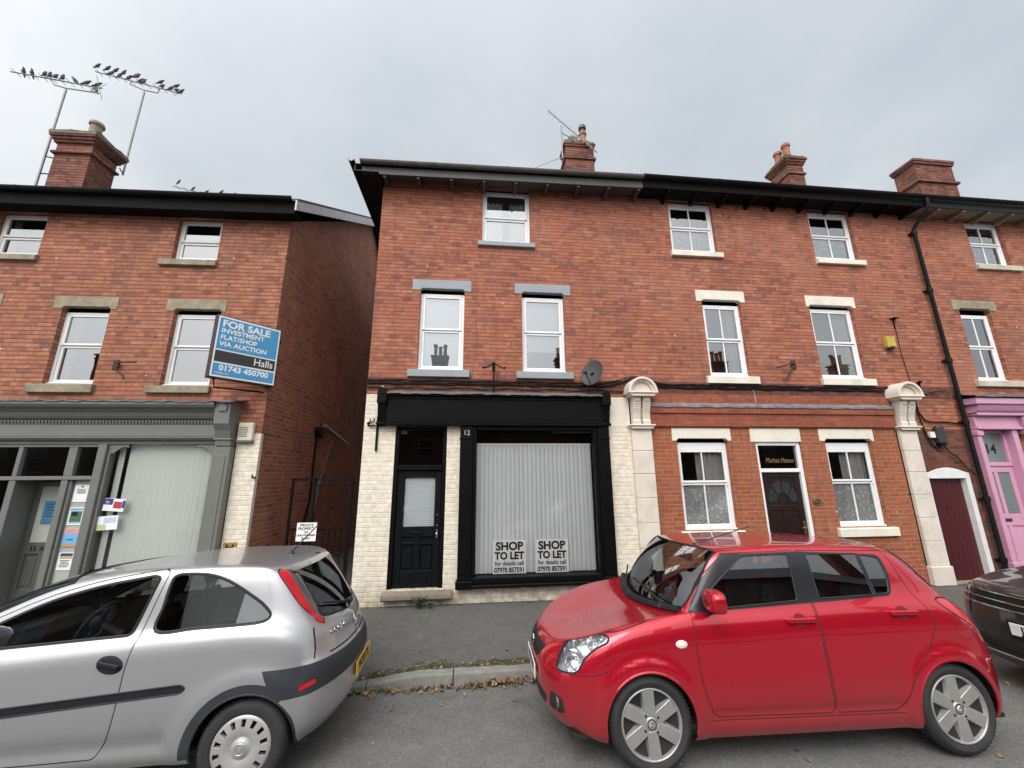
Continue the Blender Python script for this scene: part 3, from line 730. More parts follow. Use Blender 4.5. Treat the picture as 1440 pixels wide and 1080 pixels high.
# --- black front door of house 12
q = MB(); dy = .05
q.cbox(-1.345, -1.275, dy-.03, .12, .235, 2.862); q.cbox(-.525, -.455, dy-.03, .12, .235, 2.862); q.cbox(-1.274, -.526, dy-.03, .12, 2.79, 2.862); q.cbox(-1.274, -.526, dy-.05, .12, 2.105, 2.19)
DF = H12.part('door_frame', q, m_black, bevel=.003)
q = MB(); q.quad((-1.275, .09, 2.19), (-.525, .09, 2.19), (-.525, .09, 2.79), (-1.275, .09, 2.79)); H12.part('transom_light', q, m_glass_trans, DF)
q = MB(); x0, x1 = -1.27, -.53; z0, z1 = .25, 2.10
q.cbox(x0, x0+.115, dy, dy+.045, z0, z1); q.cbox(x1-.105, x1, dy, dy+.045, z0, z1); q.cbox(x0+.116, x1-.106, dy, dy+.045, 1.98, z1); q.cbox(x0+.116, x1-.106, dy, dy+.045, 1.02, 1.18); q.cbox(x0+.116, x1-.106, dy, dy+.045, z0, .50)
xm = (x0+x1)/2; q.cbox(xm-.05, xm+.05, dy, dy+.045, .501, 1.019); q.cbox(x0+.116, x1-.106, dy-.006, dy+.04, .90, .935, .004); 
for a, b in ((x0+.115, xm-.05), (xm+.05, x1-.105)):
    q.box(a, b, dy+.028, dy+.04, .50, 1.02); q.cbox(a+.02, b-.02, dy+.012, dy+.03, .53, .87, .012)
D12 = H12.part('front_door', q, m_black_door)
q = MB(); q.quad((x0+.112, dy+.02, 1.178), (x1-.102, dy+.02, 1.178), (x1-.102, dy+.02, 1.982), (x0+.112, dy+.02, 1.982)); H12.part('door_glass', q, m_glass_shop, D12)
q = MB()
for i in range(27): q.cbox(x0+.12, x1-.11, dy+.05, dy+.053, 1.18+.03*i, 1.207+.03*i, .001)
H12.part('door_blind', q, m_roller, D12)
q = MB(); q.cbox(xm-.10, xm+.09, dy-.012, dy+.01, 1.06, 1.11, .004); q.cbox(xm-.075, xm+.065, dy-.016, dy-.01, 1.07, 1.10, .003); H12.part('letter_box', q, m_black_rail, D12)
q = MB(); q.lathe([(.001, .06), (.022, .055), (.028, .035), (.012, .02), (.014, 0), (.03, 0)], 14, Matrix.Translation((x1-.05, dy, 1.06)) @ Matrix.Rotation(R(90), 4, 'X')); q.cbox(x1-.065, x1-.035, dy-.004, dy+.01, 1.0, 1.13, .003); H12.part('door_knob', q, m_chrome, D12)
q = MB()
for zz in (1.20, 1.37): q.lathe([(.001, .012), (.016, .012), (.02, 0)], 14, Matrix.Translation((x1-.05, dy, zz)) @ Matrix.Rotation(R(90), 4, 'X'))
H12.part('door_lock', q, m_chrome, D12)
q = MB(); n = 20; vs = []
for i in range(n+1):
    x = -1.40+1.10*i/n; w_ = .004*rr.random()
    for (a, b) in ((-.001, .10), (-.12, .10), (-.14, .12), (-.145, .165), (-.135, .19), (-.10, .205-w_), (.12, .225)): vs.append((x, a, b+w_*.5))
q.add(vs, [(i*7+j, (i+1)*7+j, (i+1)*7+j+1, i*7+j+1) for i in range(n) for j in range(6)]+[tuple(range(7)), tuple(n*7+j for j in range(6, -1, -1))], 0, True)
H12.part('door_step', q, m_step)

# ================================================================== HOUSE 13 : brick ground floor, two sash windows, dark door
H13 = House('terraced_house', 'red brick house with orange brick ground floor, white sash windows and cream scroll topped pilasters', 'house', (6.6, 0, 0))
XE = 10.0
up13 = [(4.12, 5.14, 6.59, 7.86), (7.425, 8.47, 6.59, 7.86), (4.63, 5.475, 3.885, 5.53), (7.03, 8.045, 3.885, 5.51)]
q = MB(); wall_sheet(q, XS, XE, 3.73, TOP, up13); H13.part('brick_wall', q, m_brick); q = MB(); wall_sheet(q, 8.79, XE, 2.86, 3.50, []); H13.part('brick_panel', q, m_brick); q = MB(); q.quad((XE, DEP, 0), (XS, DEP, 0), (XS, DEP, TOP), (XE, DEP, TOP), 0); H13.part('rear_wall', q, m_brick)
q = MB(); q.box(XS, XE, -.012, .02, 3.50, 3.73); H13.part('string_course', q, m_brick_dark)
q = MB(); q.box(3.285, 8.385, -.028, .0, 3.285, 3.50); q.box(3.285, 8.385, -.075, 0, 3.13, 3.262); q.box(3.285, 8.385, -.05, 0, 2.885, 3.118); q.box(3.285, 8.385, -.03, 0, 2.86, 2.885)
H13.part('brick_bands', q, m_brick_band)
q = MB(); n = 50; vs = []
for i in range(n+1):
    x = 3.285+5.10*i/n; w_ = .006*math.sin(i*1.3)+.008*rr.random()
    vs += [(x, -.029, 3.325+w_), (x, -.05, 3.30+w_), (x, -.088, 3.278+w_*.5), (x, -.091, 3.24+w_)]
q.add(vs, [(i*4+j, i*4+j+1, (i+1)*4+j+1, (i+1)*4+j) for i in range(n) for j in range(3)], 0, True); H13.part('lead_flashing', q, m_lead)
low13 = [(3.785, 4.80, 1.03, 2.68), (5.355, 6.29, .06, 2.68), (6.81, 7.81, 1.03, 2.68)]
q = MB(); wall_sheet(q, XS-.02, 8.39, 0, 2.86, low13); H13.part('ground_floor_wall', q, m_brick_low)
q = MB(); a13 = [(8.83, 9.80, 0, 2.0)]; wall_sheet(q, 8.79, XE, 0, 2.86, a13, depth=.16); H13.part('passage_wall', q, m_brick_dark)
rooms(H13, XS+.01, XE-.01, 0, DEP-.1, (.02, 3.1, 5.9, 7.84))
window(H13, 4.12, 5.14, 6.60, 7.81, bars=True, mid=.49, top_panel=.05, sill=(4.08, 5.225, 6.468, 6.59), smat=m_sill_cream, curtain=c_lace_lower)
window(H13, 7.425, 8.47, 6.60, 7.81, bars=True, mid=.49, top_panel=.05, sill=(7.41, 8.57, 6.46, 6.585), smat=m_sill_cream, curtain=c_lace_lower)
window(H13, 4.63, 5.475, 3.885, 5.42, bars=True, mid=.50, lintel=(4.512, 5.58, 5.466, 5.715), lmat=m_sill_cream, sill=(4.53, 5.61, 3.725, 3.878), smat=m_sill_cream, curtain=c_side)
window(H13, 7.03, 8.045, 3.885, 5.42, bars=True, mid=.50, lintel=(6.965, 8.115, 5.44, 5.69), lmat=m_sill_cream, sill=(6.975, 8.16, 3.73, 3.878), smat=m_sill_cream, curtain=c_side)
window(H13, 3.785, 4.80, 1.03, 2.585, bars=True, mid=.525, top_panel=.09, horn=True, glass=m_glass_low, lintel=(3.70, 4.87, 2.615, 2.852), lmat=m_sill_cream, sill=(3.695, 4.885, .89, 1.02), smat=m_sill_cream, curtain=c_lace_both)
window(H13, 6.81, 7.81, 1.03, 2.585, bars=True, mid=.525, top_panel=.09, horn=True, glass=m_glass_low, lintel=(6.70, 7.87, 2.615, 2.852), lmat=m_sill_cream, sill=(6.725, 7.94, .865, 1.02), smat=m_sill_cream, curtain=c_lace_both)
eaves(H13, 3.42, XE, (m_soffit_black, m_soffit_black, m_gutter), first=.55)
R13 = roof_slab(H13, [[(XS, EY, EZ), (XE, EY, EZ), (XE, RY, RZ_), (XS, RY, RZ_)], [(XE, 8.46, EZ), (XS, 8.46, EZ), (XS, RY, RZ_), (XE, RY, RZ_)]])
chimney(H13, 9.27, 9.78, 2.02, 2.68, 9.0, 11.30, [(10.72, 10.78, .04), (11.06, 11.13, .035), (11.13, 11.20, .07), (11.20, 11.27, .10)], (11.33, 11.46, .06), pots=[(9.54, 2.22, 11.38, .60, .105, m_pot, False), (9.50, 2.50, 11.38, .55, .105, m_pot, False)])
# front door of house 13
q = MB(); q.cbox(5.355, 5.42, .03, .13, .06, 2.60); q.cbox(6.22, 6.29, .03, .13, .06, 2.60); q.cbox(5.421, 6.219, .03, .13, 2.53, 2.60); q.cbox(5.421, 6.219, .03, .13, 2.03, 2.10)
DF = H13.part('door_frame', q, m_upvc)
q = MB(); q.box(5.34, 6.30, -.008, .1, 2.618, 2.62); q.prism([(5.263, 2.60), (6.30, 2.60), (6.30, 2.855), (5.263, 2.855)], 'y', -.012, .10); H13.part('lintel', q, m_sill_cream, DF, bevel=.006)
q = MB(); q.quad((5.42, .08, 2.10), (6.22, .08, 2.10), (6.22, .08, 2.53), (5.42, .08, 2.53)); H13.part('transom_light', q, m_glass_trans, DF)
_m = bpy.data.materials.new('x')
text('gilt_lettering', 'Market House', .135, m_gold, DF, Matrix.Translation((-6.6, 0, 0)) @ face_y(5.86, .076, 2.25), sx=.74, shear=.15, bold=.0)
q = MB(); x0, x1, z0, z1 = 5.425, 6.215, .07, 2.025; dy = .075; xm = (x0+x1)/2
q.cbox(x0, x1, dy+.015, dy+.05, z0, z1, .004)
for a, b in ((x0, x0+.11), (x1-.11, x1)): q.cbox(a, b, dy, dy+.03, z0, z1)
for a, b in ((z0, .28), (.78, .90), (1.33, 1.43), (1.93, z1)): q.cbox(x0+.111, x1-.111, dy, dy+.03, a, b)
q.cbox(xm-.05, xm+.05, dy, dy+.03, .281, .779); q.cbox(xm-.05, xm+.05, dy, dy+.03, .901, 1.329)
for a, b in ((x0+.11, xm-.05), (xm+.05, x1-.11)):
    for c, d in ((.28, .78), (.90, 1.33)): q.cbox(a+.025, b-.025, dy+.004, dy+.022, c+.025, d-.025, .012)
q.prism(arc(xm, 1.46, .11, 0, 180, 14), 'y', dy+.0, dy+.02)
D13 = H13.part('front_door', q, m_brown_door)
q = MB()
for k in range(4):
    a0, a1 = 180-45*k-3, 180-45*(k+1)+3
    p = arc(xm, 1.47, .14, a0, a1, 8)+arc(xm, 1.47, .30, a1, a0, 8); p = [(x, 1.47+(z-1.47)*1.35) for x, z in p]; q.prism(p, 'y', dy+.004, dy+.012)
H13.part('fanlight_glass', q, plain('dark_leaded_glass', (.03, .036, .037), .2, var=.4, vscale=14), D13)
q = MB(); q.cbox(xm-.12, xm+.12, dy-.012, dy+.01, .815, .87, .004); H13.part('letter_box', q, m_brass, D13)
q = MB(); q.cbox(x1-.075, x1-.04, dy-.01, dy+.01, .92, 1.14, .004); q.tube([(x1-.057, dy-.005, 1.03), (x1-.057, dy-.045, 1.03), (x1-.15, dy-.045, 1.03)], .009, 8); H13.part('door_handle', q, m_brass, D13)
q = MB(); q.cbox(5.30, 6.34, -.25, .12, .0, .06, .012); H13.part('door_step', q, m_step)
# maroon plank door of the passage in its white arched frame
q = MB(); fx0, fx1 = 8.835, 9.80
outer = [(fx0, .0), (fx0, 2.0)]+[(fx0+(fx1-fx0)*i/10, 1.985+.115*math.sin(math.pi*i/10)) for i in range(1, 10)]+[(fx1, 2.0), (fx1, .0)]
inner = [(fx1-.10, .0), (fx1-.10, 1.89), (fx0+.06, 1.89), (fx0+.06, 0)]
# frame pieces: left post, right post, arched head
q.prism([(fx0, .03), (fx0+.06, .03), (fx0+.06, 1.89), (fx0, 1.89)], 'y', .0, .14); q.prism([(fx1-.10, .03), (fx1, .03), (fx1, 1.89), (fx1-.10, 1.89)], 'y', -.01, .14)
q.prism([(fx0, 1.892)]+[(fx1, 1.892), (fx1, 2.0)]+[(fx1-(fx1-fx0)*i/12, 1.985+.115*math.sin(math.pi*i/12)) for i in range(1, 12)]+[(fx0, 2.0)], 'y', -.012, .14)
PF = H13.part('door_frame', q, m_white_paint, bevel=.005)
q = MB(); w = (fx1-.10-fx0-.06)/7
for i in range(7): q.cbox(fx0+.06+w*i+.002, fx0+.06+w*(i+1)-.002, .085, .12, .02, 1.89, .006)
q.box(fx0+.06, fx1-.10, .10, .125, .02, 1.89); PD = H13.part('plank_door', q, m_maroon)
q = MB(); q.cbox(fx0+.40, fx0+.47, .075, .09, 1.30, 1.36, .004); q.cbox(fx0+.44, fx0+.50, .078, .09, 1.24, 1.27, .003); H13.part('door_latch', q, m_maroon, PD)
q = MB(); q.cbox(fx0+.0, fx1, -.06, .1, .0, .03, .006); H13.part('door_step', q, m_stone_raw)
q = MB()                                                                       # rubbed brick arch over the passage door
for k in range(2):
    for i in range(17):
        f0, f1 = i/17, (i+1)/17-.012
        P_ = lambda f, d: (fx0-.05+(fx1-fx0+.1)*f, 1.985+.12*math.sin(math.pi*f)+d)
        d0 = .012+.115*k; q.prism([P_(f0, d0), P_(f1, d0), P_(f1, d0+.10), P_(f0, d0+.10)], 'y', -.006, .02)
H13.part('brick_arch', q, m_brick_dark)
# pilasters: plinth, blocks, necking, twin consoles, scrolled hood
def pilaster(H, cx):
    q = MB(); w = .19
    q.cbox(cx-w-.03, cx+w+.03, -.105, .0, .0, .33, .012)
    zs = [.33, .76, 1.18, 1.60, 2.02, 2.43, 2.83]
    for a, b in zip(zs, zs[1:]): q.cbox(cx-w, cx+w, -.07, .0, a+.002, b-.002, .007)
    P_ = H.part('pilaster', q, m_stone)
    q = MB(); q.cbox(cx-w-.055, cx+w+.055, -.15, -.0005, 2.875, 2.905, .008); q.prism([(cx-w-.005, 2.83), (cx+w+.005, 2.83), (cx+w+.045, 2.875), (cx-w-.045, 2.875)], 'y', -.125, -.0006); H.part('necking', q, m_stone, P_)
    q = MB()
    for s in (-1, 1):
        a, b = (cx-.165, cx-.02) if s < 0 else (cx+.02, cx+.165)
        q.prism([(-.0005, 2.907), (-.115, 2.907), (-.12, 2.97), (-.10, 3.0), (-.115, 3.10), (-.17, 3.28), (-.19, 3.41), (-.0005, 3.41)], 'x', a, b)
        for zz, yy in ((3.17, -.136), (3.235, -.157)):
            for i in range(3):
                if (i+(zz > 3.2)) % 2 == 0 or i == 1: q.add([(a+.028+.036*i, yy, zz), (a+.05+.036*i, yy-.002, zz+.025), (a+.028+.036*i+.044*0, yy-.0, zz+.05), (a+.006+.036*i, yy-.002, zz+.025), (a+.028+.036*i, yy-.022, zz+.025)], [(0, 1, 4), (1, 2, 4), (2, 3, 4), (3, 0, 4)], 0)
        q.cbox(a+.02, b-.02, -.198, -.15, 3.325, 3.395, .006); q.cbox(a-.004, b+.004, -.178, -.1, 3.285, 3.30, .004)
    H.part('console', q, m_stone, P_, bevel=.004)
    q = MB(); q.box(cx-.03, cx+.03, -.10, -.0004, 2.907, 3.41); H.part('console_groove', q, m_stone_raw, P_)
    q = MB(); q.cbox(cx-.285, cx+.285, -.29, -.0005, 3.462, 3.497, .008); q.prism([(cx-.20, 3.412), (cx+.20, 3.412), (cx+.27, 3.461), (cx-.27, 3.461)], 'y', -.265, -.0007)
    r = .275; ring = arc(cx, 3.498, r, 0, 180, 22)+arc(cx, 3.498, r-.045, 180, 0, 22)
    q.prism(ring, 'y', -.28, -.0008); ring2 = arc(cx, 3.499, r-.046, 0, 180, 22)+arc(cx, 3.499, r-.085, 180, 0, 22); q.prism(ring2, 'y', -.235, -.0009); q.prism(arc(cx, 3.499, r-.086, 0, 180, 20), 'y', -.19, -.001)
    H.part('scroll_hood', q, m_stone, P_, bevel=.004)
pilaster(H13, 3.095); pilaster(H13, 8.60)
# downpipe with its swan neck, collars and clips
q = MB(); dx = 9.93
q.tube([(dx+.05, -.425, 7.97), (dx+.05, -.425, 7.82), (dx+.045, -.36, 7.68), (dx+.01, -.16, 7.50), (dx, -.085, 7.40), (dx, -.085, .04)], .038, 12)
for z in (7.32, 5.9, 4.3, 3.0, 1.5, .4): q.lathe([(.043, -.05), (.054, -.045), (.054, .045), (.043, .05)], 12, Matrix.Translation((dx, -.085, z))); q.cbox(dx-.075, dx+.075, -.045, -.001, z-.02, z+.02, .004)
H13.part('downpipe', q, m_gutter)

# ================================================================== HOUSE 14 : pink shopfront at the right edge
H14 = House('terraced_house', 'red brick house with a pink painted shopfront and door at the right edge', 'house', (13.5, 0, 0))
XR = 17.5
up14 = [(10.65, 11.44, 3.90, 5.57), (11.46, 12.42, 6.65, 7.86), (14.3, 15.1, 3.9, 5.46), (14.3, 15.2, 6.65, 7.86)]
q = MB(); wall_sheet(q, XE, XR, 3.50, TOP, up14); q.quad((XR, DEP, 0), (XE, DEP, 0), (XE, DEP, TOP), (XR, DEP, TOP)); q.quad((XR, 0, 0), (XR, DEP, 0), (XR, DEP, TOP), (XR, 0, TOP))
wall_sheet(q, XE, XR, 0, 3.50, [(10.12, 11.0, .08, 2.84), (12.1, 15.4, .5, 2.8)], depth=.14); H14.part('brick_wall', q, m_brick)
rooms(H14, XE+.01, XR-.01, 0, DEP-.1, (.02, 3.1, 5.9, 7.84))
window(H14, 10.65, 11.44, 3.90, 5.42, bars=True, mid=.5, lintel=(10.50, 11.61, 5.50, 5.735), lmat=m_stone_raw, sill=(10.53, 11.85, 3.76, 3.895), smat=m_sill_old, curtain=c_drape_l)
window(H14, 11.46, 12.42, 6.66, 7.80, bars=True, mid=.5, top_panel=.04, sill=(11.42, 12.6, 6.52, 6.65), smat=m_sill_old, curtain=c_lace_lower)
window(H14, 14.3, 15.1, 3.90, 5.42, bars=True, mid=.5, lintel=(14.2, 15.2, 5.50, 5.735), lmat=m_stone_raw, sill=(14.2, 15.2, 3.76, 3.895), smat=m_sill_old)
window(H14, 14.3, 15.2, 6.66, 7.80, bars=True, mid=.5, sill=(14.2, 15.3, 6.52, 6.65), smat=m_sill_old)
eaves(H14, XE, XR, (m_soffit_wood, m_gutter, m_gutter), first=.35)
roof_slab(H14, [[(XE, EY, EZ), (XR, EY, EZ), (XR, RY, RZ_), (XE, RY, RZ_)], [(XR, 8.46, EZ), (XE, 8.46, EZ), (XE, RY, RZ_), (XR, RY, RZ_)]])
chimney(H14, 13.66, 15.0, 2.02, 2.62, 9.0, 11.62, [(10.78, 10.86, .06), (11.45, 11.53, .04), (11.53, 11.62, .06)], None)
q = MB(); P0 = 10.10
q.cbox(P0-.09, 15.6, -.30, -.001, 3.33, 3.47, .02); q.prism([(-.001, 3.18), (-.17, 3.18), (-.22, 3.22), (-.27, 3.32), (-.001, 3.32)], 'x', P0-.03, 15.6); q.cbox(P0+.0, 15.6, -.20, -.001, 3.12, 3.178, .01)
q.cbox(P0+.02, 15.5, -.105, -.001, 2.90, 3.118, .008); q.cbox(P0, 15.6, -.15, -.001, 2.845, 2.898, .012)
q.cbox(P0, P0+.10, -.10, .13, .08, 2.844, .008); q.cbox(P0-.02, P0+.12, -.13, -.0, 2.72, 2.82, .01); q.cbox(P0-.012, P0+.112, -.125, -.0, .08, .35, .01)
q.cbox(10.93, 11.05, -.10, .13, .08, 2.844, .008)
SF14 = H14.part('shopfront', q, m_pink)
q = MB(); q.cbox(11.14, 11.30, -.18, -.0, 2.75, 3.11, .012); H14.part('console', q, m_pink_dk, SF14)
q = MB(); q.cbox(12.01, 15.5, -.10, .1, .08, .55, .01); q.cbox(12.01, 12.10, -.09, .1, .56, 2.84); q.cbox(15.4, 15.5, -.09, .1, .56, 2.84); H14.part('stall_riser', q, m_pink, SF14)
q = MB(); q.quad((12.10, .02, .55), (15.4, .02, .55), (15.4, .02, 2.84), (12.10, .02, 2.84)); H14.part('display_window', q, m_glass_shop, SF14)
q = MB(); n = 30; vs = []
for i in range(n+1):
    x = P0-.14+5.5*i/n; w_ = .012*rr.random()+.008*math.sin(i*2)
    vs += [(x, 0, 3.60+w_), (x, -.16, 3.535+w_), (x, -.33, 3.50+w_), (x, -.335, 3.475+w_)]
q.add(vs, [(i*4+j, i*4+j+1, (i+1)*4+j+1, (i+1)*4+j) for i in range(n) for j in range(3)], 0, True); H14.part('lead_flashing', q, m_lead_dk, SF14)
q = MB(); q.cbox(10.201, 10.929, .03, .12, 2.12, 2.20); q.cbox(10.201, 10.26, .03, .12, 2.201, 2.84); q.cbox(10.88, 10.929, .03, .12, 2.201, 2.84); q.cbox(10.201, 10.929, .03, .12, 2.79, 2.843); DF = H14.part('transom_frame', q, m_pink)
q = MB(); q.cbox(10.255, 10.885, .08, .09, 2.198, 2.795, .002); H14.part('transom_light', q, m_frost_grey, DF)
text('house_number', '14', .27, m_ink, DF, Matrix.Translation((-13.5, 0, 0)) @ face_y(10.57, .077, 2.46), bold=.004)
q = MB(); x0, x1, z0, z1 = 10.205, 10.925, .09, 2.115; dy = .05; xm = (x0+x1)/2-.06
q.cbox(x0, x0+.10, dy, dy+.04, z0, z1); q.cbox(x1-.10, x1, dy, dy+.04, z0, z1); q.cbox(x0+.101, x1-.101, dy, dy+.04, 2.0, z1); q.cbox(x0+.101, x1-.101, dy, dy+.04, .98, 1.20); q.cbox(x0+.101, x1-.101, dy, dy+.04, z0, .32); q.cbox(xm-.04, xm+.04, dy, dy+.04, 1.201, 1.999); q.cbox(xm-.04, xm+.04, dy, dy+.04, .321, .979); q.box(x0+.1, x1-.1, dy+.02, dy+.035, .32, .98)
D14 = H14.part('front_door', q, m_pink)
q = MB(); q.box(x0+.1, xm-.04, dy+.015, dy+.022, 1.2, 2.0); q.box(xm+.04, x1-.1, dy+.015, dy+.022, 1.2, 2.0); H14.part('door_glass', q, m_frost_grey, D14)
q = MB(); q.cbox(x0+.12, x0+.36, dy-.01, dy+.01, 1.06, 1.12, .004); H14.part('letter_box', q, m_plaque, D14)
q = MB(); q.lathe([(.001, .06), (.025, .055), (.03, .035), (.012, .02), (.014, 0), (.03, 0)], 14, Matrix.Translation((x1-.05, dy, 1.10)) @ Matrix.Rotation(R(90), 4, 'X')); H14.part('door_knob', q, m_plaque, D14)
q = MB(); q.cbox(10.1, 11.05, -.2, .1, 0, .08, .01); H14.part('door_step', q, m_step)
bpy.data.materials.remove(_m)
# ================================================================== LEFT HOUSE : grey shopfront, own axes (x=0 at its right corner, street face at y=0)
LX, LROT = -3.55, R(-1.9)
HL = House('terraced_house', 'red brick house on the left with a grey shopfront, stone lintels and plain gable side', 'house', (LX, 0, 0), LROT, False)
def LW(x, y, z):
    """left-house coordinates -> world"""
    c, s = math.cos(LROT), math.sin(LROT); return (LX+x*c-y*s, x*s+y*c, z)
LL, LD, LTOP = -9.2, 9.2, 6.80
upL = [(-3.65, -2.855, 3.56, 4.97), (-1.79, -.985, 3.545, 4.97), (-5.42, -4.66, 3.56, 5.0), (-7.2, -6.4, 3.56, 5.0), (-5.14, -4.315, 5.925, 6.8), (-2.035, -1.235, 5.925, 6.8), (-8.3, -7.4, 5.925, 6.8)]
q = MB(); wall_sheet(q, LL, 0, 2.72, LTOP, upL)
wall_sheet(q, LL, -6.3, 0, 2.72, [])
HL.part('brick_wall', q, m_brick_left)
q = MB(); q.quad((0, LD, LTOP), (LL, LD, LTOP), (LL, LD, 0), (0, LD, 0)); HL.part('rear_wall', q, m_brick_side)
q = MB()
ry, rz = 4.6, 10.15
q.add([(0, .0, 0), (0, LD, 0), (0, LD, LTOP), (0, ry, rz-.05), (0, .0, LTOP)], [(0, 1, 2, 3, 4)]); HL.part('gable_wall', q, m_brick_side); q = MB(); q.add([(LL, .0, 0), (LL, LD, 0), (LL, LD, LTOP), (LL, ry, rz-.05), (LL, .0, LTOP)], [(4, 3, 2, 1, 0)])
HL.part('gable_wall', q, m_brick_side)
rooms(HL, LL+.02, -.02, 0, LD-.1, (.02, 2.75, 5.3, 6.78))
q = MB(); wall_sheet(q, -.375, 0, 0, 2.72, [], y=-.004); q.quad((.004, -.004, 0), (.004, .06, 0), (.004, .06, 2.72), (.004, -.004, 2.72)); q.quad((-.375, -.004, 2.72), (.004, -.004, 2.72), (.004, .02, 2.72), (-.375, .02, 2.72)); HL.part('painted_pier', q, m_brick_white)
mo = m_upvc_old
def wl(x0, x1, z0, z1, lin, sl, cur=None, mid=.5): window(HL, x0, x1, z0, z1, y=.085, mat=mo, fw=.045, mid=mid, lintel=lin, lmat=m_stone_raw, sill=sl, smat=m_stone_raw, curtain=cur)
wl(-3.65, -2.855, 3.56, 4.87, (-3.80, -2.745, 4.905, 5.135), (-3.83, -2.80, 3.40, 3.545), c_drape_l, .53)
wl(-1.79, -.985, 3.545, 4.87, (-1.935, -.915, 4.90, 5.13), (-1.97, -.935, 3.405, 3.53), c_none, .53)
wl(-5.42, -4.66, 3.56, 4.87, (-5.62, -4.645, 4.93, 5.16), (-5.6, -4.5, 3.40, 3.545), c_none)
wl(-7.2, -6.4, 3.56, 4.87, (-7.4, -6.2, 4.93, 5.16), (-7.4, -6.2, 3.40, 3.545), c_none)
wl(-5.14, -4.315, 5.93, 6.78, None, (-5.3, -4.265, 5.80, 5.915), c_drape_l, .46)
wl(-2.035, -1.235, 5.93, 6.78, None, (-2.21, -1.205, 5.785, 5.905), c_none, .46)
wl(-8.3, -7.4, 5.93, 6.78, None, (-8.5, -7.2, 5.80, 5.915), c_none, .46)
# boxed black eaves and gutter
q = MB(); q.box(LL, .20, -.27, -.001, 6.79, 6.81); q.cbox(LL, .20, -.295, -.271, 6.75, 6.98); E_ = HL.part('soffit', q, m_soffit_black)
q = MB(); gutter(q, (LL, -.355, 7.04), (.17, -.355, 7.04), .06); HL.part('gutter', q, m_gutter, E_)
# roof and pale bargeboard on the gable
q = MB(); ov = .24; ey, ez = -.30, 7.02; sl_ = (rz-ez)/(ry-ey)
q.add([(LL-.2, ey, ez), (ov, ey, ez), (ov, ry, rz), (LL-.2, ry, rz), (LL-.2, LD+.3, ez), (ov, LD+.3, ez), (LL-.2, ey, ez+.05), (ov, ey, ez+.05), (ov, ry, rz+.05), (LL-.2, ry, rz+.05), (LL-.2, LD+.3, ez+.05), (ov, LD+.3, ez+.05)],
      [(0, 3, 2, 1), (3, 4, 5, 2), (6, 7, 8, 9), (9, 8, 11, 10), (0, 1, 7, 6), (1, 2, 8, 7), (2, 5, 11, 8)]); RL = HL.part('roof', q, m_slate)
q = MB(); d = .24
q.prism([(ey-.02, ez-.0), (ry, rz-.0), (ry, rz-d), (ey-.02, ez-d+.03)], 'x', ov-.035, ov-.004); q.prism([(ry+.001, rz), (LD+.3, ez), (LD+.3, ez-d), (ry+.001, rz-d)], 'x', ov-.035, ov-.004)
HL.part('bargeboard', q, m_verge, RL)
q = MB(); q.add([(.0, ey, ez-.03), (ov-.035, ey, ez-.03), (ov-.035, ry, rz-.04), (.0, ry, rz-.04), (0, LD+.3, ez-.03), (ov-.035, LD+.3, ez-.03)], [(0, 1, 2, 3), (3, 2, 5, 4)]); HL.part('verge_soffit', q, m_soffit_black, RL)
# chimney
def slab(q, x0, x1, y0, y1, z0, z1, o): q.box(x0-o, x1+o, y0-o, y1+o, z0, z1)
chimney(HL, -6.80, -5.97, 1.83, 2.46, 8.0, 10.22, [(9.72, 9.78, .055), (10.02, 10.09, .05), (10.09, 10.16, .085), (10.16, 10.22, .12)], (10.29, 10.48, .13), pots=[(-6.32, 2.1, 10.42, .50, .13, m_pot_grey, False)])
# --- grey shopfront
q = MB(); x0, x1 = -6.3, -.40
q.prism([(-.001, 3.06), (-.20, 3.06), (-.22, 3.09), (-.30, 3.12), (-.33, 3.16), (-.33, 3.20), (-.001, 3.20)], 'x', x0, x1-.23)
q.prism([(-.001, 2.95), (-.14, 2.95), (-.17, 2.99), (-.19, 3.055), (-.001, 3.055)], 'x', x0, x1-.235)
q.cbox(x0, x1-.235, -.10, -.001, 2.86, 2.945, .006)
q.cbox(x0, x1-.235, -.12, -.001, 2.665, 2.855, .006); q.cbox(x0, x1-.235, -.15, -.001, 2.63, 2.66, .008); q.prism([(-.001, 2.60), (-.11, 2.60), (-.14, 2.628), (-.001, 2.628)], 'x', x0, x1-.235)
q.cbox(x0, x1-.235, -.07, -.001, 2.545, 2.598, .006)
n = 110
for i in range(n): xx = x0+.05+(x1-.32-x0)*i/n; q.box(xx, xx+.028, -.125, -.101, 2.885, 2.925)         # dentil course
q.cbox(-.655, -.385, -.13, -.001, .0, 2.50, .01); q.cbox(-.60, -.44, -.14, -.131, .45, 2.35, .004); q.cbox(-.68, -.36, -.165, -.001, .0, .30, .012)
q.cbox(-2.45, -2.32, -.09, .05, .42, 2.545, .008); q.cbox(-2.319, -.656, -.10, .06, .40, .52, .01); q.cbox(-2.319, -.656, -.06, .06, .0, .399, .006)
q.cbox(-2.319, -2.28, -.05, .05, .521, 2.544, .005); q.cbox(-.70, -.657, -.05, .05, .521, 2.544, .005)
q.cbox(-6.3, -2.451, -.08, .04, 1.985, 2.045, .006); q.cbox(-6.3, -2.451, -.05, .04, 2.50, 2.544, .004)
for a, b in ((-3.655, -3.585), (-2.905, -2.775), (-4.5, -4.42), (-5.3, -5.2), (-6.3, -6.2)): q.cbox(a, b, -.06, .04, 2.046, 2.499, .006)
q.cbox(-3.66, -3.56, -.07, .4, .0, 1.984, .006); q.cbox(-2.90, -2.80, -.07, .4, .0, 1.984, .006)
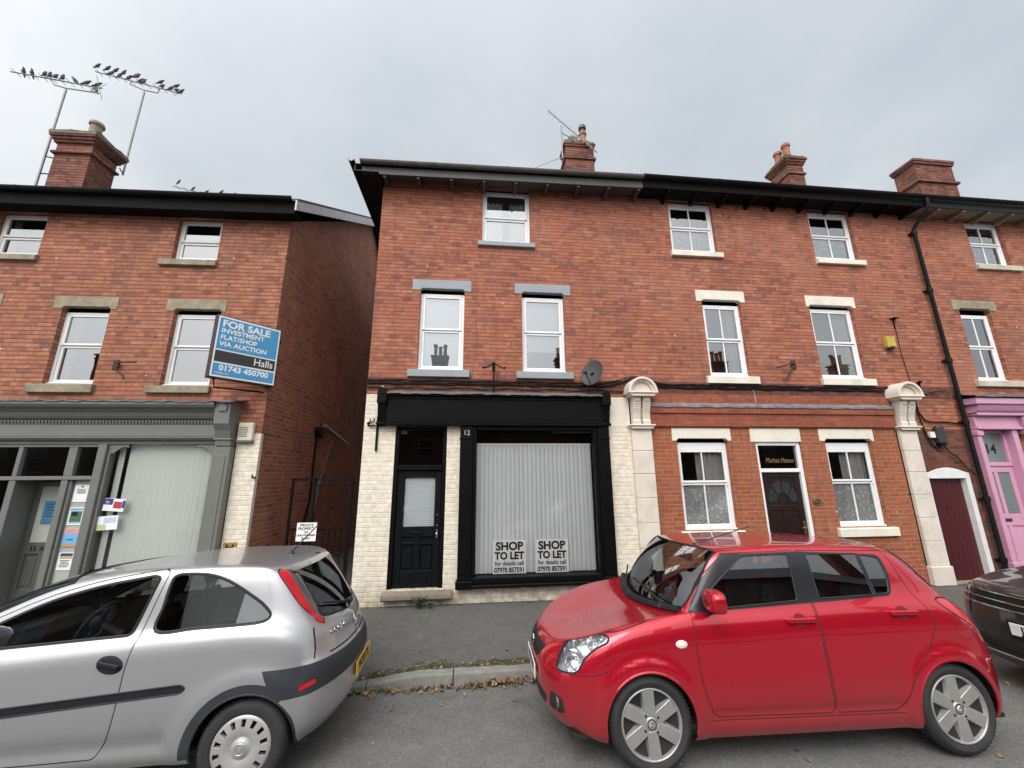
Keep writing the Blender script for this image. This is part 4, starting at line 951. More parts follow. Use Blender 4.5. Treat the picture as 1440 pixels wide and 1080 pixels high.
q.cbox(-2.799, -2.451, -.08, .05, .33, .42, .008); q.cbox(-2.799, -2.451, -.05, .05, .0, .329, .006); q.cbox(-2.799, -2.76, -.04, .03, .421, 1.984); q.cbox(-2.49, -2.451, -.04, .03, .421, 1.984)
q.cbox(-6.3, -3.661, -.09, .05, .33, .45, .01); q.cbox(-6.3, -3.661, -.05, .05, .0, .329, .006)
# scroll brackets in the head of the display window
for s, xx in ((1, -2.279), (-1, -.701)): q.prism([(xx, 2.543), (xx, 2.40)]+[(xx+s*(.04+.16*k/6), 2.40+.10*math.sin(k/6*math.pi/2)) for k in range(7)]+[(xx+s*.26, 2.49), (xx+s*.26, 2.543)], 'y', -.045, -.02)
SFL = HL.part('shopfront', q, m_shop_grey)
q = MB(); q.prism([(-.001, 2.51), (-.14, 2.51), (-.15, 2.60), (-.20, 2.75), (-.27, 2.86), (-.28, 3.20), (-.001, 3.20)], 'x', -.63, -.39); q.cbox(-.65, -.375, -.31, -.001, 3.201, 3.235, .008); q.cbox(-.655, -.375, -.17, -.001, 2.60, 2.63, .006)
q.prism([(-.56, 3.06), (-.44, 3.06), (-.44, 3.15), (-.50, 3.195), (-.56, 3.15)], 'y', -.30, -.279); HL.part('console', q, m_shop_grey, SFL, bevel=.006)
q = MB(); n = 60; vs = []
for i in range(n+1):
    x = -6.3+6.0*i/n; w_ = .008*rr.random()+.006*math.sin(i*1.9); vs += [(x, 0, 3.285+w_), (x, -.15, 3.24+w_), (x, -.345, 3.212+w_*.6), (x, -.35, 3.195+w_*1.5)]
q.add(vs, [(i*4+j, i*4+j+1, (i+1)*4+j+1, (i+1)*4+j) for i in range(n) for j in range(3)], 0, True); HL.part('lead_flashing', q, m_lead_dk, SFL)
q = MB(); q.quad((-2.28, .0, .52), (-.70, .0, .52), (-.70, .0, 2.545), (-2.28, .0, 2.545)); HL.part('display_window', q, m_glass_shop, SFL)
q = MB()
for a, b in ((-6.2, -5.3), (-5.2, -4.5), (-4.42, -3.655), (-3.585, -2.905), (-2.775, -2.451)): q.quad((a, .0, 2.045), (b, .0, 2.045), (b, .0, 2.50), (a, .0, 2.50))
HL.part('transom_light', q, m_glass_trans, SFL)
q = MB(); q.box(-2.76, -2.49, .012, .02, .42, 1.985); HL.part('side_panel', q, m_frost_cream, SFL)
q = MB(); q.quad((-6.3, .0, .45), (-3.66, .0, .45), (-3.66, .0, 1.985), (-6.3, .0, 1.985)); HL.part('side_window', q, m_glass_shop, SFL)
# door, set back in the lobby
q = MB(); x0, x1, dy = -3.555, -2.905, .24; z0, z1 = .12, 1.95
q.cbox(x0, x0+.085, dy, dy+.045, z0, z1); q.cbox(x1-.085, x1, dy, dy+.045, z0, z1); q.cbox(x0+.086, x1-.086, dy, dy+.045, z1-.07, z1); q.cbox(x0+.086, x1-.086, dy, dy+.045, .84, 1.02); q.cbox(x0+.086, x1-.086, dy, dy+.045, z0, .34)
xm = (x0+x1)/2; q.cbox(xm-.04, xm+.04, dy, dy+.045, .341, .839); q.box(x0+.08, x1-.08, dy+.02, dy+.04, .34, .84); q.cbox(x0+.11, xm-.065, dy+.008, dy+.03, .38, .80, .012); q.cbox(xm+.065, x1-.11, dy+.008, dy+.03, .38, .80, .012)
DL = HL.part('shop_door', q, m_shop_dark)
q = MB(); q.box(x0+.085, x1-.085, dy+.018, dy+.024, 1.02, z1-.07); HL.part('door_glass', q, m_frost_cream, DL)
q = MB(); q.cbox(xm-.04, xm+.24, dy-.008, dy+.01, .90, .96, .004); HL.part('letter_box', q, m_plaque, DL)
text('house_number', '11', .10, m_ink, DL, face_y(xm-.14, dy-.004, .925), bold=.003)
q = MB(); q.box(-3.56, -2.9, -.1, .5, .0, .12); HL.part('door_step', q, m_step)

# ------------------------------------------------------------------ blinds
def v_blind(name, label, x0, x1, z0, z1, y, n, ang, mat, to=lambda x, y, z: (x, y, z), wd=.089, skip=(), tilt=0.):
    base = Vector(to((x0+x1)/2, y, z0)); q = MB()
    for i in range(n):
        if i in skip: continue
        cx = x0+(x1-x0)*(i+.5)/n; a = R(ang)+random.uniform(-.05, .05); dx, dy = math.cos(a)*wd/2, math.sin(a)*wd/2; lean = tilt*random.uniform(-1, 1)
        vs = []
        for zz in (z0, z1):
            for k in range(4):
                f = k/3*2-1; cv = .007*(1-f*f)
                vs.append(Vector(to(cx+dx*f+lean*(z1-zz), y+dy*f-cv, zz))-base)
        q.add([tuple(v) for v in vs], [(k, k+1, 5+k, 4+k) for k in range(3)], 0, True)
    q.box(*[c for c in ()]) if False else None
    a, b = Vector(to(x0, y-.02, z1))-base, Vector(to(x1, y+.02, z1+.04))-base
    o = q.build(name, mat); o.location = base
    tag(o, label, 'blind', None)
    k = MB(); k.box(a.x, b.x, min(a.y, b.y), max(a.y, b.y)+.01, a.z, b.z); k.build('headrail', m_upvc, o)
    return o
v_blind('vertical_blind', 'pale grey vertical blind hanging inside the black shopfront window', .075, 2.155, .41, 2.53, .115, 27, 17, m_blind)
v_blind('vertical_blind', 'cream vertical blind with gaps hanging inside the grey shop window on the left', -2.26, -.72, .50, 2.54, .10, 19, 5, m_blind_cream, LW, skip=(1, 18), tilt=.004, wd=.086)

# ------------------------------------------------------------------ posters and stickers in the left shop
def sheet(name, label, x0, x1, z0, z1, y, bands, cat='poster', group=None, to=LW, rot=0., lines=()):
    base = Vector(to((x0+x1)/2, y, z0)); q = MB(); mats = [m_paper]; w, h = x1-x0, z1-z0
    M_ = Matrix.Rotation(LROT, 4, 'Z') @ Matrix.Translation((0, 0, h/2)) @ Matrix.Rotation(rot, 4, 'Y') @ Matrix.Translation((0, 0, -h/2))
    q.box(-w/2, w/2, -.003, .003, 0, h, 0, M_)
    for (a, b, c, d, mt) in bands:
        if mt not in mats: mats.append(mt)
        q.box(-w/2+a*w, -w/2+b*w, -.0055, -.0031, c*h, d*h, mats.index(mt), M_)
    o = q.build(name, mats); o.location = base; return tag(o, label, cat, group)
txt = lambda z0, n, a=.15, b=.85, st=.05: [(a+.04*(i % 3), b-.05*((i*2) % 3), z0-st*i, z0-st*i+st*.4, m_plaque) for i in range(n)]
G_ = 'posters in the left shop door surround'
sheet('poster', 'white notice with small dark text, topmost of the posters beside the shop door', -2.735, -2.515, 1.645, 1.905, .006, [(.42, .58, .86, .93, m_plaque)]+txt(.74, 6), group=G_)
sheet('poster', 'poster with a dark green landscape picture, second down beside the shop door', -2.735, -2.515, 1.30, 1.565, .006, [(.12, .88, .18, .78, m_paper_green), (.2, .6, .5, .74, m_paper_dkblue), (.12, .88, .10, .16, m_paper_sky), (.05, .95, .82, .95, m_paper_sky)], group=G_)
sheet('poster', 'pink and sky blue beach poster, third down beside the shop door', -2.735, -2.515, .98, 1.245, .006, [(.0, 1., .0, .16, m_paper_sand), (0, 1, .16, .74, m_paper_sky), (0, 1, .74, 1., m_paper_pink), (.2, .7, .35, .45, m_paper)], group=G_)
sheet('poster', 'white notice with a blue and yellow header, lowest beside the shop door', -2.735, -2.515, .65, .90, .006, [(.1, .9, .80, .96, m_paper_dkblue), (.1, .9, .66, .78, m_alarm_y)]+txt(.54, 5, .15, .8, .09), group=G_)
sheet('poster', 'dark blue notice taped inside the frosted glass of the left shop door', -3.37, -3.07, 1.30, 1.655, .25, [(.0, 1., .0, 1., m_paper_blue)]+[(.15, .85, .30+.13*i, .35+.13*i, m_paper_sky) for i in range(5)]+[(.1, .9, .985, 1., m_paper_sky)], group=G_)
G2 = 'torn stickers on the left shop window'
sheet('sticker', 'torn purple and red sticker on the left shop window', -2.245, -1.93, 1.50, 1.69, -.006, [(.0, .42, .5, .98, m_paper_dkblue), (.1, .3, .62, .8, m_paper), (.48, .86, .25, .78, m_paper_red), (.88, 1., .3, .9, m_paper_dkblue)], 'sticker', G2, rot=.08)
sheet('sticker', 'torn pale green and white sticker below the purple one', -2.28, -1.98, 1.22, 1.43, -.006, [(.0, .45, .0, .42, plain('pale_green_print', (.45, .58, .30), .6)), (.3, .9, .5, .9, plain('pale_lilac_print', (.52, .54, .68), .6))], 'sticker', G2, rot=-.06)
# ------------------------------------------------------------------ signs
def to_let(name, label, x0, x1):
    w, h = x1-x0, .53; t_ = thing(name, label, 'sign', ((x0+x1)/2, .045, .41))
    q = MB(); q.cbox(-w/2, w/2, -.004, .004, 0, h, .002); b = q.build('board', m_sign_plastic, t_)
    ln = lambda s, sz, z, sx, bo: (s, sz, face_y(0, -.0055, z), dict(sx=sx, bold=bo))
    text_into([ln('SHOP', .178, .425, 1.03, .007), ln('TO LET', .158, .275, .95, .0065), ln('for details call', .093, .158, .93, .0018), ln('07970 857591', .103, .055, .86, .003)], 'lettering', m_ink, t_)
to_let('sign_board', 'white shop to let board with black lettering, nearer the door of the black shopfront', .36, .925)
to_let('sign_board', 'white shop to let board with black lettering, in the middle of the black shop window', 1.085, 1.66)
# for sale box sign at 45 degrees on the corner of the left house
p_in, p_out = Vector((-3.44, -.02, 0)), Vector((-4.09, -.71, 0)); dv = (p_in-p_out); L_ = dv.length; ang = math.atan2(dv.y, dv.x)
ts = thing('estate_agent_sign', 'blue and black for sale box sign angled off the corner of the left house', 'sign', ((p_in+p_out)/2).to_tuple()[:2]+(3.53,), ang)
q = MB(); th = .15; hh = 1.035; q.cbox(-L_/2, L_/2, .002, th, 0, hh, .006); bx = q.build('case', m_signblack, ts)
q = MB(); e_ = .018; q.box(-L_/2+e_, L_/2-e_, -.002, .001, e_, hh-e_); q.build('white_panel', m_signwhite, ts)
W2 = L_/2-e_-.022
q = MB(); q.box(-W2, W2, -.004, -.0021, .47, hh-.045); q.box(-W2, W2, -.004, -.0021, .045, .235); q.build('blue_panel', m_signblue, ts)
q = MB(); q.box(-W2, W2, -.004, -.0021, .262, .447); q.build('black_panel', m_signblack, ts)
lf = lambda s, sz, x, z, sx, bo, al='LEFT': (s, sz, face_y(x, -.0052, z), dict(sx=sx, bold=bo, align=al, extrude=.001))
text_into([lf('FOR SALE', .160, -W2+.035, .895, 1.02, .005), lf('INVESTMENT', .108, -W2+.035, .778, .98, .0025), lf('FLAT/SHOP', .108, -W2+.035, .668, .96, .0025), lf('VIA AUCTION', .108, -W2+.035, .558, 1.0, .0025), lf('Halls', .17, W2-.03, .355, .88, .001, 'RIGHT'), lf('01743 450700', .125, 0, .165, .98, .004, 'CENTER'), lf('hallsgb.com', .04, -W2+.035, .085, 1., .0)], 'lettering', m_signwhite, ts)
q = MB(); q.tube([(L_/2-.02, th*.6, .2), (L_/2+.06, th+.02, .2)], .02, 8); q.build('mounting_bracket', m_black_rail, ts); q = MB(); q.tube([(L_/2-.02, th*.6, .85), (L_/2+.06, th+.02, .85)], .02, 8); q.build('mounting_bracket', m_black_rail, ts); q = MB(); q.tube([(-L_/2+.1, th*.5, .0), (-L_/2+.12, th*.5, -.14), (L_/2-.2, th*.9, -.1), (L_/2-.0, th+.02, -.1)], .014, 8); q.build('mounting_bracket', m_black_rail, ts)
# private property notice on the alley gate
tp = thing('notice_plate', 'small white private property notice fixed to the iron alley gate', 'sign', (-2.84, .475, .925))
q = MB(); q.cbox(-.165, .165, -.004, .004, 0, .305, .002); q.build('plate', m_sign_plastic, tp)
lp = lambda s, sz, z, sx=.9: (s, sz, face_y(0, -.0055, z), dict(sx=sx, bold=.0012, extrude=.0008))
text_into([lp('PRIVATE', .066, .262), lp('PROPERTY', .066, .203), lp('NO', .045, .148), lp('UNAUTHORISED', .046, .098, .88), lp('ENTRY', .052, .045)], 'lettering', m_ink, tp)
# ------------------------------------------------------------------ small things on the walls
def single(name, q, mats, label, cat, loc, group=None, rotz=0., **kw):
    o = q.build(name, mats, **kw); o.location = loc; o.rotation_euler = (0, 0, rotz); return tag(o, label, cat, group)
def plate_arm(name, label, loc, parts, rotz=0.):
    t_ = thing(name, label, 'bracket', loc, rotz); return t_
G_b = 'empty sign brackets on the fronts'
# 1 bracket on the left house between its first floor windows
t_ = thing('sign_bracket', 'rusty empty sign bracket between the two first floor windows of the left house', 'bracket', LW(-2.545, 0, 3.72), LROT, G_b)
q = MB(); q.cbox(-.045, .045, -.02, 0, .09, .26, .004); q.build('wall_plate', m_rust, t_)
q = MB(); q.tube([(.02, -.02, .21), (.50, -.22, .165)], .013, 8); q.tube([(.0, -.02, .11), (.21, -.06, -.04), (.215, -.06, -.10)], .011, 8); q.tube([(.03, -.02, .15), (.10, -.05, .145)], .016, 8); q.build('arm', m_rust, t_)
# 2 cross shaped bracket on the white wall left of the black shopfront
t_ = thing('sign_bracket', 'black iron cross shaped bracket on the white wall beside the black shopfront', 'bracket', (-1.655, -.005, 2.43), 0, G_b)
q = MB(); q.cbox(-.018, .018, -.03, 0, 0, .60, .004); q.build('wall_plate', m_black_rail, t_)
q = MB(); q.tube([(.14, -.03, .435), (-.15, -.04, .43), (-.16, -.05, .47), (-.12, -.06, .50)], .013, 8); q.tube([(-.15, -.04, .45), (-.05, -.04, .52), (-.06, -.04, .56)], .011, 8); q.tube([(-.12, -.05, .49), (-.12, -.05, .55)], .008, 6); q.lathe([(.001, .02), (.02, .02), (.02, -.02), (.001, -.02)], 8, Matrix.Translation((-.155, -.045, .465))); q.build('arm', m_black_rail, t_)
# 3 T shaped bracket standing on the black fascia
t_ = thing('sign_bracket', 'black T shaped iron bracket standing on top of the black shop fascia', 'bracket', (.355, -.10, 3.44), 0, G_b)
q = MB(); q.tube([(0, -.03, 0), (0, -.03, .52)], .014, 8); q.build('post', m_black_rail, t_)
q = MB(); q.cbox(-.03, .03, -.055, .0, .42, .58, .006); q.tube([(0, -.04, .56), (-.16, -.12, .45), (-.20, -.13, .46)], .012, 8); q.tube([(0, -.04, .56), (.16, -.12, .45), (.20, -.13, .46)], .012, 8); q.ball((-.19, -.13, .455), .022, nu=8, nv=6); q.ball((.19, -.13, .455), .022, nu=8, nv=6); q.build('arm', m_black_rail, t_)
# 4 bracket on house 13
t_ = thing('sign_bracket', 'rusty empty sign bracket between the first floor windows over the dark front door', 'bracket', (6.42, 0, 3.86), 0, G_b)
q = MB(); q.cbox(-.05, .05, -.025, 0, .20, .38, .005); q.build('wall_plate', m_rust, t_)
q = MB(); q.tube([(.0, -.02, .32), (-.40, -.20, .20), (-.60, -.28, .14)], .014, 8); q.tube([(.0, -.02, .24), (-.24, -.08, .0), (-.26, -.09, -.06)], .013, 8); q.ball((.0, -.03, .30), .03, nu=8, nv=6); q.build('arm', m_rust, t_)
# 5 spike by the right pilaster
t_ = thing('sign_bracket', 'black iron hook bracket on the brickwork right of the right pilaster', 'bracket', (9.17, 0, 3.50), 0, G_b)
q = MB(); q.cbox(-.03, .03, -.02, 0, .0, .34, .004); q.build('wall_plate', m_black_rail, t_)
q = MB(); q.tube([(.0, -.02, .05), (.30, -.05, .13), (.52, -.06, .15)], .009, 8); q.tube([(0, -.02, .28), (-.02, -.10, .34)], .010, 8); q.ball((0, -.04, .33), .028, nu=8, nv=6); q.ball((0, -.03, .02), .022, nu=8, nv=6); q.build('arm', m_black_rail, t_)
# satellite dish
t_ = thing('satellite_dish', 'dark grey satellite dish on the brick wall right of the middle first floor window', 'satellite dish', (2.16, 0, 3.70))
nz = Vector((-.66, -.68, .33)).normalized(); ex = Vector((0, 0, 1)).cross(nz).normalized(); ey = nz.cross(ex); Md = Matrix((ex, ey, nz)).transposed().to_4x4(); Md.translation = (.03, -.20, .12); Md = Md @ Matrix.Diagonal((.80, 1.0, 1, 1))
q = MB(); prof = [(.001, 0)]+[(.26*k/8, .055*(k/8)**2) for k in range(1, 9)]+[(.268, .058), (.266, .05)]+[(.26*k/8, .055*(k/8)**2-.008) for k in range(8, 0, -1)]; q.lathe(prof, 32, Md); q.build('dish', m_dish, t_)
lo = Md @ Vector((0, -.25, .04)); b = Md @ Vector((0, -.13, .30))
q = MB(); q.tube([lo, b], .011, 8); q.build('feed_arm', m_dish, t_)
q = MB(); q.ball(tuple(b), .038, nu=10, nv=8); q.tube([b, b+(Md.to_3x3() @ Vector((0, 0, -.07)))], .02, 10); q.build('feed_horn', m_dish, t_)
q = MB(); q.cbox(-.05, .05, -.02, 0, .02, .18, .004); q.tube([(0, -.01, .10), (0, -.16, .10), (.02, -.22, .14)], .02, 10); q.build('wall_mount', m_black_rail, t_)
# alarm boxes, junction boxes
t_ = thing('alarm_box', 'faded yellow alarm box high on the brick wall left of the long downpipe', 'alarm box', (8.685, 0, 4.55))
q = MB(); q.prism([(-.10, .03), (-.085, 0), (.085, 0), (.10, .03), (.10, .245), (-.10, .245)], 'y', -.085, 0); q.build('case', m_alarm_y, t_, bevel=.01)
q = MB(); q.cbox(-.075, .075, -.09, -.02, -.02, .05, .02); q.build('strobe', m_plaque, t_)
q = MB(); q.cbox(-.07, .075, -.025, 0, 0, .03, .004); q.cbox(-.05, .08, -.09, -.026, .012, .028, .004); q.box(.0, .012, -.02, -.001, -.2, 0)
single('wall_hook', q, m_black_rail, 'small dark wall hook above the faded yellow alarm box', 'hook', (8.93, 0, 5.21))
t_ = thing('alarm_box', 'cream alarm box with louvres at the top of the white pier of the left house', 'alarm box', LW(-.225, -.004, 2.60), LROT)
q = MB(); q.cbox(-.12, .12, -.075, 0, .0, .30, .012); q.build('case', m_cream_pl, t_)
q = MB(); [q.cbox(-.10, .04, -.08, -.074, .06+.03*i, .075+.03*i, .002) for i in range(6)]; q.build('louvre', m_stone_raw, t_)
q = MB(); q.cbox(-.13, .13, -.08, 0, -.03, .0, .008); q.build('base', m_shop_grey, t_)
t_ = thing('junction_box', 'tall black cable junction box on the wall left of the long downpipe', 'junction box', (9.30, 0, 2.55))
q = MB(); q.cbox(-.085, .085, -.12, 0, 0, .37, .035); q.build('case', m_plaque, t_)
q = MB(); q.cbox(-.07, .07, -.1, 0, -.02, .03, .01); q.build('cable_gland', m_black_rail, t_)
q = MB(); q.cbox(-.055, .055, -.055, 0, 0, .12, .006); single('junction_box', q, m_white_pl, 'small white junction box left of the tall black one', 'junction box', (9.155, 0, 2.68))
t_ = thing('hydrant_plate', 'ochre fire hydrant H plate low on the white pier of the left house', 'sign', LW(-.235, -.005, .862), LROT)
q = MB(); q.cbox(-.10, .10, -.012, 0, 0, .145, .004); q.build('plate', m_hydrant, t_)
q = MB(); q.box(-.06, -.035, -.0145, -.0122, .03, .12); q.box(.035, .06, -.0145, -.0122, .03, .12); q.box(-.035, .035, -.0145, -.0122, .062, .085); q.build('letter_h', m_ink, t_)
t_ = thing('wall_plaque', 'small oval dark plaque on the orange brick right of the dark front door', 'plaque', (6.42, 0, 1.41))
q = MB(); q.lathe([(.001, .012), (.07, .012), (.082, .004), (.082, 0)], 24, Matrix.Translation((0, -.0, .075)) @ Matrix.Rotation(R(90), 4, 'X') @ Matrix.Diagonal((1.05, .85, 1, 1))); q.build('plate', m_plaque, t_)
q = MB(); q.lathe([(.055, .0125), (.06, .0145), (.065, .0125)], 24, Matrix.Translation((0, -.0, .075)) @ Matrix.Rotation(R(90), 4, 'X') @ Matrix.Diagonal((1.05, .85, 1, 1))); q.lathe([(.001, .016), (.02, .0145), (.022, .0125)], 10, Matrix.Translation((0, -.0, .075)) @ Matrix.Rotation(R(90), 4, 'X')); q.build('rim', m_brass, t_)
# small tap/hook on the white pier corner
q = MB(); q.tube([(0, 0, 0), (.0, -.06, .0), (.0, -.06, .05)], .012, 8); q.tube([(0, -.03, 0), (.05, -.03, 0)], .01, 8); single('wall_hook', q, m_black_rail, 'tiny black hook on the corner of the white pier of the left house', 'hook', LW(-.02, -.004, 2.0))

# ------------------------------------------------------------------ cables along the fronts
def run(x0, x1, z, n, amp, hump=None, y=-.035, ph=0.):
    pts = []
    for i in range(n+1):
        x = x0+(x1-x0)*i/n; zz = z+amp*math.sin(i*.9+ph)+amp*.6*math.sin(i*2.3+ph*2)
        yy = y
        for h in (hump or ()):
            d = (x-h)/.40
            if abs(d) < 1.6: zz += .14*math.exp(-d*d*1.2)
        pts.append((x, yy-.008*math.sin(i*1.7+ph), zz))
    return pts
q = MB()
for z, r, ph, y in ((3.60, .012, 0., -.03), (3.62, .010, 1.3, -.028), (3.66, .009, 2.6, -.034), (3.672, .008, 4.1, -.03)): q.tube([(p[0], p[1], p[2]) for p in run(-1.88, 8.3, z+.02, 90, .007, (3.05,), y, ph)], r, 6)
q.tube(run(3.5, 9.0, 3.68, 50, .012, None, -.03, .7), .011, 6); q.tube(run(-1.88, 3.0, 3.545, 40, .012, None, -.03, 2.), .008, 6)
def free(name, q, label, mat=m_cable): 
    v0 = Vector(q.v[0]); q.v = [tuple(Vector(v)-v0) for v in q.v]; o = q.build(name, mat); o.location = v0; return tag(o, label, 'cable', 'cables on the house fronts')
free('cable_bundle', q, 'bundle of black cables running along the fronts above the black shopfront and pilasters')
q = MB()
q.tube([(8.35, -.03, 3.70), (8.75, -.05, 3.66), (8.93, -.06, 3.45), (8.98, -.03, 3.20), (9.08, -.03, 3.03), (9.25, -.03, 3.0), (9.6, -.03, 3.0), (9.86, -.03, 2.96)], .015, 6)
q.tube([(8.92, -.04, 3.45), (8.99, -.03, 3.0), (9.02, -.025, 2.72), (9.10, -.025, 2.53), (9.25, -.03, 2.50)], .01, 6); q.tube([(8.97, -.03, 3.2), (9.03, -.025, 2.80), (9.12, -.025, 2.6), (9.2, -.02, 2.45), (9.30, -.02, 2.41)], .008, 6)
free('cable_loop', q, 'black cables looping down from the right pilaster to the junction boxes')
q = MB(); q.tube([(9.32, -.06, 2.55), (9.42, -.05, 2.40), (9.58, -.05, 2.30), (9.70, -.05, 2.12), (9.86, -.05, 1.95)], .011, 6); free('cable_drop', q, 'black cable sagging from the black junction box to the downpipe')
q = MB(); q.tube([(8.95, -.012, 5.2), (8.94, -.012, 4.5), (8.99, -.012, 3.8)], .006, 5); free('alarm_cable', q, 'thin dark cable running down the wall beside the yellow alarm box')
q = MB(); q.tube([(-.03, -.012, 6.2), (.0, -.012, 5.5), (.0, -.012, 4.4), (-.03, -.012, 3.95), (-.05, -.012, 3.75)], .004, 5); free('wall_cable', q, 'thin faded cable down the brick between the two grey lintels', m_stone_raw)
q = MB(); q.tube([(5.45, -.012, 3.66), (5.47, -.03, 3.5), (5.46, -.035, 3.34)], .005, 5); free('loose_wire', q, 'short pale loose wire hanging under the left upper window of the pilastered house', m_cable_lt)

# ------------------------------------------------------------------ the alley : gate and pipes on the gable
tg = thing('iron_gate', 'dark iron gate and frame closing the alley between the two buildings', 'gate', (-2.55, .52, 0))
q = MB()
for x in (-.62, .40): q.cbox(x-.02, x+.02, -.02, .02, 0, 1.98, .003)
q.cbox(-.62, .40, -.02, .02, 1.94, 1.98, .003); q.cbox(-.23, .4, -.018, .018, 1.83, 1.86, .003); q.cbox(-.62, .4, -.018, .018, 1.10, 1.14, .003); q.cbox(-.2, .4, -.018, .018, .98, 1.0, .003); q.cbox(-.62, .4, -.018, .018, .10, .14, .003); q.cbox(-.26, -.22, -.02, .02, 0, 1.98, .003)
q.build('gate_frame', m_black_rail, tg)
q = MB()
for i in range(6): q.tube([(-.13+.1*i, 0, .12), (-.13+.1*i, 0, 1.10)], .008, 6)
for i in range(3): q.tube([(-.54+.1*i, 0, .12), (-.54+.1*i, 0, 1.10)], .008, 6)
q.tube([(.4, 0, .6), (.3, -.03, .72), (.15, -.03, .74), (.05, -.02, .66), (.12, -.02, .58)], .009, 6); q.build('gate_bars', m_black_rail, tg)
q = MB(); X = LX+.07
q.tube([(X, 4.55, 7.0), (X, 4.55, 4.9), (X, 4.40, 4.6), (X, 4.40, .0)], .05, 10)
for z in (6.8, 5.9, 5.0, 3.4, 2.0): q.lathe([(.052, -.06), (.066, -.05), (.066, .05), (.052, .06)], 10, Matrix.Translation((X, 4.55 if z > 4.8 else 4.40, z)))
q.tube([(X, 4.55, 4.95), (X+.03, 3.95, 5.05), (X+.02, 3.75, 4.95), (X, 3.6, 4.7)], .035, 8)
q.tube([(X, 4.72, 7.3), (X, 4.95, 5.6), (X, 4.85, 4.9)], .022, 8)
v0 = Vector((X, 4.4, 0)); q.v = [tuple(Vector(v)-v0) for v in q.v]; single('soil_pipe', q, m_gutter, 'tall black soil pipe on the gable wall deep in the alley', 'pipe', v0)
t_ = thing('downpipe', 'old black downpipe with hopper and sloping pipes on the gable wall in the alley', 'pipe', (LX, 2.1, 0))
q = MB(); q.tube([(.06, .0, 2.9), (.06, .0, 1.5), (.07, -.25, .9), (.07, -.25, 0)], .042, 10); q.build('lower_pipe', m_black_rail, t_)
q = MB(); q.prism([(-.12, 3.06), (.12, 3.06), (.12, 2.98), (.055, 2.82), (-.055, 2.82), (-.12, 2.98)], 'x', .01, .20); q.build('hopper', m_black_rail, t_)
q = MB(); q.tube([(.06, .12, 3.05), (.05, .9, 4.15), (.045, 1.45, 4.95)], .028, 8); q.build('sloping_pipe', m_rust, t_)
q = MB(); q.tube([(.10, .25, 3.10), (.10, .35, 3.14), (.10, 2.05, 2.86), (.06, 2.2, 2.83)], .045, 8); q.build('branch_gutter', m_steel, t_)
q = MB(); q.tube([(.09, .95, 2.85), (.09, .35, 1.75), (.09, .2, 1.1), (.09, .2, 0)], .04, 8); q.build('grey_pipe', m_lead_dk, t_)

# ------------------------------------------------------------------ aerials with starlings
def aerial(name, label, X, Y, z0, z1, boom, arms, ticks, brackets, group='television aerials'):
    t_ = thing(name, label, 'aerial', (X, Y, z0), 0, group); o_ = Vector((X, Y, z0))
    S = lambda p: tuple(Vector(p)-o_)
    if z1 > z0: q = MB(); q.tube([S((X, Y, z0)), S((X, Y, z1))], .024, 8); q.build('mast', m_steel, t_)
    q = MB(); q.tube([S(boom[0]), S(boom[1])], .016, 6)
    q.build('boom', m_alu, t_)
    b0, b1 = Vector(boom[0]), Vector(boom[1])
    q = MB()
    for f, l, d in ticks:
        c = b0.lerp(b1, f); q.tube([S(c-Vector(d)*l), S(c+Vector(d)*l)], .007, 5)
    q.build('element', m_alu, t_)
    if arms: q = MB(); [q.tube([S(p) for p in a], .016, 6) for a in arms]; q.build('support_arm', m_alu, t_)
    for a in brackets or (): q = MB(); q.tube([S(p) for p in a], .014, 6); q.build('chimney_bracket', m_black_rail, t_)
    return b0, b1
dd = (.18, .95, -.15)
A1 = aerial('tv_aerial', 'long television aerial on the mast left of the left chimney, lined with birds', -10.64, 2.2, 8.7, 11.80, ((-12.03, 2.2, 12.22), (-9.82, 2.2, 11.93)), [[(-11.07, 2.2, 12.08), (-10.95, 2.2, 11.92), (-10.64, 2.2, 11.84), (-9.86, 2.2, 11.77)], [(-10.06, 2.2, 11.79), (-10.02, 2.2, 11.95)]], [(.06+.098*i, .11, dd) for i in range(9)]+[(.97, .3, (.1, .35, .9)), (.97, .3, (.1, .35, -.9))], [[(-10.66, 2.2, 9.75), (-10.35, 2.25, 9.72)], [(-10.66, 2.2, 9.25), (-10.3, 2.25, 9.28)]])
A2 = aerial('tv_aerial', 'long television aerial on the mast right of the left chimney, crowded with birds', -9.58, 3.0, 10.0, 12.80, ((-10.98, 3., 13.37), (-8.58, 3., 12.84)), [[(-9.98, 3., 13.14), (-10.0, 3., 13.03), (-9.60, 3., 12.86), (-9.22, 3., 12.80), (-9.20, 3., 12.97)]], [(.04+.094*i, .11, dd) for i in range(10)]+[(.96, .2, (.1, .35, .9))], [[(-9.50, 3.0, 10.42), (-9.62, 3.0, 10.42)], [(-9.55, 2.85, 10.08), (-9.62, 3.0, 10.08)]])
A3 = aerial('tv_aerial', 'distant aerial with birds peeping over the gutter of the left house', -9.4, 6.4, 11.0, 11.95, ((-11.12, 6.4, 12.38), (-8.3, 6.4, 11.80)), [], [(.06+.1*i, .1, dd) for i in range(9)], None)
A4 = aerial('tv_aerial', 'slanting television aerial strapped to the chimney of the black fronted house', 2.40, 2.1, 10.75, 11.86, ((1.98, 1.9, 12.13), (3.36, 1.95, 10.88)), [[(2.40, 2.1, 11.62), (2.62, 2.0, 11.36), (2.80, 1.97, 11.17)]], [(.02+.105*i, .16, (.25, .2, .9)) for i in range(6)]+[(.66+.07*i, .10, (.25, .2, .9)) for i in range(5)]+[(.6, .12, (-.9, .1, -.6))], [[(2.40, 2.1, 11.16), (2.55, 2.1, 11.16)], [(2.40, 2.1, 10.8), (2.5, 2.1, 10.8)]])
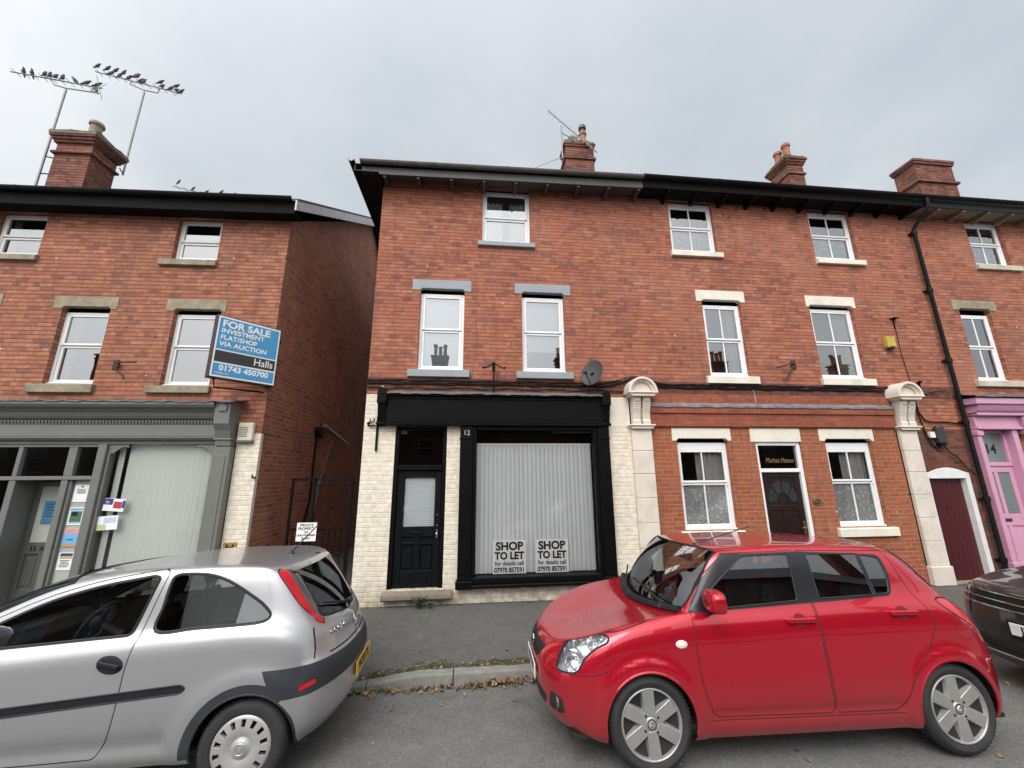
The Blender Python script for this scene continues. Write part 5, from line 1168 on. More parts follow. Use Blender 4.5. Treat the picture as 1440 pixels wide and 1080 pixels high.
q = MB(); q.tube([(.0, 0, 0), (-.35, .0, -.14), (-.80, .0, -.40), (-1.1, .0, -.62)], .011, 5); single('guy_wire', q, m_cable_lt, 'thin pale wire sloping from the aerial chimney down behind the roof gutter', 'wire', (2.45, 2.1, 10.78))

def bird_mesh():
    """small perching bird facing +x: one skin of rings from tail to beak, plus wings folded in the outline"""
    rings = [(-.125, .012, .02, .014), (-.10, .016, .024, .010), (-.055, .030, .028, .022), (-.02, .052, .040, .042), (.02, .068, .048, .052), (.055, .088, .044, .046), (.078, .112, .030, .030), (.092, .128, .030, .028), (.110, .132, .022, .021), (.122, .130, .010, .009), (.150, .124, .002, .002)]
    n = 10; vs = []; fs = []
    for (x, z, w, h) in rings:
        for k in range(n): a = 2*math.pi*k/n; vs.append((x-.15*math.sin(a)*h, w*math.cos(a)*.85, z+h*math.sin(a)))
    for i in range(len(rings)-1):
        for k in range(n): fs.append((i*n+k, i*n+(k+1) % n, (i+1)*n+(k+1) % n, (i+1)*n+k))
    fs += [tuple(range(n-1, -1, -1)), tuple((len(rings)-1)*n+k for k in range(n))]
    q = MB(); q.add(vs, fs, 0, True)
    for s in (-1, 1): q.tube([(.01, .018*s, .03), (.0, .016*s, -.028)], .004, 5)
    return q
bq = bird_mesh(); bird0 = None; GB = 'small birds perched on the television aerials'
ordn = ['first', 'second', 'third', 'fourth', 'fifth', 'sixth', 'seventh', 'eighth', 'ninth', 'tenth', 'eleventh', 'twelfth', 'thirteenth', 'fourteenth', 'fifteenth', 'sixteenth', 'seventeenth']
def bird(loc, rz, ry, s, label):
    global bird0
    if bird0 is None: bird0 = bq.build('bird', m_bird); o = bird0
    else: o = bird0.copy(); COL.objects.link(o)
    o.location = loc; o.rotation_euler = (0, ry, rz); o.scale = (s, s, s); tag(o, label, 'bird', GB); return o
rb = random.Random(11)
def on_boom(b, f, dz=.0, dy=0.): c = b[0].lerp(b[1], f); return (c.x, c.y+dy, c.z+.034+dz)
fa = [.125, .215, .37, .43, .485, .57, .695, .82, .94]
for i, f in enumerate(fa): bird(on_boom(A1, f), R(rb.choice([80, 100, 260, 275])+rb.uniform(-12, 12)) if i < 6 else R(rb.choice([15, 200])), R(rb.uniform(-55, -30)) if i < 6 else R(-12), .88, f'dark bird, {ordn[i]} from the left along the aerial boom left of the left chimney')
bird((-9.98, 2.2, 11.82), R(190), R(-40), .85, 'dark bird on the low support arm under the right end of the left aerial')
fb = [.0, .105, .17, .20, .275, .30, .375, .435, .46, .51, .555, .72, .77, .855, .90, .93, .99]
for i, f in enumerate(fb):
    up = i in (0, 1, 3, 5, 7, 8, 11, 14)
    bird(on_boom(A2, f, .15 if up else .0, .03 if up else -.02) if up else on_boom(A2, f, -.01), R((8 if i < 11 else rb.choice([10, 85]))+rb.uniform(-14, 14)), R(rb.uniform(-30, -8)), .88, f'dark bird, {ordn[i]} from the left along the aerial boom right of the left chimney')
for i, (f, up) in enumerate([(.06, 1), (.25, 0), (.42, 0), (.60, 1), (.76, 1)]): bird(on_boom(A3, f, .14 if up else 0), R(rb.uniform(-20, 30)), R(-20), .85, f'dark bird, {ordn[i]} from the left on the distant aerial behind the left gutter')

# ------------------------------------------------------------------ weeds, gutter leaves, moss (nobody could count them)
def blades(q, x, y, z, n, h, spread, lean=.5, mat=0, w=.006):
    for i in range(n):
        a = random.uniform(0, 6.28); r = spread*random.random()**.6; hx, hy = x+r*math.cos(a), y+r*math.sin(a)
        hh = h*random.uniform(.4, 1.); l = hh*lean*random.uniform(.1, 1); b = random.uniform(0, 6.28); dx, dy = math.cos(b), math.sin(b)
        q.add([(hx-dy*w, hy+dx*w, z), (hx+dy*w, hy-dx*w, z), (hx+dx*l*.4+dy*w*.7, hy+dy*l*.4-dx*w*.7, z+hh*.6), (hx+dx*l*.4-dy*w*.7, hy+dy*l*.4+dx*w*.7, z+hh*.6), (hx+dx*l, hy+dy*l, z+hh)], [(0, 1, 2, 3), (3, 2, 4)], mat)
def leaf(q, x, y, z, s, mat=0, flat=.5):
    M_ = Matrix.Translation((x, y, z)) @ Euler((random.uniform(-flat, flat), random.uniform(-flat, flat), random.uniform(0, 6.28))).to_matrix().to_4x4()
    c = random.uniform(-.25, .35)*s; n = random.choice([5, 7]); pts = [(-.5*s, 0, 0)]
    k = random.uniform(.3, .5)
    pts = [(-.5*s, 0, c), (-.2*s, -k*s, 0), (.25*s, -k*.8*s, c*.4), (.55*s, 0, c*.8), (.25*s, k*.8*s, 0), (-.2*s, k*s, c*.5), (.05*s, 0, -c*.4)]
    q.add(pts, [(0, 1, 6), (1, 2, 6), (2, 3, 6), (3, 4, 6), (4, 5, 6), (5, 0, 6)], mat, False, M_)
q = MB()
for i in range(170):
    x = random.gauss(.35, .25) if i % 3 == 0 else random.uniform(-1.25, .75); y = KY-abs(random.gauss(0, .05))-.012
    leaf(q, x, y, RZ+.012+.05*random.random()*(1 if abs(x-.4) < .3 else .35), random.uniform(.03, .07), flat=.9)
for i in range(60): x = random.uniform(-1.5, .9); y = KY-random.uniform(.02, .42); leaf(q, x, y, road_z(y)+.006, random.uniform(.012, .035), flat=.3)
for i in range(80): x = random.uniform(-1.6, .75); y = KY+.13+abs(random.gauss(0, .09)); leaf(q, x, y, pave_z(x, y)+.01, random.uniform(.015, .05), flat=.5)
for i in range(60): x = random.uniform(-1.9, 6.); y = random.uniform(-1.9, -.05); leaf(q, x, y, pave_z(x, y)+.008, random.uniform(.012, .045), flat=.3)
for i in range(50): x = random.uniform(2.5, 6.5); y = random.uniform(-5.8, -2.4); leaf(q, x, y, road_z(y)+.008, random.uniform(.02, .055), flat=.3)
for i in range(26): x = random.uniform(-1.3, .6); a = random.uniform(0, 3.1); y = KY-random.uniform(.02, .10); l = random.uniform(.03, .11); q.tube([(x, y, RZ+.012), (x+l*math.cos(a), y+l*.35*math.sin(a), RZ+.02)], .0025, 4)
lo = q.build('fallen_leaves', m_leafdead); stuff(lo); tag(lo, 'dry brown leaves and stalks gathered in the gutter below the kerb', 'leaves')
q = MB()
for i in range(95): x = random.uniform(-1.6, .75); y = KY+.13+abs(random.gauss(0, .05)); blades(q, x, y, pave_z(x, y)-.004, 7, .035, .04)
for i in range(26): x = random.choice([random.uniform(-1.1, .6), random.gauss(-.55, .12), random.gauss(.05, .07)]); blades(q, x, KY-.02-.03*random.random(), RZ-.002, 12, .05, .04)
for i in range(60): x = random.uniform(-1.85, 2.9); blades(q, x, -.03-.03*random.random(), -.006, 5, .02, .03)
go = q.build('kerb_grass', [m_weed]); stuff(go); tag(go, 'short weeds and moss growing along the kerb and foot of the wall', 'grass')
q = MB(); mz = NT('kerb_moss'); n_ = mz.noise(mz.obj(), 30, 5); mz.bsdf(mz.ramp(n_, [(.3, (.035, .04, .016)), (.7, (.08, .075, .035))]), .95, 0, mz.bump(n_, 1., .03)); 
for i in range(150):
    x = random.uniform(-1.7, .8); y = KY+.135+abs(random.gauss(0, .07)); s = random.uniform(.015, .05); zz = pave_z(x, y)-.004
    q.ball((x, y, zz), s, nu=8, nv=6, sc_=(1.5, .9, .32))
mo_ = q.build('kerb_moss', mz.m); stuff(mo_); tag(mo_, 'dark moss patches along the back edge of the kerb', 'moss')
def weed(x, y, z, label, h, n):
    t_ = thing('weed', label, 'plant', (x, y, z)); q = MB()
    for i in range(n):
        a = random.uniform(0, 6.28); hh = h*random.uniform(.4, 1); dx, dy = math.cos(a)*hh*.7, -abs(math.sin(a))*hh*.4
        q.tube([(0, 0, 0), (dx*.4, dy*.4, hh*.6), (dx, dy, hh)], [.004, .003, .0015], 4)
    q.build('stem', m_weed_dry, t_)
    q = MB()
    for i in range(n*11):
        a = random.uniform(0, 6.28); f = random.random(); hh = h*random.random()*.9; leaf(q, math.cos(a)*hh*.65*f, -abs(math.sin(a))*hh*.5*f-.01, hh*.75+.01, random.uniform(.018, .045), flat=1.)
    q.build('foliage', m_weed, t_)
weed(-.80, -.17, .0, 'straggly weed growing beside the step of the black door', .24, 16)
weed(-.62, -.18, .0, 'smaller weed right of the larger one at the black door step', .13, 7)
m_dark_pane = plain('dim_window_pane', (.012, .013, .014), .2)
# ------------------------------------------------------------------ the other side of the street, seen only mirrored in glass and paint
for k, (xa, xb, h, lab) in enumerate([(-34, -4.2, 4.5, 'low brick terrace across the street mirrored in the left windows'), (-4.2, 5.2, 4.8, 'brick terrace across the street mirrored in the middle windows'), (5.2, 36, 4.6, 'brick terrace across the street mirrored in the right windows')]):
    yo = -18.5
    HO = House('terraced_house', lab, 'house', ((xa+xb)/2, yo, 0))
    q = MB(); q.quad((xb, yo, 0), (xa, yo, 0), (xa, yo, h), (xb, yo, h)); q.quad((xa, yo, 0), (xa, yo-7, 0), (xa, yo-7, h), (xa, yo, h)); q.quad((xb, yo-7, 0), (xb, yo, 0), (xb, yo, h), (xb, yo-7, h)); q.quad((xa, yo-7, 0), (xb, yo-7, 0), (xb, yo-7, h), (xa, yo-7, h))
    HO.part('brick_wall', q, m_brick_opp)
    q = MB(); r_ = h+1.7; q.quad((xa, yo+.3, h), (xb, yo+.3, h), (xb, yo-3.5, r_), (xa, yo-3.5, r_)); q.quad((xb, yo-7.3, h), (xa, yo-7.3, h), (xa, yo-3.5, r_), (xb, yo-3.5, r_)); q.add([(xa, yo, h), (xa, yo-7, h), (xa, yo-3.5, r_-.02), (xb, yo, h), (xb, yo-7, h), (xb, yo-3.5, r_-.02)], [(0, 1, 2), (5, 4, 3)]); RO = HO.part('roof', q, m_slate)
    for cx in {0: (-29., -14.), 1: (-2.65,), 2: (7.05, 20.2, 31.2)}[k]:
        chimney(HO, cx-.6, cx+.6, yo-3.8, yo-3.1, r_-.6, 10.9, [(10.5, 10.6, .06), (10.8, 10.9, .1)], (10.9, 10.98, .03), pots=[(cx-.35, yo-3.5, 10.92, .95, .14, m_pot, False), (cx+.02, yo-3.5, 10.92, .8, .14, m_pot, False), (cx+.38, yo-3.5, 10.92, .95, .14, m_pot, False)])
    n = int((xb-xa)/2.4)
    for i in range(n):
        wx = xa+1.2+2.4*i
        for z0, z1 in ((.9, 2.3), (3.1, 4.2)):
            q = MB(); e = .06; Y = yo+.015; q.box(wx-.5, wx+.5, yo, Y, z0, z0+e); q.box(wx-.5, wx+.5, yo, Y, z1-e, z1); q.box(wx-.5, wx-.5+e, yo, Y, z0+e, z1-e); q.box(wx+.5-e, wx+.5, yo, Y, z0+e, z1-e); q.box(wx-.5+e, wx+.5-e, yo, Y, (z0+z1)/2-.03, (z0+z1)/2+.03)
            w_ = HO.part('window', q, m_shop_grey); q = MB(); q.box(wx-.44, wx+.44, yo+.001, yo+.006, z0+e, z1-e); HO.part('pane', q, m_dark_pane, w_)
# ================================================================== CARS : one smooth lofted skin per car, cut into panels
def car_paint(name, col, metallic=0., flake=0., rough=.32, coat=1.):
    t = NT(name); o = t.obj(); n = t.noise(o, 1.5, 6, .6)
    s = t.node('ShaderNodeSeparateXYZ'); t.link(o, s.inputs[0])
    c = t.mix(t.math('MULTIPLY', n, .25), col, tuple(v*.8 for v in col))
    # road film on the lower body
    lowz = t.node('ShaderNodeMapRange'); t.link(s.outputs[2], lowz.inputs[0]); lowz.inputs[1].default_value = .62; lowz.inputs[2].default_value = .2
    d = t.math('MULTIPLY', lowz.outputs[0], t.math('MULTIPLY', t.noise(o, 5, 6, .7), .62), clamp=True)
    c = t.mix(d, c, (.10, .09, .075))
    nm = None
    if flake: nm = t.bump(t.noise(o, 900, 1), flake, .001)
    rr = t.math('ADD', t.math('MULTIPLY', d, .6), rough)
    t.bsdf(c, rr, metallic, nm, .5, coat, .015)
    return t.m
m_red = car_paint('red_car_paint', (.49, .006, .022), metallic=.45, rough=.25)
m_silver = car_paint('silver_car_paint', (.47, .475, .49), metallic=.65, flake=.04, rough=.36)
m_suv = car_paint('charcoal_car_paint', (.022, .023, .026), metallic=.3, rough=.3)
m_trim = plain('black_car_plastic', (.014, .0145, .017), .55, var=.1, spec=.25)
m_trim_grey = plain('dark_grey_bumper_plastic', (.032, .036, .044), .55, var=.12, vscale=3, dirt=.06, spec=.3)
m_pillar = plain('satin_black_pillar', (.016, .017, .021), .35, coat=.2, spec=.3)
m_gap = plain('panel_gap', (.006, .006, .006), .8)
m_rubber = plain('window_rubber', (.012, .012, .013), .6)
m_tyre = plain('tyre_rubber', (.022, .022, .023), .75, var=.25, vscale=9, dirt=.12)
m_alloy = plain('grey_alloy', (.42, .415, .40), .40, metallic=.6, var=.1, dirt=.12)
m_cap = plain('silver_wheel_cover', (.40, .40, .39), .42, metallic=.35, var=.1, dirt=.2)
m_dark = plain('wheel_dark', (.014, .014, .014), .7)
m_carglass = glass_mat('car_glass', (.62, .68, .67), .11, edge=.9)
m_carglass_dark = glass_mat('tinted_car_glass', (.30, .34, .35), .06, edge=.9)
m_lens = glass_mat('headlamp_lens', (.93, .95, .96), .05)
m_reflect = plain('headlamp_reflector', (.78, .79, .80), .18, metallic=.9)
m_redlens = plain('red_lamp_lens', (.52, .012, .022), .16, coat=.6, var=.15, vscale=25)
m_smoke = plain('smoked_lamp_lens', (.10, .09, .09), .18, coat=.6)
m_amber = plain('clear_repeater', (.72, .68, .58), .2, coat=.6)
m_plate_y = plain('yellow_plate', (.62, .40, .03), .4)
m_plate_w = plain('white_plate', (.75, .75, .72), .4)
m_seat = plain('seat_cloth', (.035, .037, .04), .9)
m_dash = plain('dashboard_plastic', (.03, .031, .033), .7)
m_ivory = plain('pale_headlining', (.35, .34, .31), .9)

def pchip(t, y, tq):
    t = np.asarray(t, float); y = np.asarray(y, float); sh = y.shape[1:]; y = y.reshape(len(t), -1)
    h = np.diff(t)[:, None]; d = np.diff(y, axis=0)/h; m = np.zeros_like(y)
    w1, w2 = 2*h[1:]+h[:-1], h[1:]+2*h[:-1]
    with np.errstate(divide='ignore', invalid='ignore'): mm = (w1+w2)/(w1/d[:-1]+w2/d[1:])
    m[1:-1] = np.where(d[:-1]*d[1:] > 0, mm, 0); m[0] = d[0]; m[-1] = d[-1]; m = np.nan_to_num(m)
    i = np.clip(np.searchsorted(t, tq, 'right')-1, 0, len(t)-2); hh = h[i]; s = ((tq-t[i])[:, None])/hh
    r = (1+2*s)*(1-s)**2*y[i]+s*(1-s)**2*hh*m[i]+s*s*(3-2*s)*y[i+1]+s*s*(s-1)*hh*m[i+1]
    return r.reshape((len(tq),)+sh)

class Loft:
    def __init__(s, ctrl, nu=300, nv=130, smooth=24, vsm=6, bulge=None, ky=1.):
        P = np.array(ctrl, float); P[..., 1] *= ky; ku = np.r_[0, np.cumsum(np.linalg.norm(np.diff(P, axis=0), axis=2).mean(1))]; kv = np.r_[0, np.cumsum(np.linalg.norm(np.diff(P, axis=1), axis=2).mean(0))]
        s.Lu, s.Lv = ku[-1], kv[-1]; s.kv = kv; s.ku = ku
        G = pchip(ku, P, np.linspace(0, s.Lu, nu)); G = pchip(kv, G.transpose(1, 0, 2), np.linspace(0, s.Lv, nv)).transpose(1, 0, 2)
        mir = np.array([1, -1, 1])
        for k in range(smooth):
            E = np.concatenate([G[1:2]*mir, G, G[-2:-1]*mir], 0); G = (E[:-2]+2*E[1:-1]+E[2:])/4
            if k < vsm: F = np.concatenate([G[:, :1], G, G[:, -2:-1]*mir], 1); N = (F[:, :-2]+2*F[:, 1:-1]+F[:, 2:])/4; N[:, 0] = G[:, 0]; G = N
        G[0, :, 1] = 0; G[-1, :, 1] = 0; G[:, -1, 1] = 0
        if bulge is not None: G = bulge(G)
        s.G = G; s.nu, s.nv = nu, nv
        du = np.gradient(G, axis=0); dv = np.gradient(G, axis=1); N = np.cross(du, dv); N /= np.linalg.norm(N, axis=2, keepdims=True)+1e-12
        if N[nu//2, nv//4, 1] < 0: N = -N
        # on the centre line the normal has no sideways part
        for sl in ((0, slice(None)), (-1, slice(None)), (slice(None), -1)): N[sl][..., 1] = 0
        N /= np.linalg.norm(N, axis=2, keepdims=True)+1e-12
        s.N = N
    def _bi(s, A, uv):
        uv = np.asarray(uv, float); a = np.clip(uv[:, 0]/s.Lu*(s.nu-1), 0, s.nu-1.0001); b = np.clip(uv[:, 1]/s.Lv*(s.nv-1), 0, s.nv-1.0001)
        i, j = a.astype(int), b.astype(int); fa, fb = (a-i)[:, None], (b-j)[:, None]
        return A[i, j]*(1-fa)*(1-fb)+A[i+1, j]*fa*(1-fb)+A[i, j+1]*(1-fa)*fb+A[i+1, j+1]*fa*fb
    def pt(s, uv): return s._bi(s.G, uv)
    def nrm(s, uv): n = s._bi(s.N, uv); return n/(np.linalg.norm(n, axis=1, keepdims=True)+1e-12)
    def inv(s, pts, view='side', mask=None):
        """2D view points -> (u,v). side:(x,z) front/rear:(y,z) top:(x,y)"""
        ax = {'side': (0, 2), 'front': (1, 2), 'rear': (1, 2), 'top': (0, 1)}[view]
        if mask is None:
            V_ = np.linspace(0, s.Lv, s.nv)[None, :]+0*s.G[..., 0]
            mask = {'side': (s.N[..., 1] > .12) & (V_ <= s.kv[7]+.03) & ~((s.G[..., 0] < .2) & (V_ > s.kv[6]-.01)), 'front': (s.N[..., 0] < -.1) & (s.G[..., 0] < .3), 'rear': (s.N[..., 0] > .1) & (s.G[..., 0] > 1.5), 'top': s.N[..., 2] > .1}[view]
        I, J = np.nonzero(mask); Q = s.G[I, J][:, ax]; out = []
        for p in pts:
            k = np.argmin(((Q-np.array(p))**2).sum(1)); i, j = I[k], J[k]
            i0, j0 = min(max(i, 1), s.nu-2), min(max(j, 1), s.nv-2)
            A = np.stack([(s.G[i0+1, j0]-s.G[i0-1, j0])[list(ax)]/2, (s.G[i0, j0+1]-s.G[i0, j0-1])[list(ax)]/2], 1)
            try: d = np.linalg.solve(A, np.array(p)-s.G[i, j][list(ax)])
            except Exception: d = np.zeros(2)
            d = np.clip(d, -1.2, 1.2)
            out.append(((i+d[0])/(s.nu-1)*s.Lu, (j+d[1])/(s.nv-1)*s.Lv))
        o = np.array(out); o[:, 0] = np.clip(o[:, 0], 0, s.Lu); o[:, 1] = np.clip(o[:, 1], 0, s.Lv); return o

def rpoly(pts, r, n=5):
    """polygon with rounded corners; r scalar or list"""
    N = len(pts); rr = r if isinstance(r, (list, tuple)) else [r]*N; out = []
    for i in range(N):
        p, a, b = np.array(pts[i]), np.array(pts[i-1]), np.array(pts[(i+1) % N]); da, db = a-p, b-p; la, lb = np.linalg.norm(da), np.linalg.norm(db)
        q = min(rr[i], la*.45, lb*.45)
        if q < 1e-4: out.append(tuple(p)); continue
        s0, s1 = p+da/la*q, p+db/lb*q
        for k in range(n+1): t = k/n; out.append(tuple((1-t)**2*s0+2*t*(1-t)*p+t*t*s1))
    return out
def spl(pts, n=6, closed=True):
    """Catmull-Rom through points"""
    P = [np.array(p, float) for p in pts]; N = len(P); out = []
    for i in range(N if closed else N-1):
        g = lambda k: P[k % N] if closed else P[min(max(k, 0), N-1)]
        a, b, c, d = g(i-1), g(i), g(i+1), g(i+2)
        for k in range(n):
            t = k/n; out.append(tuple(.5*((2*b)+(-a+c)*t+(2*a-5*b+4*c-d)*t*t+(-a+3*b-3*c+d)*t**3)))
    if not closed: out.append(tuple(P[-1]))
    return out
def dense(p, step=.03, closed=True):
    out = []; N = len(p)
    for i in range(N if closed else N-1):
        a, b = np.array(p[i]), np.array(p[(i+1) % N]); L = np.linalg.norm(b-a); k = max(1, int(math.ceil(L/step)))
        for j in range(k): out.append(tuple(a+(b-a)*j/k))
    if not closed: out.append(tuple(p[-1]))
    return out
def offset(p, d):
    """offset a closed 2D polygon outward by d"""
    P = np.array(p); a = np.roll(P, 1, 0); b = np.roll(P, -1, 0); t = b-a; t /= np.linalg.norm(t, axis=1, keepdims=True)+1e-9
    n = np.stack([t[:, 1], -t[:, 0]], 1); ar = ((P[:, 0]*b[:, 1])-(b[:, 0]*P[:, 1])).sum()
    return [tuple(q) for q in P+n*(d if ar > 0 else -d)]
def band(p, w):
    """open polyline -> thin closed polygon"""
    P = np.array(p); t = np.gradient(P, axis=0); t /= np.linalg.norm(t, axis=1, keepdims=True)+1e-9; n = np.stack([t[:, 1], -t[:, 0]], 1)
    return [tuple(q) for q in P+n*w/2]+[tuple(q) for q in (P-n*w/2)[::-1]]
def inside(poly, X):
    P = np.asarray(poly); x, y = X[:, 0], X[:, 1]; c = np.zeros(len(X), bool); j = len(P)-1
    for i in range(len(P)):
        m = ((P[i, 1] > y) != (P[j, 1] > y))
        if m.any(): c ^= m & (x < (P[j, 0]-P[i, 0])*(y-P[i, 1])/(P[j, 1]-P[i, 1]+1e-15)+P[i, 0])
        j = i
    return c

class Car:
    """loft + regions -> one mesh per panel"""
    def __init__(s, loft, root, W): s.L = loft; s.root = root; s.regs = []; s.W = W
    def region(s, key, poly, view='side', step=.03, raw=False, near_only=False, gap=0., gapkey='gap'):
        """key None cuts a hole. gap>0 lays a dark joint round the region"""
        d = dense(poly, step)
        uv = s.L.inv(d, view) if not raw else np.array(d)
        if gap:
            o = s.L.inv(offset(d, gap/2), view); i_ = s.L.inv(offset(d, -gap/2), view)
            s.regs.append((gapkey, o, i_, near_only)); 
        s.regs.append((key, uv, None, near_only)); return s
    def line(s, pts, w=.006, view='side', key='gap', step=.03):
        uv = s.L.inv(dense(band(dense(pts, step, False), w), step), view); s.regs.append((key, uv, None, False)); return s
    def cut(s, mats, default, step=.03, split=(), fit=(), fitx=()):
        L = s.L; V = []; E = []
        for key, a, b, _ in s.regs:
            for poly in (a, b):
                if poly is None: continue
                k = len(V); n = len(poly); V += [tuple(p) for p in poly]; E += [(k+i, k+(i+1) % n) for i in range(n)]
        k = len(V); bd = dense([(0, 0), (L.Lu, 0), (L.Lu, L.Lv), (0, L.Lv)], step); V += bd; E += [(k+i, k+(i+1) % len(bd)) for i in range(len(bd))]
        nu, nv = int(L.Lu/step), int(L.Lv/step)
        V += [(L.Lu*(i+.5)/nu, L.Lv*(j+.5)/nv) for i in range(nu) for j in range(nv)]
        r = delaunay_2d_cdt([Vector(p) for p in V], E, [], 0, 1e-6)
        UV = np.array([tuple(v) for v in r[0]]); F = np.array([f for f in r[2] if len(f) == 3]); C_ = UV[F].mean(1)
        lab = {}; 
        def classify(far):
            K = np.full(len(F), -1); names = [default]; idx = {default: 0}
            for key, a, b, near in s.regs:
                if near and far: continue
                m = (K < 0) & inside(a, C_)
                if b is not None: m &= ~inside(b, C_)
                if key not in idx: idx[key] = len(names); names.append(key)
                K[m] = idx[key]
            K[K < 0] = 0; return K, names
        P = L.pt(UV); N = L.nrm(UV); acc = {}
        for far in (False, True):
            K, names = classify(far); sg = np.array([1, 1 if far else -1, 1])
            for k, nm in enumerate(names):
                if nm is None: continue
                f = F[K == k]
                if not len(f): continue
                tris = P[f]; fn = np.cross(tris[:, 1]-tris[:, 0], tris[:, 2]-tris[:, 0]); keep = np.linalg.norm(fn, axis=1) > 1e-9; f, fn = f[keep], fn[keep]
                flip = (fn*N[f].mean(1)).sum(1) < 0; f = f.copy(); f[flip] = f[flip][:, ::-1]
                if not far: f = f[:, ::-1]
                nm2 = nm
                if nm in split: nm2 = (nm, 'far' if far else 'near')
                acc.setdefault(nm2, []).append((f, P*sg, N*sg))
        out = {}
        gap_f = acc.pop('gap', [])
        for nm, lst in acc.items():
            key = nm[0] if isinstance(nm, tuple) else nm
            vs = []; nn = []; fs = []; mi = []
            for w_, src in ((0, lst), (1, gap_f if nm == default else [])):
                for f, PP, NN in src:
                    us, iv = np.unique(f, return_inverse=True); b = len(vs); vs += PP[us].tolist(); nn += NN[us].tolist()
                    ff = iv.reshape(f.shape)+b; fs += ff.tolist(); mi += [w_]*len(ff)
            if key in fit or key in fitx:                                  # panes are one clean curve
                A = np.array(vs); iy = 1 if key in fit else 0; ia, ib = (0, 2) if key in fit else (1, 2)
                if key in fitx: B = lambda a, b: np.stack([np.ones_like(a), b, b*b, a*a, a*a*b, a**4], 1); dB = lambda a, b: (np.stack([0*a, 0*a, 0*a, 2*a, 2*a*b, 4*a**3], 1), np.stack([0*a, 0*a+1, 2*b, 0*a, a*a, 0*a], 1))
                else: B = lambda a, b: np.stack([np.ones_like(a), a, b, a*a, b*b, a*b], 1); dB = lambda a, b: (np.stack([0*a, 0*a+1, 0*a, 2*a, 0*a, b], 1), np.stack([0*a, 0*a, 0*a+1, 0*a, 2*b, a], 1))
                a, b = A[:, ia], A[:, ib]; k_, *_ = np.linalg.lstsq(B(a, b), A[:, iy], rcond=None); A[:, iy] = B(a, b) @ k_; d1, d2 = dB(a, b); g = np.zeros_like(A); g[:, iy] = 1; g[:, ia] = -(d1 @ k_); g[:, ib] = -(d2 @ k_)
                g /= np.linalg.norm(g, axis=1, keepdims=True); sgn = np.sign((g*np.array(nn)).sum()); vs = A.tolist(); nn = (g*sgn).tolist()
            key = key.split('#')[0]; me = bpy.data.meshes.new(key); me.from_pydata(vs, [], fs)
            me.materials.append(mats.get(key, mats[default]))
            if nm == default: me.materials.append(m_gap)
            me.polygons.foreach_set('material_index', mi); me.polygons.foreach_set('use_smooth', [True]*len(fs))
            me.normals_split_custom_set_from_vertices(nn)
            o = bpy.data.objects.new(key, me); COL.objects.link(o); o.parent = s.root; out[nm] = o
        return out
    def seal(s, items, r, mat, name='window_seal', view='side'):
        """rubber round each pane, one mesh per pane: items = (polygon, {side: pane object})"""
        for p, par in items:
            P = s.L.pt(s.L.inv(dense(p, .025), view))
            for sg in (-1, 1): q = MB(); q.tube([tuple(x*np.array([1, sg, 1])) for x in P], r, 5, closed=True); q.build(name, mat, par[sg])
    def edge(s, uvs, r, mat, name, parent):
        """one tube along the edge of a centre pane, both halves joined at the middle"""
        P = s.L.pt(dense(uvs, .03, False)); L_ = [tuple(p*np.array([1, -1, 1])) for p in P]; R_ = [tuple(p) for p in P[::-1]]
        q = MB(); q.tube(L_+R_[1:], r, 5, closed=True); return q.build(name, mat, parent)
    def at(s, x, z, view='side', sg=-1):
        uv = s.L.inv([(x, z)], view); p, n = s.L.pt(uv)[0], s.L.nrm(uv)[0]; m = np.array([1, sg, 1]) if view != 'top' else np.array([1, 1, 1])
        return Vector(p*m), Vector(n*m)
    def frame(s, x, z, view='side', sg=-1):
        """matrix at a skin point: local +z out of the skin, local x along the car, y up"""
        p, n = s.at(x, z, view, sg); up = Vector((0, 0, 1)); ex = up.cross(n).normalized(); ey = n.cross(ex)
        M_ = Matrix((ex, ey, n)).transposed().to_4x4(); M_.translation = p; return M_

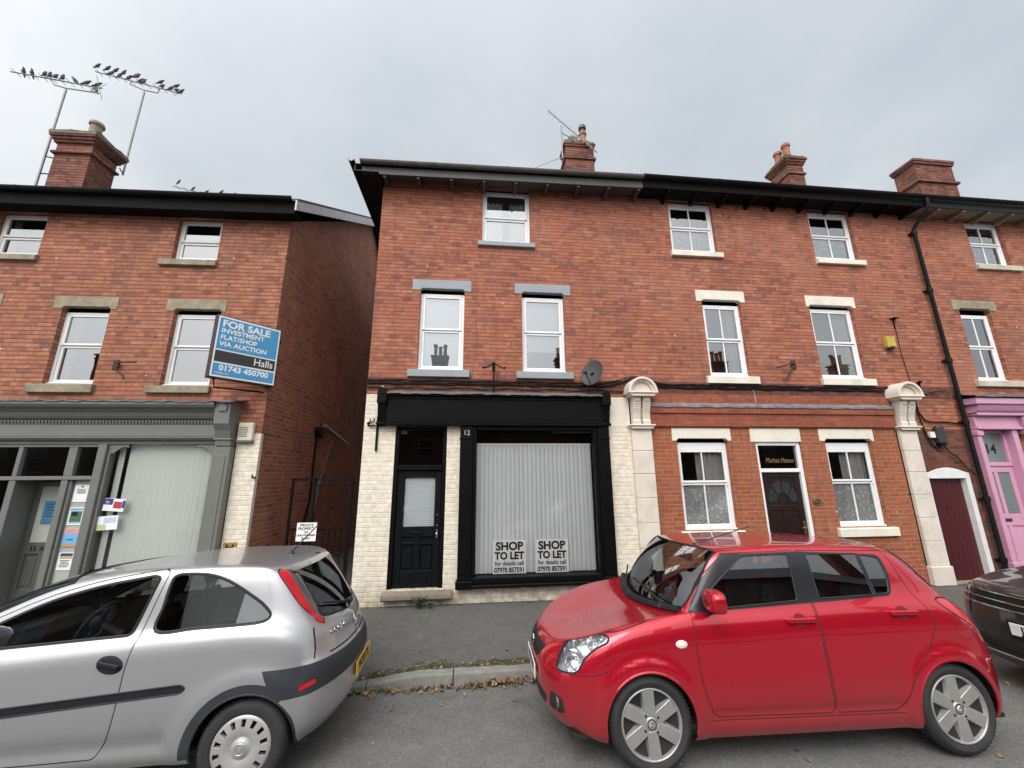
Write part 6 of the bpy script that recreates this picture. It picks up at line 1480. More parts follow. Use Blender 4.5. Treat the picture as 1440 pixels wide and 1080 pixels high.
def wheel(root, x, y, z, r, rim, side, style, width=.19, steer=0.):
    """tyre + rim + centre; side -1 = near side (outer face towards -y)"""
    M_ = Matrix.Translation((x, y, z)) @ Matrix.Rotation(R(steer), 4, 'Z') @ Matrix.Rotation(R(90 if side < 0 else -90), 4, 'X')
    q = MB(); w = width
    q.lathe([(rim*.94, -w), (rim*.94, -.02), (rim*.5, -.045), (.02, -.05)], 40, M_, 0); q.lathe([(.06, -.075), (rim*.72, -.08), (rim*.72, -.095), (.06, -.095)], 36, M_, 0)
    wh = q.build('wheel', m_dark, root)
    q = MB(); prof = [(rim*.95, -w+.01), (rim*1.02, -w-.002), (r*.93, -w+.012), (r*.985, -w+.03), (r, -w+.055), (r, -.05), (r*.985, -.024), (r*.955, -.006), (r*.90, .004), ((r+rim)/2, .010), (rim*1.06, .004), (rim*1.0, -.008), (rim*.96, -.02)]
    q.lathe(prof, 64, M_, 0)
    for k in range(72):                                                       # tread blocks on the shoulder
        a = 2*math.pi*k/72; m2 = M_ @ Matrix.Rotation(a, 4, 'Z'); q.box(r*.972, r+.003, -.006*r, .013*r, -.047, -.02, 0, m2); q.box(r*.985, r+.003, -.01*r, .009*r, -w+.06, -.052, 0, m2)
    ty = q.build('tyre', m_tyre, wh)
    q = MB()
    if style == 'alloy':
        q.lathe([(rim*.90, -.05), (rim*.93, -.012), (rim*.955, .002), (rim*1.0, .004), (rim*1.015, -.004), (rim*1.0, -.02), (rim*.97, -.03), (rim*.94, -.06)], 56, M_, 0)
        for k in range(6):
            a = R(90+60*k+ (3 if side < 0 else 0)); m2 = M_ @ Matrix.Rotation(a, 4, 'Z')
            wi, wo = rim*.165, rim*.195
            vs = [(rim*.20, -wi, -.006), (rim*.20, wi, -.006), (rim*.94, wo, -.002), (rim*.94, -wo, -.002), (rim*.20, -wi-.012, -.055), (rim*.20, wi+.012, -.055), (rim*.94, wo+.016, -.05), (rim*.94, -wo-.016, -.05)]
            q.add(vs, [(0, 3, 2, 1), (0, 4, 7, 3), (1, 2, 6, 5), (2, 3, 7, 6), (0, 1, 5, 4)], 0, False, m2)
        q.lathe([(.001, -.002), (rim*.17, -.003), (rim*.19, -.01), (rim*.33, -.016), (rim*.36, -.05)], 36, M_, 0)
        rm = q.build('rim', m_alloy, wh, bevel=.003)
        q = MB()
        for k in range(4): m2 = M_ @ Matrix.Rotation(R(38+90*k), 4, 'Z'); q.lathe([(.001, -.004), (.010, -.004), (.013, -.012), (.015, -.03)], 6, m2 @ Matrix.Translation((rim*.29, 0, .0)), 0)
        q.lathe([(rim*.125, -.0015), (rim*.14, -.0005), (rim*.155, -.0025)], 24, M_, 0); q.build('wheel_nut', m_dark, wh)
        q = MB(); s_ = rim*.085
        for pts in ([(-.9, .1), (.15, 1.), (.9, .45), (.45, .25), (.15, .5), (-.2, .2)], [(.9, -.1), (-.15, -1.), (-.9, -.45), (-.45, -.25), (-.15, -.5), (.2, -.2)]): q.prism([(a*s_, b*s_) for a, b in pts], 'z', -.002, .002, 0, M_)
        q.build('cap_emblem', m_chrome, wh)
    else:
        # dished plastic cover: ring of 14 slots near the edge
        n = 14; prof = [(.001, .012), (.045, .012), (.05, .006), (.07, .0), (rim*.55, .014), (rim*.68, .012)]
        q.lathe(prof, 56, M_, 0); q.lathe([(rim*.90, .006), (rim*.97, .003), (rim*1.01, -.004), (rim*1.0, -.02)], 56, M_, 0)
        for k in range(n):
            a0 = 2*math.pi*k/n; da = math.pi/n*1.18; vs = []
            for i in range(5):
                a = a0-da/2+da*i/4*1.0
                vs += [(rim*.68*math.cos(a), rim*.68*math.sin(a), .012), (rim*.90*math.cos(a), rim*.90*math.sin(a), .006), (rim*.90*math.cos(a), rim*.90*math.sin(a), -.02), (rim*.68*math.cos(a), rim*.68*math.sin(a), -.02)]
            q.add(vs, [(4*i+j, 4*i+4+j, 4*i+4+(j+1), 4*i+(j+1)) for i in range(4) for j in (0,)]+[(0, 1, 2, 3), (16+3, 16+2, 16+1, 16)], 0, False, M_)
        q.build('wheel_cover', m_cap, wh, bevel=.0015)
        q = MB(); q.lathe([(.001, .0145), (.036, .0145), (.04, .0125)], 24, M_, 0); q.lathe([(.030, .015), (.034, .0175), (.038, .015)], 24, M_, 0); q.prism([(-.018, -.012), (.02, -.016), (.01, -.002), (.02, .014), (.004, .008), (-.014, .016), (-.006, .002)], 'z', .0146, .0175, 0, M_); q.build('cap_emblem', m_alloy, wh)
    return wh

def arch_liner(q, x, z, r, W, depth=.26, side=-1):
    """dark bowl behind the wheel opening"""
    n = 20; y0, y1 = side*(W-.005), side*(W-depth); vs = []
    for k in range(n+1):
        a = R(8+164*k/n); vs += [(x+r*math.cos(a), y0, z+r*math.sin(a)), (x+r*math.cos(a), y1, z+r*math.sin(a))]
    q.add(vs, [(2*k, 2*k+1, 2*k+3, 2*k+2) for k in range(n)]); b = [(x+r*math.cos(R(8+164*k/n)), y1, z+r*math.sin(R(8+164*k/n))) for k in range(n+1)]
    q.add(b, [tuple(range(n+1))])

def arch_lip(car, x, z, r, rad, mat, a0=-12, a1=192, name='arch_lip'):
    P = car.L.pt(car.L.inv([(x+r*math.cos(R(a0+(a1-a0)*k/40)), z+r*math.sin(R(a0+(a1-a0)*k/40))) for k in range(41)], 'side'))
    for sg in (-1, 1): q = MB(); q.tube([tuple(p*np.array([1, sg, 1])+np.array([0, -sg*rad*.5, 0])) for p in P], rad, 6); q.build(name, mat, car.root)

def seats(root, xs, W, zb=.32):
    for x, rear in xs:
        for sg in ((-1, 1)):
            q = MB(); yc = sg*W*.42
            q.cbox(x-.45, x+.08, yc-.24, yc+.24, zb, zb+.22, .06); M_ = Matrix.Translation((x+.05, yc, zb+.18)) @ Matrix.Rotation(R(14), 4, 'Y'); q.cbox(-.07, .07, -.23, .23, 0, .62, .06, 0, M_); q.cbox(-.05, .05, -.13, .13, .68, .88, .045, 0, M_); q.tube([tuple(M_ @ Vector((0, -.06, .6))), tuple(M_ @ Vector((0, -.06, .72)))], .01, 6); q.tube([tuple(M_ @ Vector((0, .06, .6))), tuple(M_ @ Vector((0, .06, .72)))], .01, 6)
            q.build('rear_seat' if rear else 'front_seat', m_seat, root)
def cabin(root, x0, x1, W, zd, xw, dash=True, wheel_side=1):
    q = MB(); q.box(x0, x1, -W+.07, W-.07, .24, .27); q.box(x0, x0+.02, -W+.07, W-.07, .27, zd-.12)
    q.build('floor_pan', m_dash, root)
    if dash:
        q = MB(); q.prism([(x0, .5), (x0, zd-.04), (xw-.15, zd-.015), (xw, zd-.02), (xw+.10, zd-.10), (xw+.04, .62), (x0+.3, .5)], 'y', -W+.12, W-.12); q.build('dashboard', m_dash, root, bevel=.02)
        M_ = Matrix.Translation((xw+.26, wheel_side*W*.42, zd-.10)) @ Matrix.Rotation(R(-64), 4, 'Y'); q = MB(); q.tube([tuple(M_ @ Vector((.185*math.cos(a*math.pi/12), .185*math.sin(a*math.pi/12), 0))) for a in range(24)], .016, 8, closed=True); q.tube([tuple(M_ @ Vector((-.18, 0, 0))), tuple(M_ @ Vector((.18, 0, 0)))], .02, 6); q.ball(tuple(M_ @ Vector((0, 0, .01))), .06); q.tube([tuple(M_ @ Vector((0, 0, 0))), tuple(M_ @ Vector((0, 0, -.25)))], .03, 8); q.build('steering_wheel', m_dash, root)

def mirror(root, M_, sg, mat, w=.20, h=.14, d=.12):
    """door mirror shell; M_ at the door skin (z out)"""
    q = MB(); q.ball((0, 0, 0), .5, nu=20, nv=14)
    vs = []
    for v in q.v:
        x, y, z = v; sgn = lambda a: (1 if a >= 0 else -1); k = lambda a: sgn(a)*(abs(a)*2)**.62/2
        vs.append((k(x)*d, k(y)*w, k(z)*h))
    p = M_.translation; q2 = MB(); T = Matrix.Translation((p.x-.02, p.y+sg*.135, p.z+.085))
    # front of the shell is rounder, the glass side is flat
    vs = [((x if x < 0 else x*.45), y, z) for x, y, z in vs]; q2.add(vs, q.f, 0, True, T); mr = q2.build('wing_mirror', mat, root)
    q3 = MB(); q3.tube([(p.x-.02, p.y-sg*.02, p.z-.015), (p.x-.02, p.y+sg*.06, p.z+.0), (p.x-.02, p.y+sg*.10, p.z+.01)], [.045, .03, .03], 10); q3.build('mirror_arm', m_trim, mr)
    return mr

def number_plate(root, M_, body, mat, w=.52, h=.112, size=.098):
    q = MB(); q.cbox(-w/2, w/2, -h/2, h/2, -.004, .004, .003, 0, M_); p = q.build('number_plate', mat, root)
    text('plate_lettering', body, size, m_ink, p, M_ @ Matrix.Translation((0, 0, .0052)), bold=.003, extrude=.0006, sx=.86); return p

# ------------------------------------------------------------------ RED FIVE DOOR HATCHBACK
def make_red():
    root = thing('parked_car', 'red five door hatchback with black pillars and six spoke alloy wheels', 'car', (1.398, -2.886, -.148), R(-1.9)); root.rotation_euler.x = R(-2.2)
    # columns front -> rear, rows sill -> roof centre
    z0 = .19
    low = {   # x for rows r0..r5 plus half widths
    }
    C = [
     [(-.66, 0, .20), (-.75, 0, .25), (-.80, 0, .38), (-.81, 0, .53), (-.785, 0, .66), (-.75, 0, .715), (-.715, 0, .755), (-.67, 0, .778), (-.63, 0, .793), (-.57, 0, .812), (-.50, 0, .828)],
     [(-.64, .33, .20), (-.73, .33, .25), (-.785, .335, .38), (-.795, .335, .53), (-.765, .335, .66), (-.725, .33, .72), (-.68, .325, .765), (-.62, .28, .788), (-.56, .21, .806), (-.46, .11, .83), (-.37, 0, .852)],
     [(-.56, .58, .20), (-.65, .60, .25), (-.705, .615, .39), (-.71, .62, .54), (-.675, .615, .67), (-.62, .605, .755), (-.55, .585, .82), (-.48, .50, .842), (-.41, .38, .86), (-.30, .20, .88), (-.21, 0, .895)],
     [(-.44, .745, .20), (-.51, .775, .25), (-.555, .79, .41), (-.55, .797, .57), (-.505, .79, .72), (-.44, .77, .825), (-.365, .725, .89), (-.30, .62, .908), (-.25, .48, .915), (-.16, .25, .922), (-.09, 0, .926)],
     [(-.28, .81, .20), (-.30, .85, .26), (-.31, .868, .42), (-.30, .875, .62), (-.265, .868, .79), (-.21, .838, .90), (-.14, .775, .962), (-.10, .67, .965), (-.08, .52, .962), (-.03, .27, .957), (.0, 0, .955)],
     [(.1, .815, .20), (.1, .855, .26), (.1, .874, .43), (.1, .882, .63), (.1, .875, .82), (.12, .848, .95), (.15, .79, 1.012), (.15, .70, 1.01), (.12, .55, 1.0), (.08, .28, .985), (.06, 0, .98)],
     [(.42, .82, .20), (.42, .855, .26), (.42, .872, .43), (.42, .882, .63), (.42, .876, .83), (.42, .852, .965), (.42, .81, 1.045), (.38, .765, 1.05), (.32, .6, 1.03), (.24, .3, 1.01), (.20, 0, 1.0)],
     [(.68, .82, .20), (.68, .855, .26), (.68, .872, .43), (.68, .882, .63), (.68, .877, .83), (.67, .854, .97), (.65, .815, 1.052), (.585, .732, 1.275), (.51, .59, 1.305), (.40, .30, 1.31), (.36, 0, 1.315)],
     [(1.0, .82, .20), (1.0, .855, .26), (1.0, .872, .43), (1.0, .882, .63), (1.0, .878, .84), (.98, .856, .98), (.95, .818, 1.06), (.80, .70, 1.485), (.76, .60, 1.498), (.70, .3, 1.505), (.67, 0, 1.507)],
     [(1.45, .82, .20), (1.45, .855, .26), (1.45, .872, .43), (1.45, .882, .63), (1.45, .878, .85), (1.45, .857, 1.0), (1.45, .82, 1.085), (1.40, .70, 1.508), (1.40, .60, 1.528), (1.40, .3, 1.540), (1.4, 0, 1.543)],
     [(2.0, .82, .20), (2.0, .855, .26), (2.0, .873, .43), (2.0, .885, .63), (2.0, .882, .85), (2.0, .86, 1.02), (2.0, .815, 1.115), (1.95, .695, 1.497), (1.95, .595, 1.518), (1.95, .3, 1.530), (1.95, 0, 1.533)],
     [(2.45, .815, .20), (2.45, .855, .26), (2.45, .875, .43), (2.45, .888, .65), (2.45, .884, .87), (2.45, .856, 1.04), (2.45, .80, 1.13), (2.34, .69, 1.462), (2.39, .59, 1.484), (2.48, .3, 1.496), (2.52, 0, 1.498)],
     [(2.78, .79, .21), (2.78, .84, .27), (2.79, .866, .43), (2.79, .872, .65), (2.78, .862, .86), (2.73, .83, 1.02), (2.69, .775, 1.105), (2.53, .69, 1.325), (2.61, .585, 1.36), (2.68, .3, 1.39), (2.71, 0, 1.395)],
     [(2.98, .70, .22), (2.99, .765, .28), (3.0, .785, .43), (2.995, .79, .65), (2.955, .775, .85), (2.90, .745, .98), (2.84, .70, 1.055), (2.75, .655, 1.145), (2.81, .55, 1.165), (2.88, .28, 1.19), (2.90, 0, 1.195)],
     [(3.07, .55, .23), (3.10, .59, .28), (3.115, .60, .43), (3.10, .605, .65), (3.045, .60, .84), (2.995, .59, .96), (2.955, .57, 1.025), (2.92, .52, 1.065), (2.945, .44, 1.08), (2.975, .22, 1.095), (2.985, 0, 1.10)],
     [(3.12, .30, .23), (3.15, .32, .28), (3.165, .325, .43), (3.15, .325, .65), (3.09, .325, .84), (3.045, .32, .95), (3.015, .31, 1.01), (2.995, .28, 1.035), (3.0, .23, 1.045), (3.012, .12, 1.055), (3.015, 0, 1.06)],
     [(3.13, 0, .23), (3.16, 0, .28), (3.178, 0, .43), (3.163, 0, .65), (3.105, 0, .84), (3.06, 0, .945), (3.035, 0, 1.0), (3.03, 0, 1.01), (3.028, 0, 1.018), (3.025, 0, 1.03), (3.02, 0, 1.04)]]
    RX, RR, ZC = 2.51, .352, .32
    def bulge(G):
        for cx in (0, RX):
            d = np.hypot(G[..., 0]-cx, G[..., 2]-ZC); w = np.exp(-((np.maximum(d-RR-.035, 0))/.05)**2)*(d > RR-.12)*np.clip((G[..., 1]-.56)/.14, 0, 1)*(G[..., 2] < .9)
            G[..., 1] += .022*w
        # soft door bottom crease
        m = np.exp(-((G[..., 2]-.36)/.035)**2)*np.clip((G[..., 0]-.45)/.1, 0, 1)*np.clip((2.1-G[..., 0])/.1, 0, 1)*np.clip((G[..., 1]-.56)/.14, 0, 1); G[..., 1] -= .016*m
        return G
    KY_ = .88; L = Loft(C, bulge=bulge, ky=KY_); car = Car(L, root, .775)
    circ = lambda cx, cz, r, n=48: [(cx+r*math.cos(2*math.pi*k/n), cz+r*math.sin(2*math.pi*k/n)) for k in range(n)]
    for cx in (0, RX): car.region(None, circ(cx, ZC, RR))
    # windows (side view)
    fwin = rpoly([(.655, 1.068), (1.357, 1.112), (1.39, 1.462), (.955, 1.452), (.63, 1.205)], [.02, .03, .03, .05, .03])
    rwin = rpoly([(1.555, 1.122), (2.045, 1.138), (2.04, 1.452), (1.555, 1.460)], [.02, .01, .01, .03])
    qwin = rpoly([(2.07, 1.14), (2.195, 1.147), (2.245, 1.29), (2.235, 1.418), (2.062, 1.445)], [.01, .03, .06, .04, .01])
    for k, w_ in (('front_window', fwin), ('rear_window', rwin), ('quarter_window', qwin)): car.region(k, w_)
    blk = rpoly([(.40, 1.042), (.72, 1.056), (2.215, 1.128), (2.275, 1.29), (2.255, 1.442), (1.5, 1.482), (.945, 1.472), (.80, 1.483), (.60, 1.30)], [.01, .02, .06, .08, .05, .05, .05, .02, .0])
    car.region('pillar_trim', blk)
    # windscreen and rear screen as loft-space patches: rows 7..centre
    kv = L.kv; ku = L.ku
    ws = [(ku[6]+.012, L.Lv), (ku[6]+.012, kv[8]), (ku[6]+.02, kv[7]+.03), (ku[7], kv[7]+.016), (ku[8]-.03, kv[7]+.03), (ku[8]-.012, kv[8]), (ku[8]-.012, L.Lv)]
    car.region('windscreen', ws, raw=True)
    rs = rpoly([(ku[11]+.06, L.Lv+.2), (ku[11]+.06, kv[8]), (ku[12], kv[8]-.02), (ku[13], kv[8]-.04), (ku[14]-.02, kv[8]+.02), (ku[15]-.01, kv[8]+.08), (ku[15]-.0, L.Lv+.2)], .05); rs = [(u, min(v, L.Lv)) for u, v in rs]
    car.region('rear_screen', rs, raw=True)
    # lamps, grille, fog lamps
    hl = spl([(-.278, .890), (-.30, .856), (-.385, .815), (-.472, .745), (-.52, .675), (-.555, .645), (-.61, .632), (-.672, .632), (-.668, .665), (-.635, .735), (-.55, .828), (-.486, .864), (-.386, .892), (-.31, .90)], 5)
    car.region('headlight', hl, gap=.012)
    tl = spl([(2.60, 1.085), (2.66, 1.10), (2.755, 1.075), (2.85, 1.01), (2.93, .93), (2.97, .82), (2.94, .80), (2.87, .865), (2.78, .935), (2.685, 1.0), (2.63, 1.045)], 5)
    car.region('tail_light', tl, gap=.012)
    fog = rpoly([(.47, .335), (.625, .345), (.62, .455), (.505, .465)], .035); car.region('fog_lamp_recess', fog, 'front')
    gr = rpoly([(-.02, .585), (.23, .60), (.315, .695), (.285, .712), (-.02, .708)], [.0, .05, .03, .02, 0]); gr = [(max(a, 0), b) for a, b in gr]; car.region('grille', gr, 'front')
    lg = rpoly([(-.02, .315), (.40, .325), (.46, .40), (.36, .425), (-.02, .425)], [.0, .03, .04, .03, 0]); lg = [(max(a, 0), b) for a, b in lg]; car.region('lower_grille', lg, 'front')
    # fuel flap, side repeater
    car.region('fuel_flap', circ(2.735, .875, .078, 28), gap=.005, near_only=True)
    # doors
    fd = rpoly([(.42, 1.045), (.405, .80), (.425, .55), (.50, .345), (1.475, .335), (1.46, .70), (1.47, 1.095), (1.455, 1.49), (.80, 1.475), (.60, 1.31)], [.01, .3, .2, .05, .04, .3, .2, .03, .02, .0])
    rd = rpoly([(1.485, 1.095), (1.475, .70), (1.49, .335), (2.02, .335), (2.10, .44), (2.17, .58), (2.36, .75), (2.48, .93), (2.47, 1.03), (2.395, 1.15), (2.335, 1.40), (2.30, 1.47), (1.47, 1.49)], [.2, .3, .04, .08, .05, .1, .12, .10, .06, .06, .1, .04, .03])
    car.region('front_door', fd, gap=.007); car.region('rear_door', rd, gap=.007)
    # bonnet, bumper, hatch joints
    car.line(spl([(-.655, .66), (-.585, .79), (-.50, .862), (-.36, .905), (-.22, .925), (-.05, .968), (.12, 1.012), (.22, 1.035)], 6, False), .007)
    car.line(spl([(-.60, .622), (-.5, .632), (-.4, .647), (-.31, .672)], 4, False), .006)
    car.line(spl([(2.40, 1.455), (2.50, 1.37), (2.62, 1.23), (2.70, 1.13), (2.745, 1.08)], 5, False), .006)
    car.line(spl([(2.97, .79), (3.02, .76), (3.05, .75)], 4, False), .006)
    car.line([(.46, .325), (2.05, .315)], .006)
    o = car.cut(dict(body=m_red, front_door=m_red, rear_door=m_red, fuel_flap=m_red, front_window=m_carglass, rear_window=m_carglass, quarter_window=m_carglass, windscreen=m_carglass, rear_screen=m_carglass_dark, pillar_trim=m_pillar, headlight=m_lens, tail_light=m_redlens, grille=m_dark, lower_grille=m_dark, fog_lamp_recess=m_dark), 'body',
        split=('front_window', 'rear_window', 'quarter_window', 'pillar_trim', 'headlight', 'tail_light', 'front_door', 'rear_door', 'fog_lamp_recess'), fit=('front_window', 'rear_window', 'quarter_window'), fitx=('windscreen', 'rear_screen'))
    SD = lambda k: {-1: o[(k, 'near')], 1: o[(k, 'far')]}
    car.seal([(fwin, SD('front_window')), (rwin, SD('rear_window')), (qwin, SD('quarter_window'))], .007, m_rubber)
    car.edge(ws, .010, m_rubber, 'windscreen_seal', o['windscreen']); car.edge([p for p in rs if p[1] < L.Lv-.001], .008, m_rubber, 'rear_screen_seal', o['rear_screen'])
    for cx in (0, RX): arch_lip(car, cx, ZC, RR, .011, m_red)
    q = MB()
    for sg in (-1, 1):
        for cx in (0, RX): arch_liner(q, cx, ZC, RR+.012, .765, .30, sg)
    q.box(-.6, 3.0, -.66, .66, .20, .23); q.build('underbody', m_dark, root)
    for sg in (-1, 1):
        wheel(root, 0, sg*.759, ZC, .318, .232, sg, 'alloy'); wheel(root, RX, sg*.759, ZC, .318, .232, sg, 'alloy')
    # headlamp insides: bright bowl, round reflectors
    for sg in (-1, 1):
        par = o[('headlight', 'far' if sg > 0 else 'near')]; uv = L.inv(dense(hl, .02), 'side'); P = L.pt(uv)*np.array([1, sg, 1]); N_ = L.nrm(uv)*np.array([1, sg, 1]); q = MB(); n = len(P)
        back = P-N_*.005; c = P.mean(0)-N_.mean(0)*.075; ring2 = c+(P-P.mean(0))*.72
        vs = [tuple(v) for v in back]+[tuple(v) for v in ring2]; q.add(vs, [(i, (i+1) % n, n+(i+1) % n, n+i) for i in range(n)]+[tuple(range(n, 2*n))], 0, True); q.build('lamp_bowl', m_reflect, par)
        nm = Vector(N_.mean(0)).normalized(); q = MB()
        for dx, dz, rr_ in ((-.06, -.04, .075), (.085, .075, .055)):
            ctr = Vector(P.mean(0))+Vector((dx, sg*abs(dx)*.25*(1 if dx > 0 else -1), dz))-nm*.045; T = Vector((0, 0, 1)).rotation_difference(Vector((-.65, sg*.7, .05)).normalized()).to_matrix().to_4x4(); T.translation = ctr
            q.lathe([(.012, -.03), (rr_*.6, -.018), (rr_*.92, .012), (rr_, .02), (rr_*1.06, .012)], 24, T); q.ball(tuple(ctr+nm*.0), .014, nu=8, nv=6)
        q.build('lamp_reflector', m_chrome, par)
        q = MB(); M_ = car.frame(.29, .842, 'side', sg); q.lathe([(.001, .016), (.030, .012), (.040, .004), (.042, -.006)], 20, M_ @ Matrix.Diagonal((1.15, .72, 1, 1))); q.build('side_repeater', m_amber, root)
        # fog lamp
        p, n = car.at(.55, .40, 'front'); p = Vector((p.x, sg*.55, .40)); q = MB(); T = Matrix.Translation(p+Vector((.035, 0, 0))) @ Matrix.Rotation(R(-90), 4, 'Y'); q.lathe([(.001, .0), (.04, .004), (.05, .012), (.053, .03)], 20, T); q.build('fog_lamp', m_smoke, o[('fog_lamp_recess', 'far' if sg > 0 else 'near')])
        # handles
        for nm_, hx, hz in (('front_door', 1.315, .980), ('rear_door', 2.225, 1.012)):
            M_ = car.frame(hx, hz, 'side', sg); q = MB(); s_ = -sg
            q.ball((0, 0, .0), .5, nu=16, nv=8, sc_=(.15, .075, .006)) if False else None
            q.cbox(-.125, .115, -.017, .017, .022, .040, .010, 0, M_); q.cbox(-.125, -.095, -.017, .017, -.01, .03, .006, 0, M_); q.cbox(.085, .115, -.017, .017, -.01, .03, .006, 0, M_); dr = o[(nm_, 'far' if sg > 0 else 'near')]; q.build('door_handle', m_red, dr, bevel=.004)
            q = MB(); q.lathe([(.001, .0012), (.045, .0012), (.052, .0006)], 20, M_ @ Matrix.Translation((.0, .0, 0)) @ Matrix.Diagonal((1.0, .95, 1, 1))); q.build('handle_recess_shade', plain('recess_shadow_red', (.16, .004, .01), .5), dr)  # flat disc, the shade behind the handle painted as darker red
        mirror(root, car.frame(.60 if sg < 0 else .74, 1.075, 'side', sg), sg, m_red, .22, .165, .17)
    # grille bars, badge, plate, wipers, aerial
    gx = L.pt(L.inv([(0.0, .65)], 'front'))[0][0]
    q = MB()
    for k in range(5):
        z = .605+.024*k; hw = .20+.10*(k/4); P = L.pt(L.inv([(hw*i/6, z) for i in range(7)], 'front')); pts = [(p[0]-.004, -p[1], p[2]) for p in P[::-1]]+[(p[0]-.004, p[1], p[2]) for p in P[1:]]; q.tube(pts, .0055, 5)
    q.build('grille_bars', m_trim, o['grille'])
    q = MB(); s_ = .055; Mb = Matrix.Translation((gx-.012, 0, .655)) @ Matrix.Rotation(R(-90), 4, 'Y') @ Matrix.Rotation(R(-90), 4, 'Z')
    for pts in ([(-.9, .1), (.15, 1.), (.9, .45), (.45, .25), (.15, .5), (-.2, .2)], [(.9, -.1), (-.15, -1.), (-.9, -.45), (-.45, -.25), (-.15, -.5), (.2, -.2)]): q.prism([(a*s_, b*s_) for a, b in pts], 'z', -.004, .006, 0, Mb)
    q.build('grille_emblem', m_chrome, o['grille'])
    px = L.pt(L.inv([(0.0, .49)], 'front'))[0][0]
    number_plate(root, Matrix.Translation((px-.012, 0, .50)) @ Matrix.Rotation(R(-90), 4, 'Z') @ Matrix.Rotation(R(90), 4, 'X'), 'VX57 KPN', m_plate_w)
    rx_ = L.pt(L.inv([(0.0, .72)], 'rear'))[0][0]; number_plate(root, Matrix.Translation((rx_+.012, 0, .72)) @ Matrix.Rotation(R(90), 4, 'Z') @ Matrix.Rotation(R(90), 4, 'X'), 'VX57 KPN', m_plate_y)
    q = MB(); cw = [(.33, .72), (.24, .55), (.15, .30), (.11, .0), (.15, -.30), (.24, -.55), (.33, -.72)]
    cowl = [L.pt(np.array([[ku[6]-.012, kv[7]+(L.Lv-kv[7])*f]]))[0] for f in np.linspace(0, 1, 9)]; pts = [(p[0]-.02, -p[1], p[2]+.004) for p in cowl]+[(p[0]-.02, p[1], p[2]+.004) for p in cowl[::-1][1:]]
    q.tube(pts, .034, 6); q.build('cowl_panel', m_trim, root)
    for (ya, yb) in ((-.50, .12), (.22, .70)):
        q = MB(); f = lambda y, up: L.pt(np.array([[ku[6]+up, L.Lv-(abs(y)/.75)*(L.Lv-kv[7]-.03)]]))[0]
        a, b = f(ya, .03), f(yb, .12); A, B = (a[0]-.03, ya, a[2]+.03), (b[0]-.01, yb, b[2]+.03); q.tube([A, ((A[0]*.6+B[0]*.4), ya*.6+yb*.4, (A[2]*.6+B[2]*.4)+.012), B], .009, 6); q.tube([(A[0]-.02, ya, A[2]-.04), A], .014, 6); q.build('wiper', m_rubber, root)
    q = MB(); rp = L.pt(L.inv([(.74, .0)], 'top'))[0]; q.lathe([(.022, -.01), (.018, .012), (.008, .03)], 12, Matrix.Translation((.74, -.30, rp[2]-.015))); q.tube([(.74, -.30, rp[2]), (1.30, -.30, rp[2]+.145)], .005, 6); q.build('aerial', m_rubber, root)
    # interior
    cabin(root, .1, 2.6, .755, .98, .42); seats(root, [(1.35, False), (2.15, True)], .70, .34)
    q = MB(); q.cbox(.76, .80, -.12, .12, 1.33, 1.40, .012); q.tube([(.78, 0, 1.39), (.76, 0, 1.46)], .012, 6); q.build('rear_view_mirror', m_trim, root)
    q = MB(); q.cbox(.50, .505, .16, .30, .985, 1.12, .002); q.build('dashboard_note', m_ivory, root)
    q = MB(); q.box(-.52, .1, -.60, .60, .25, .62); q.build('engine_bay', m_dark, root)
    return root, car, o
make_red()

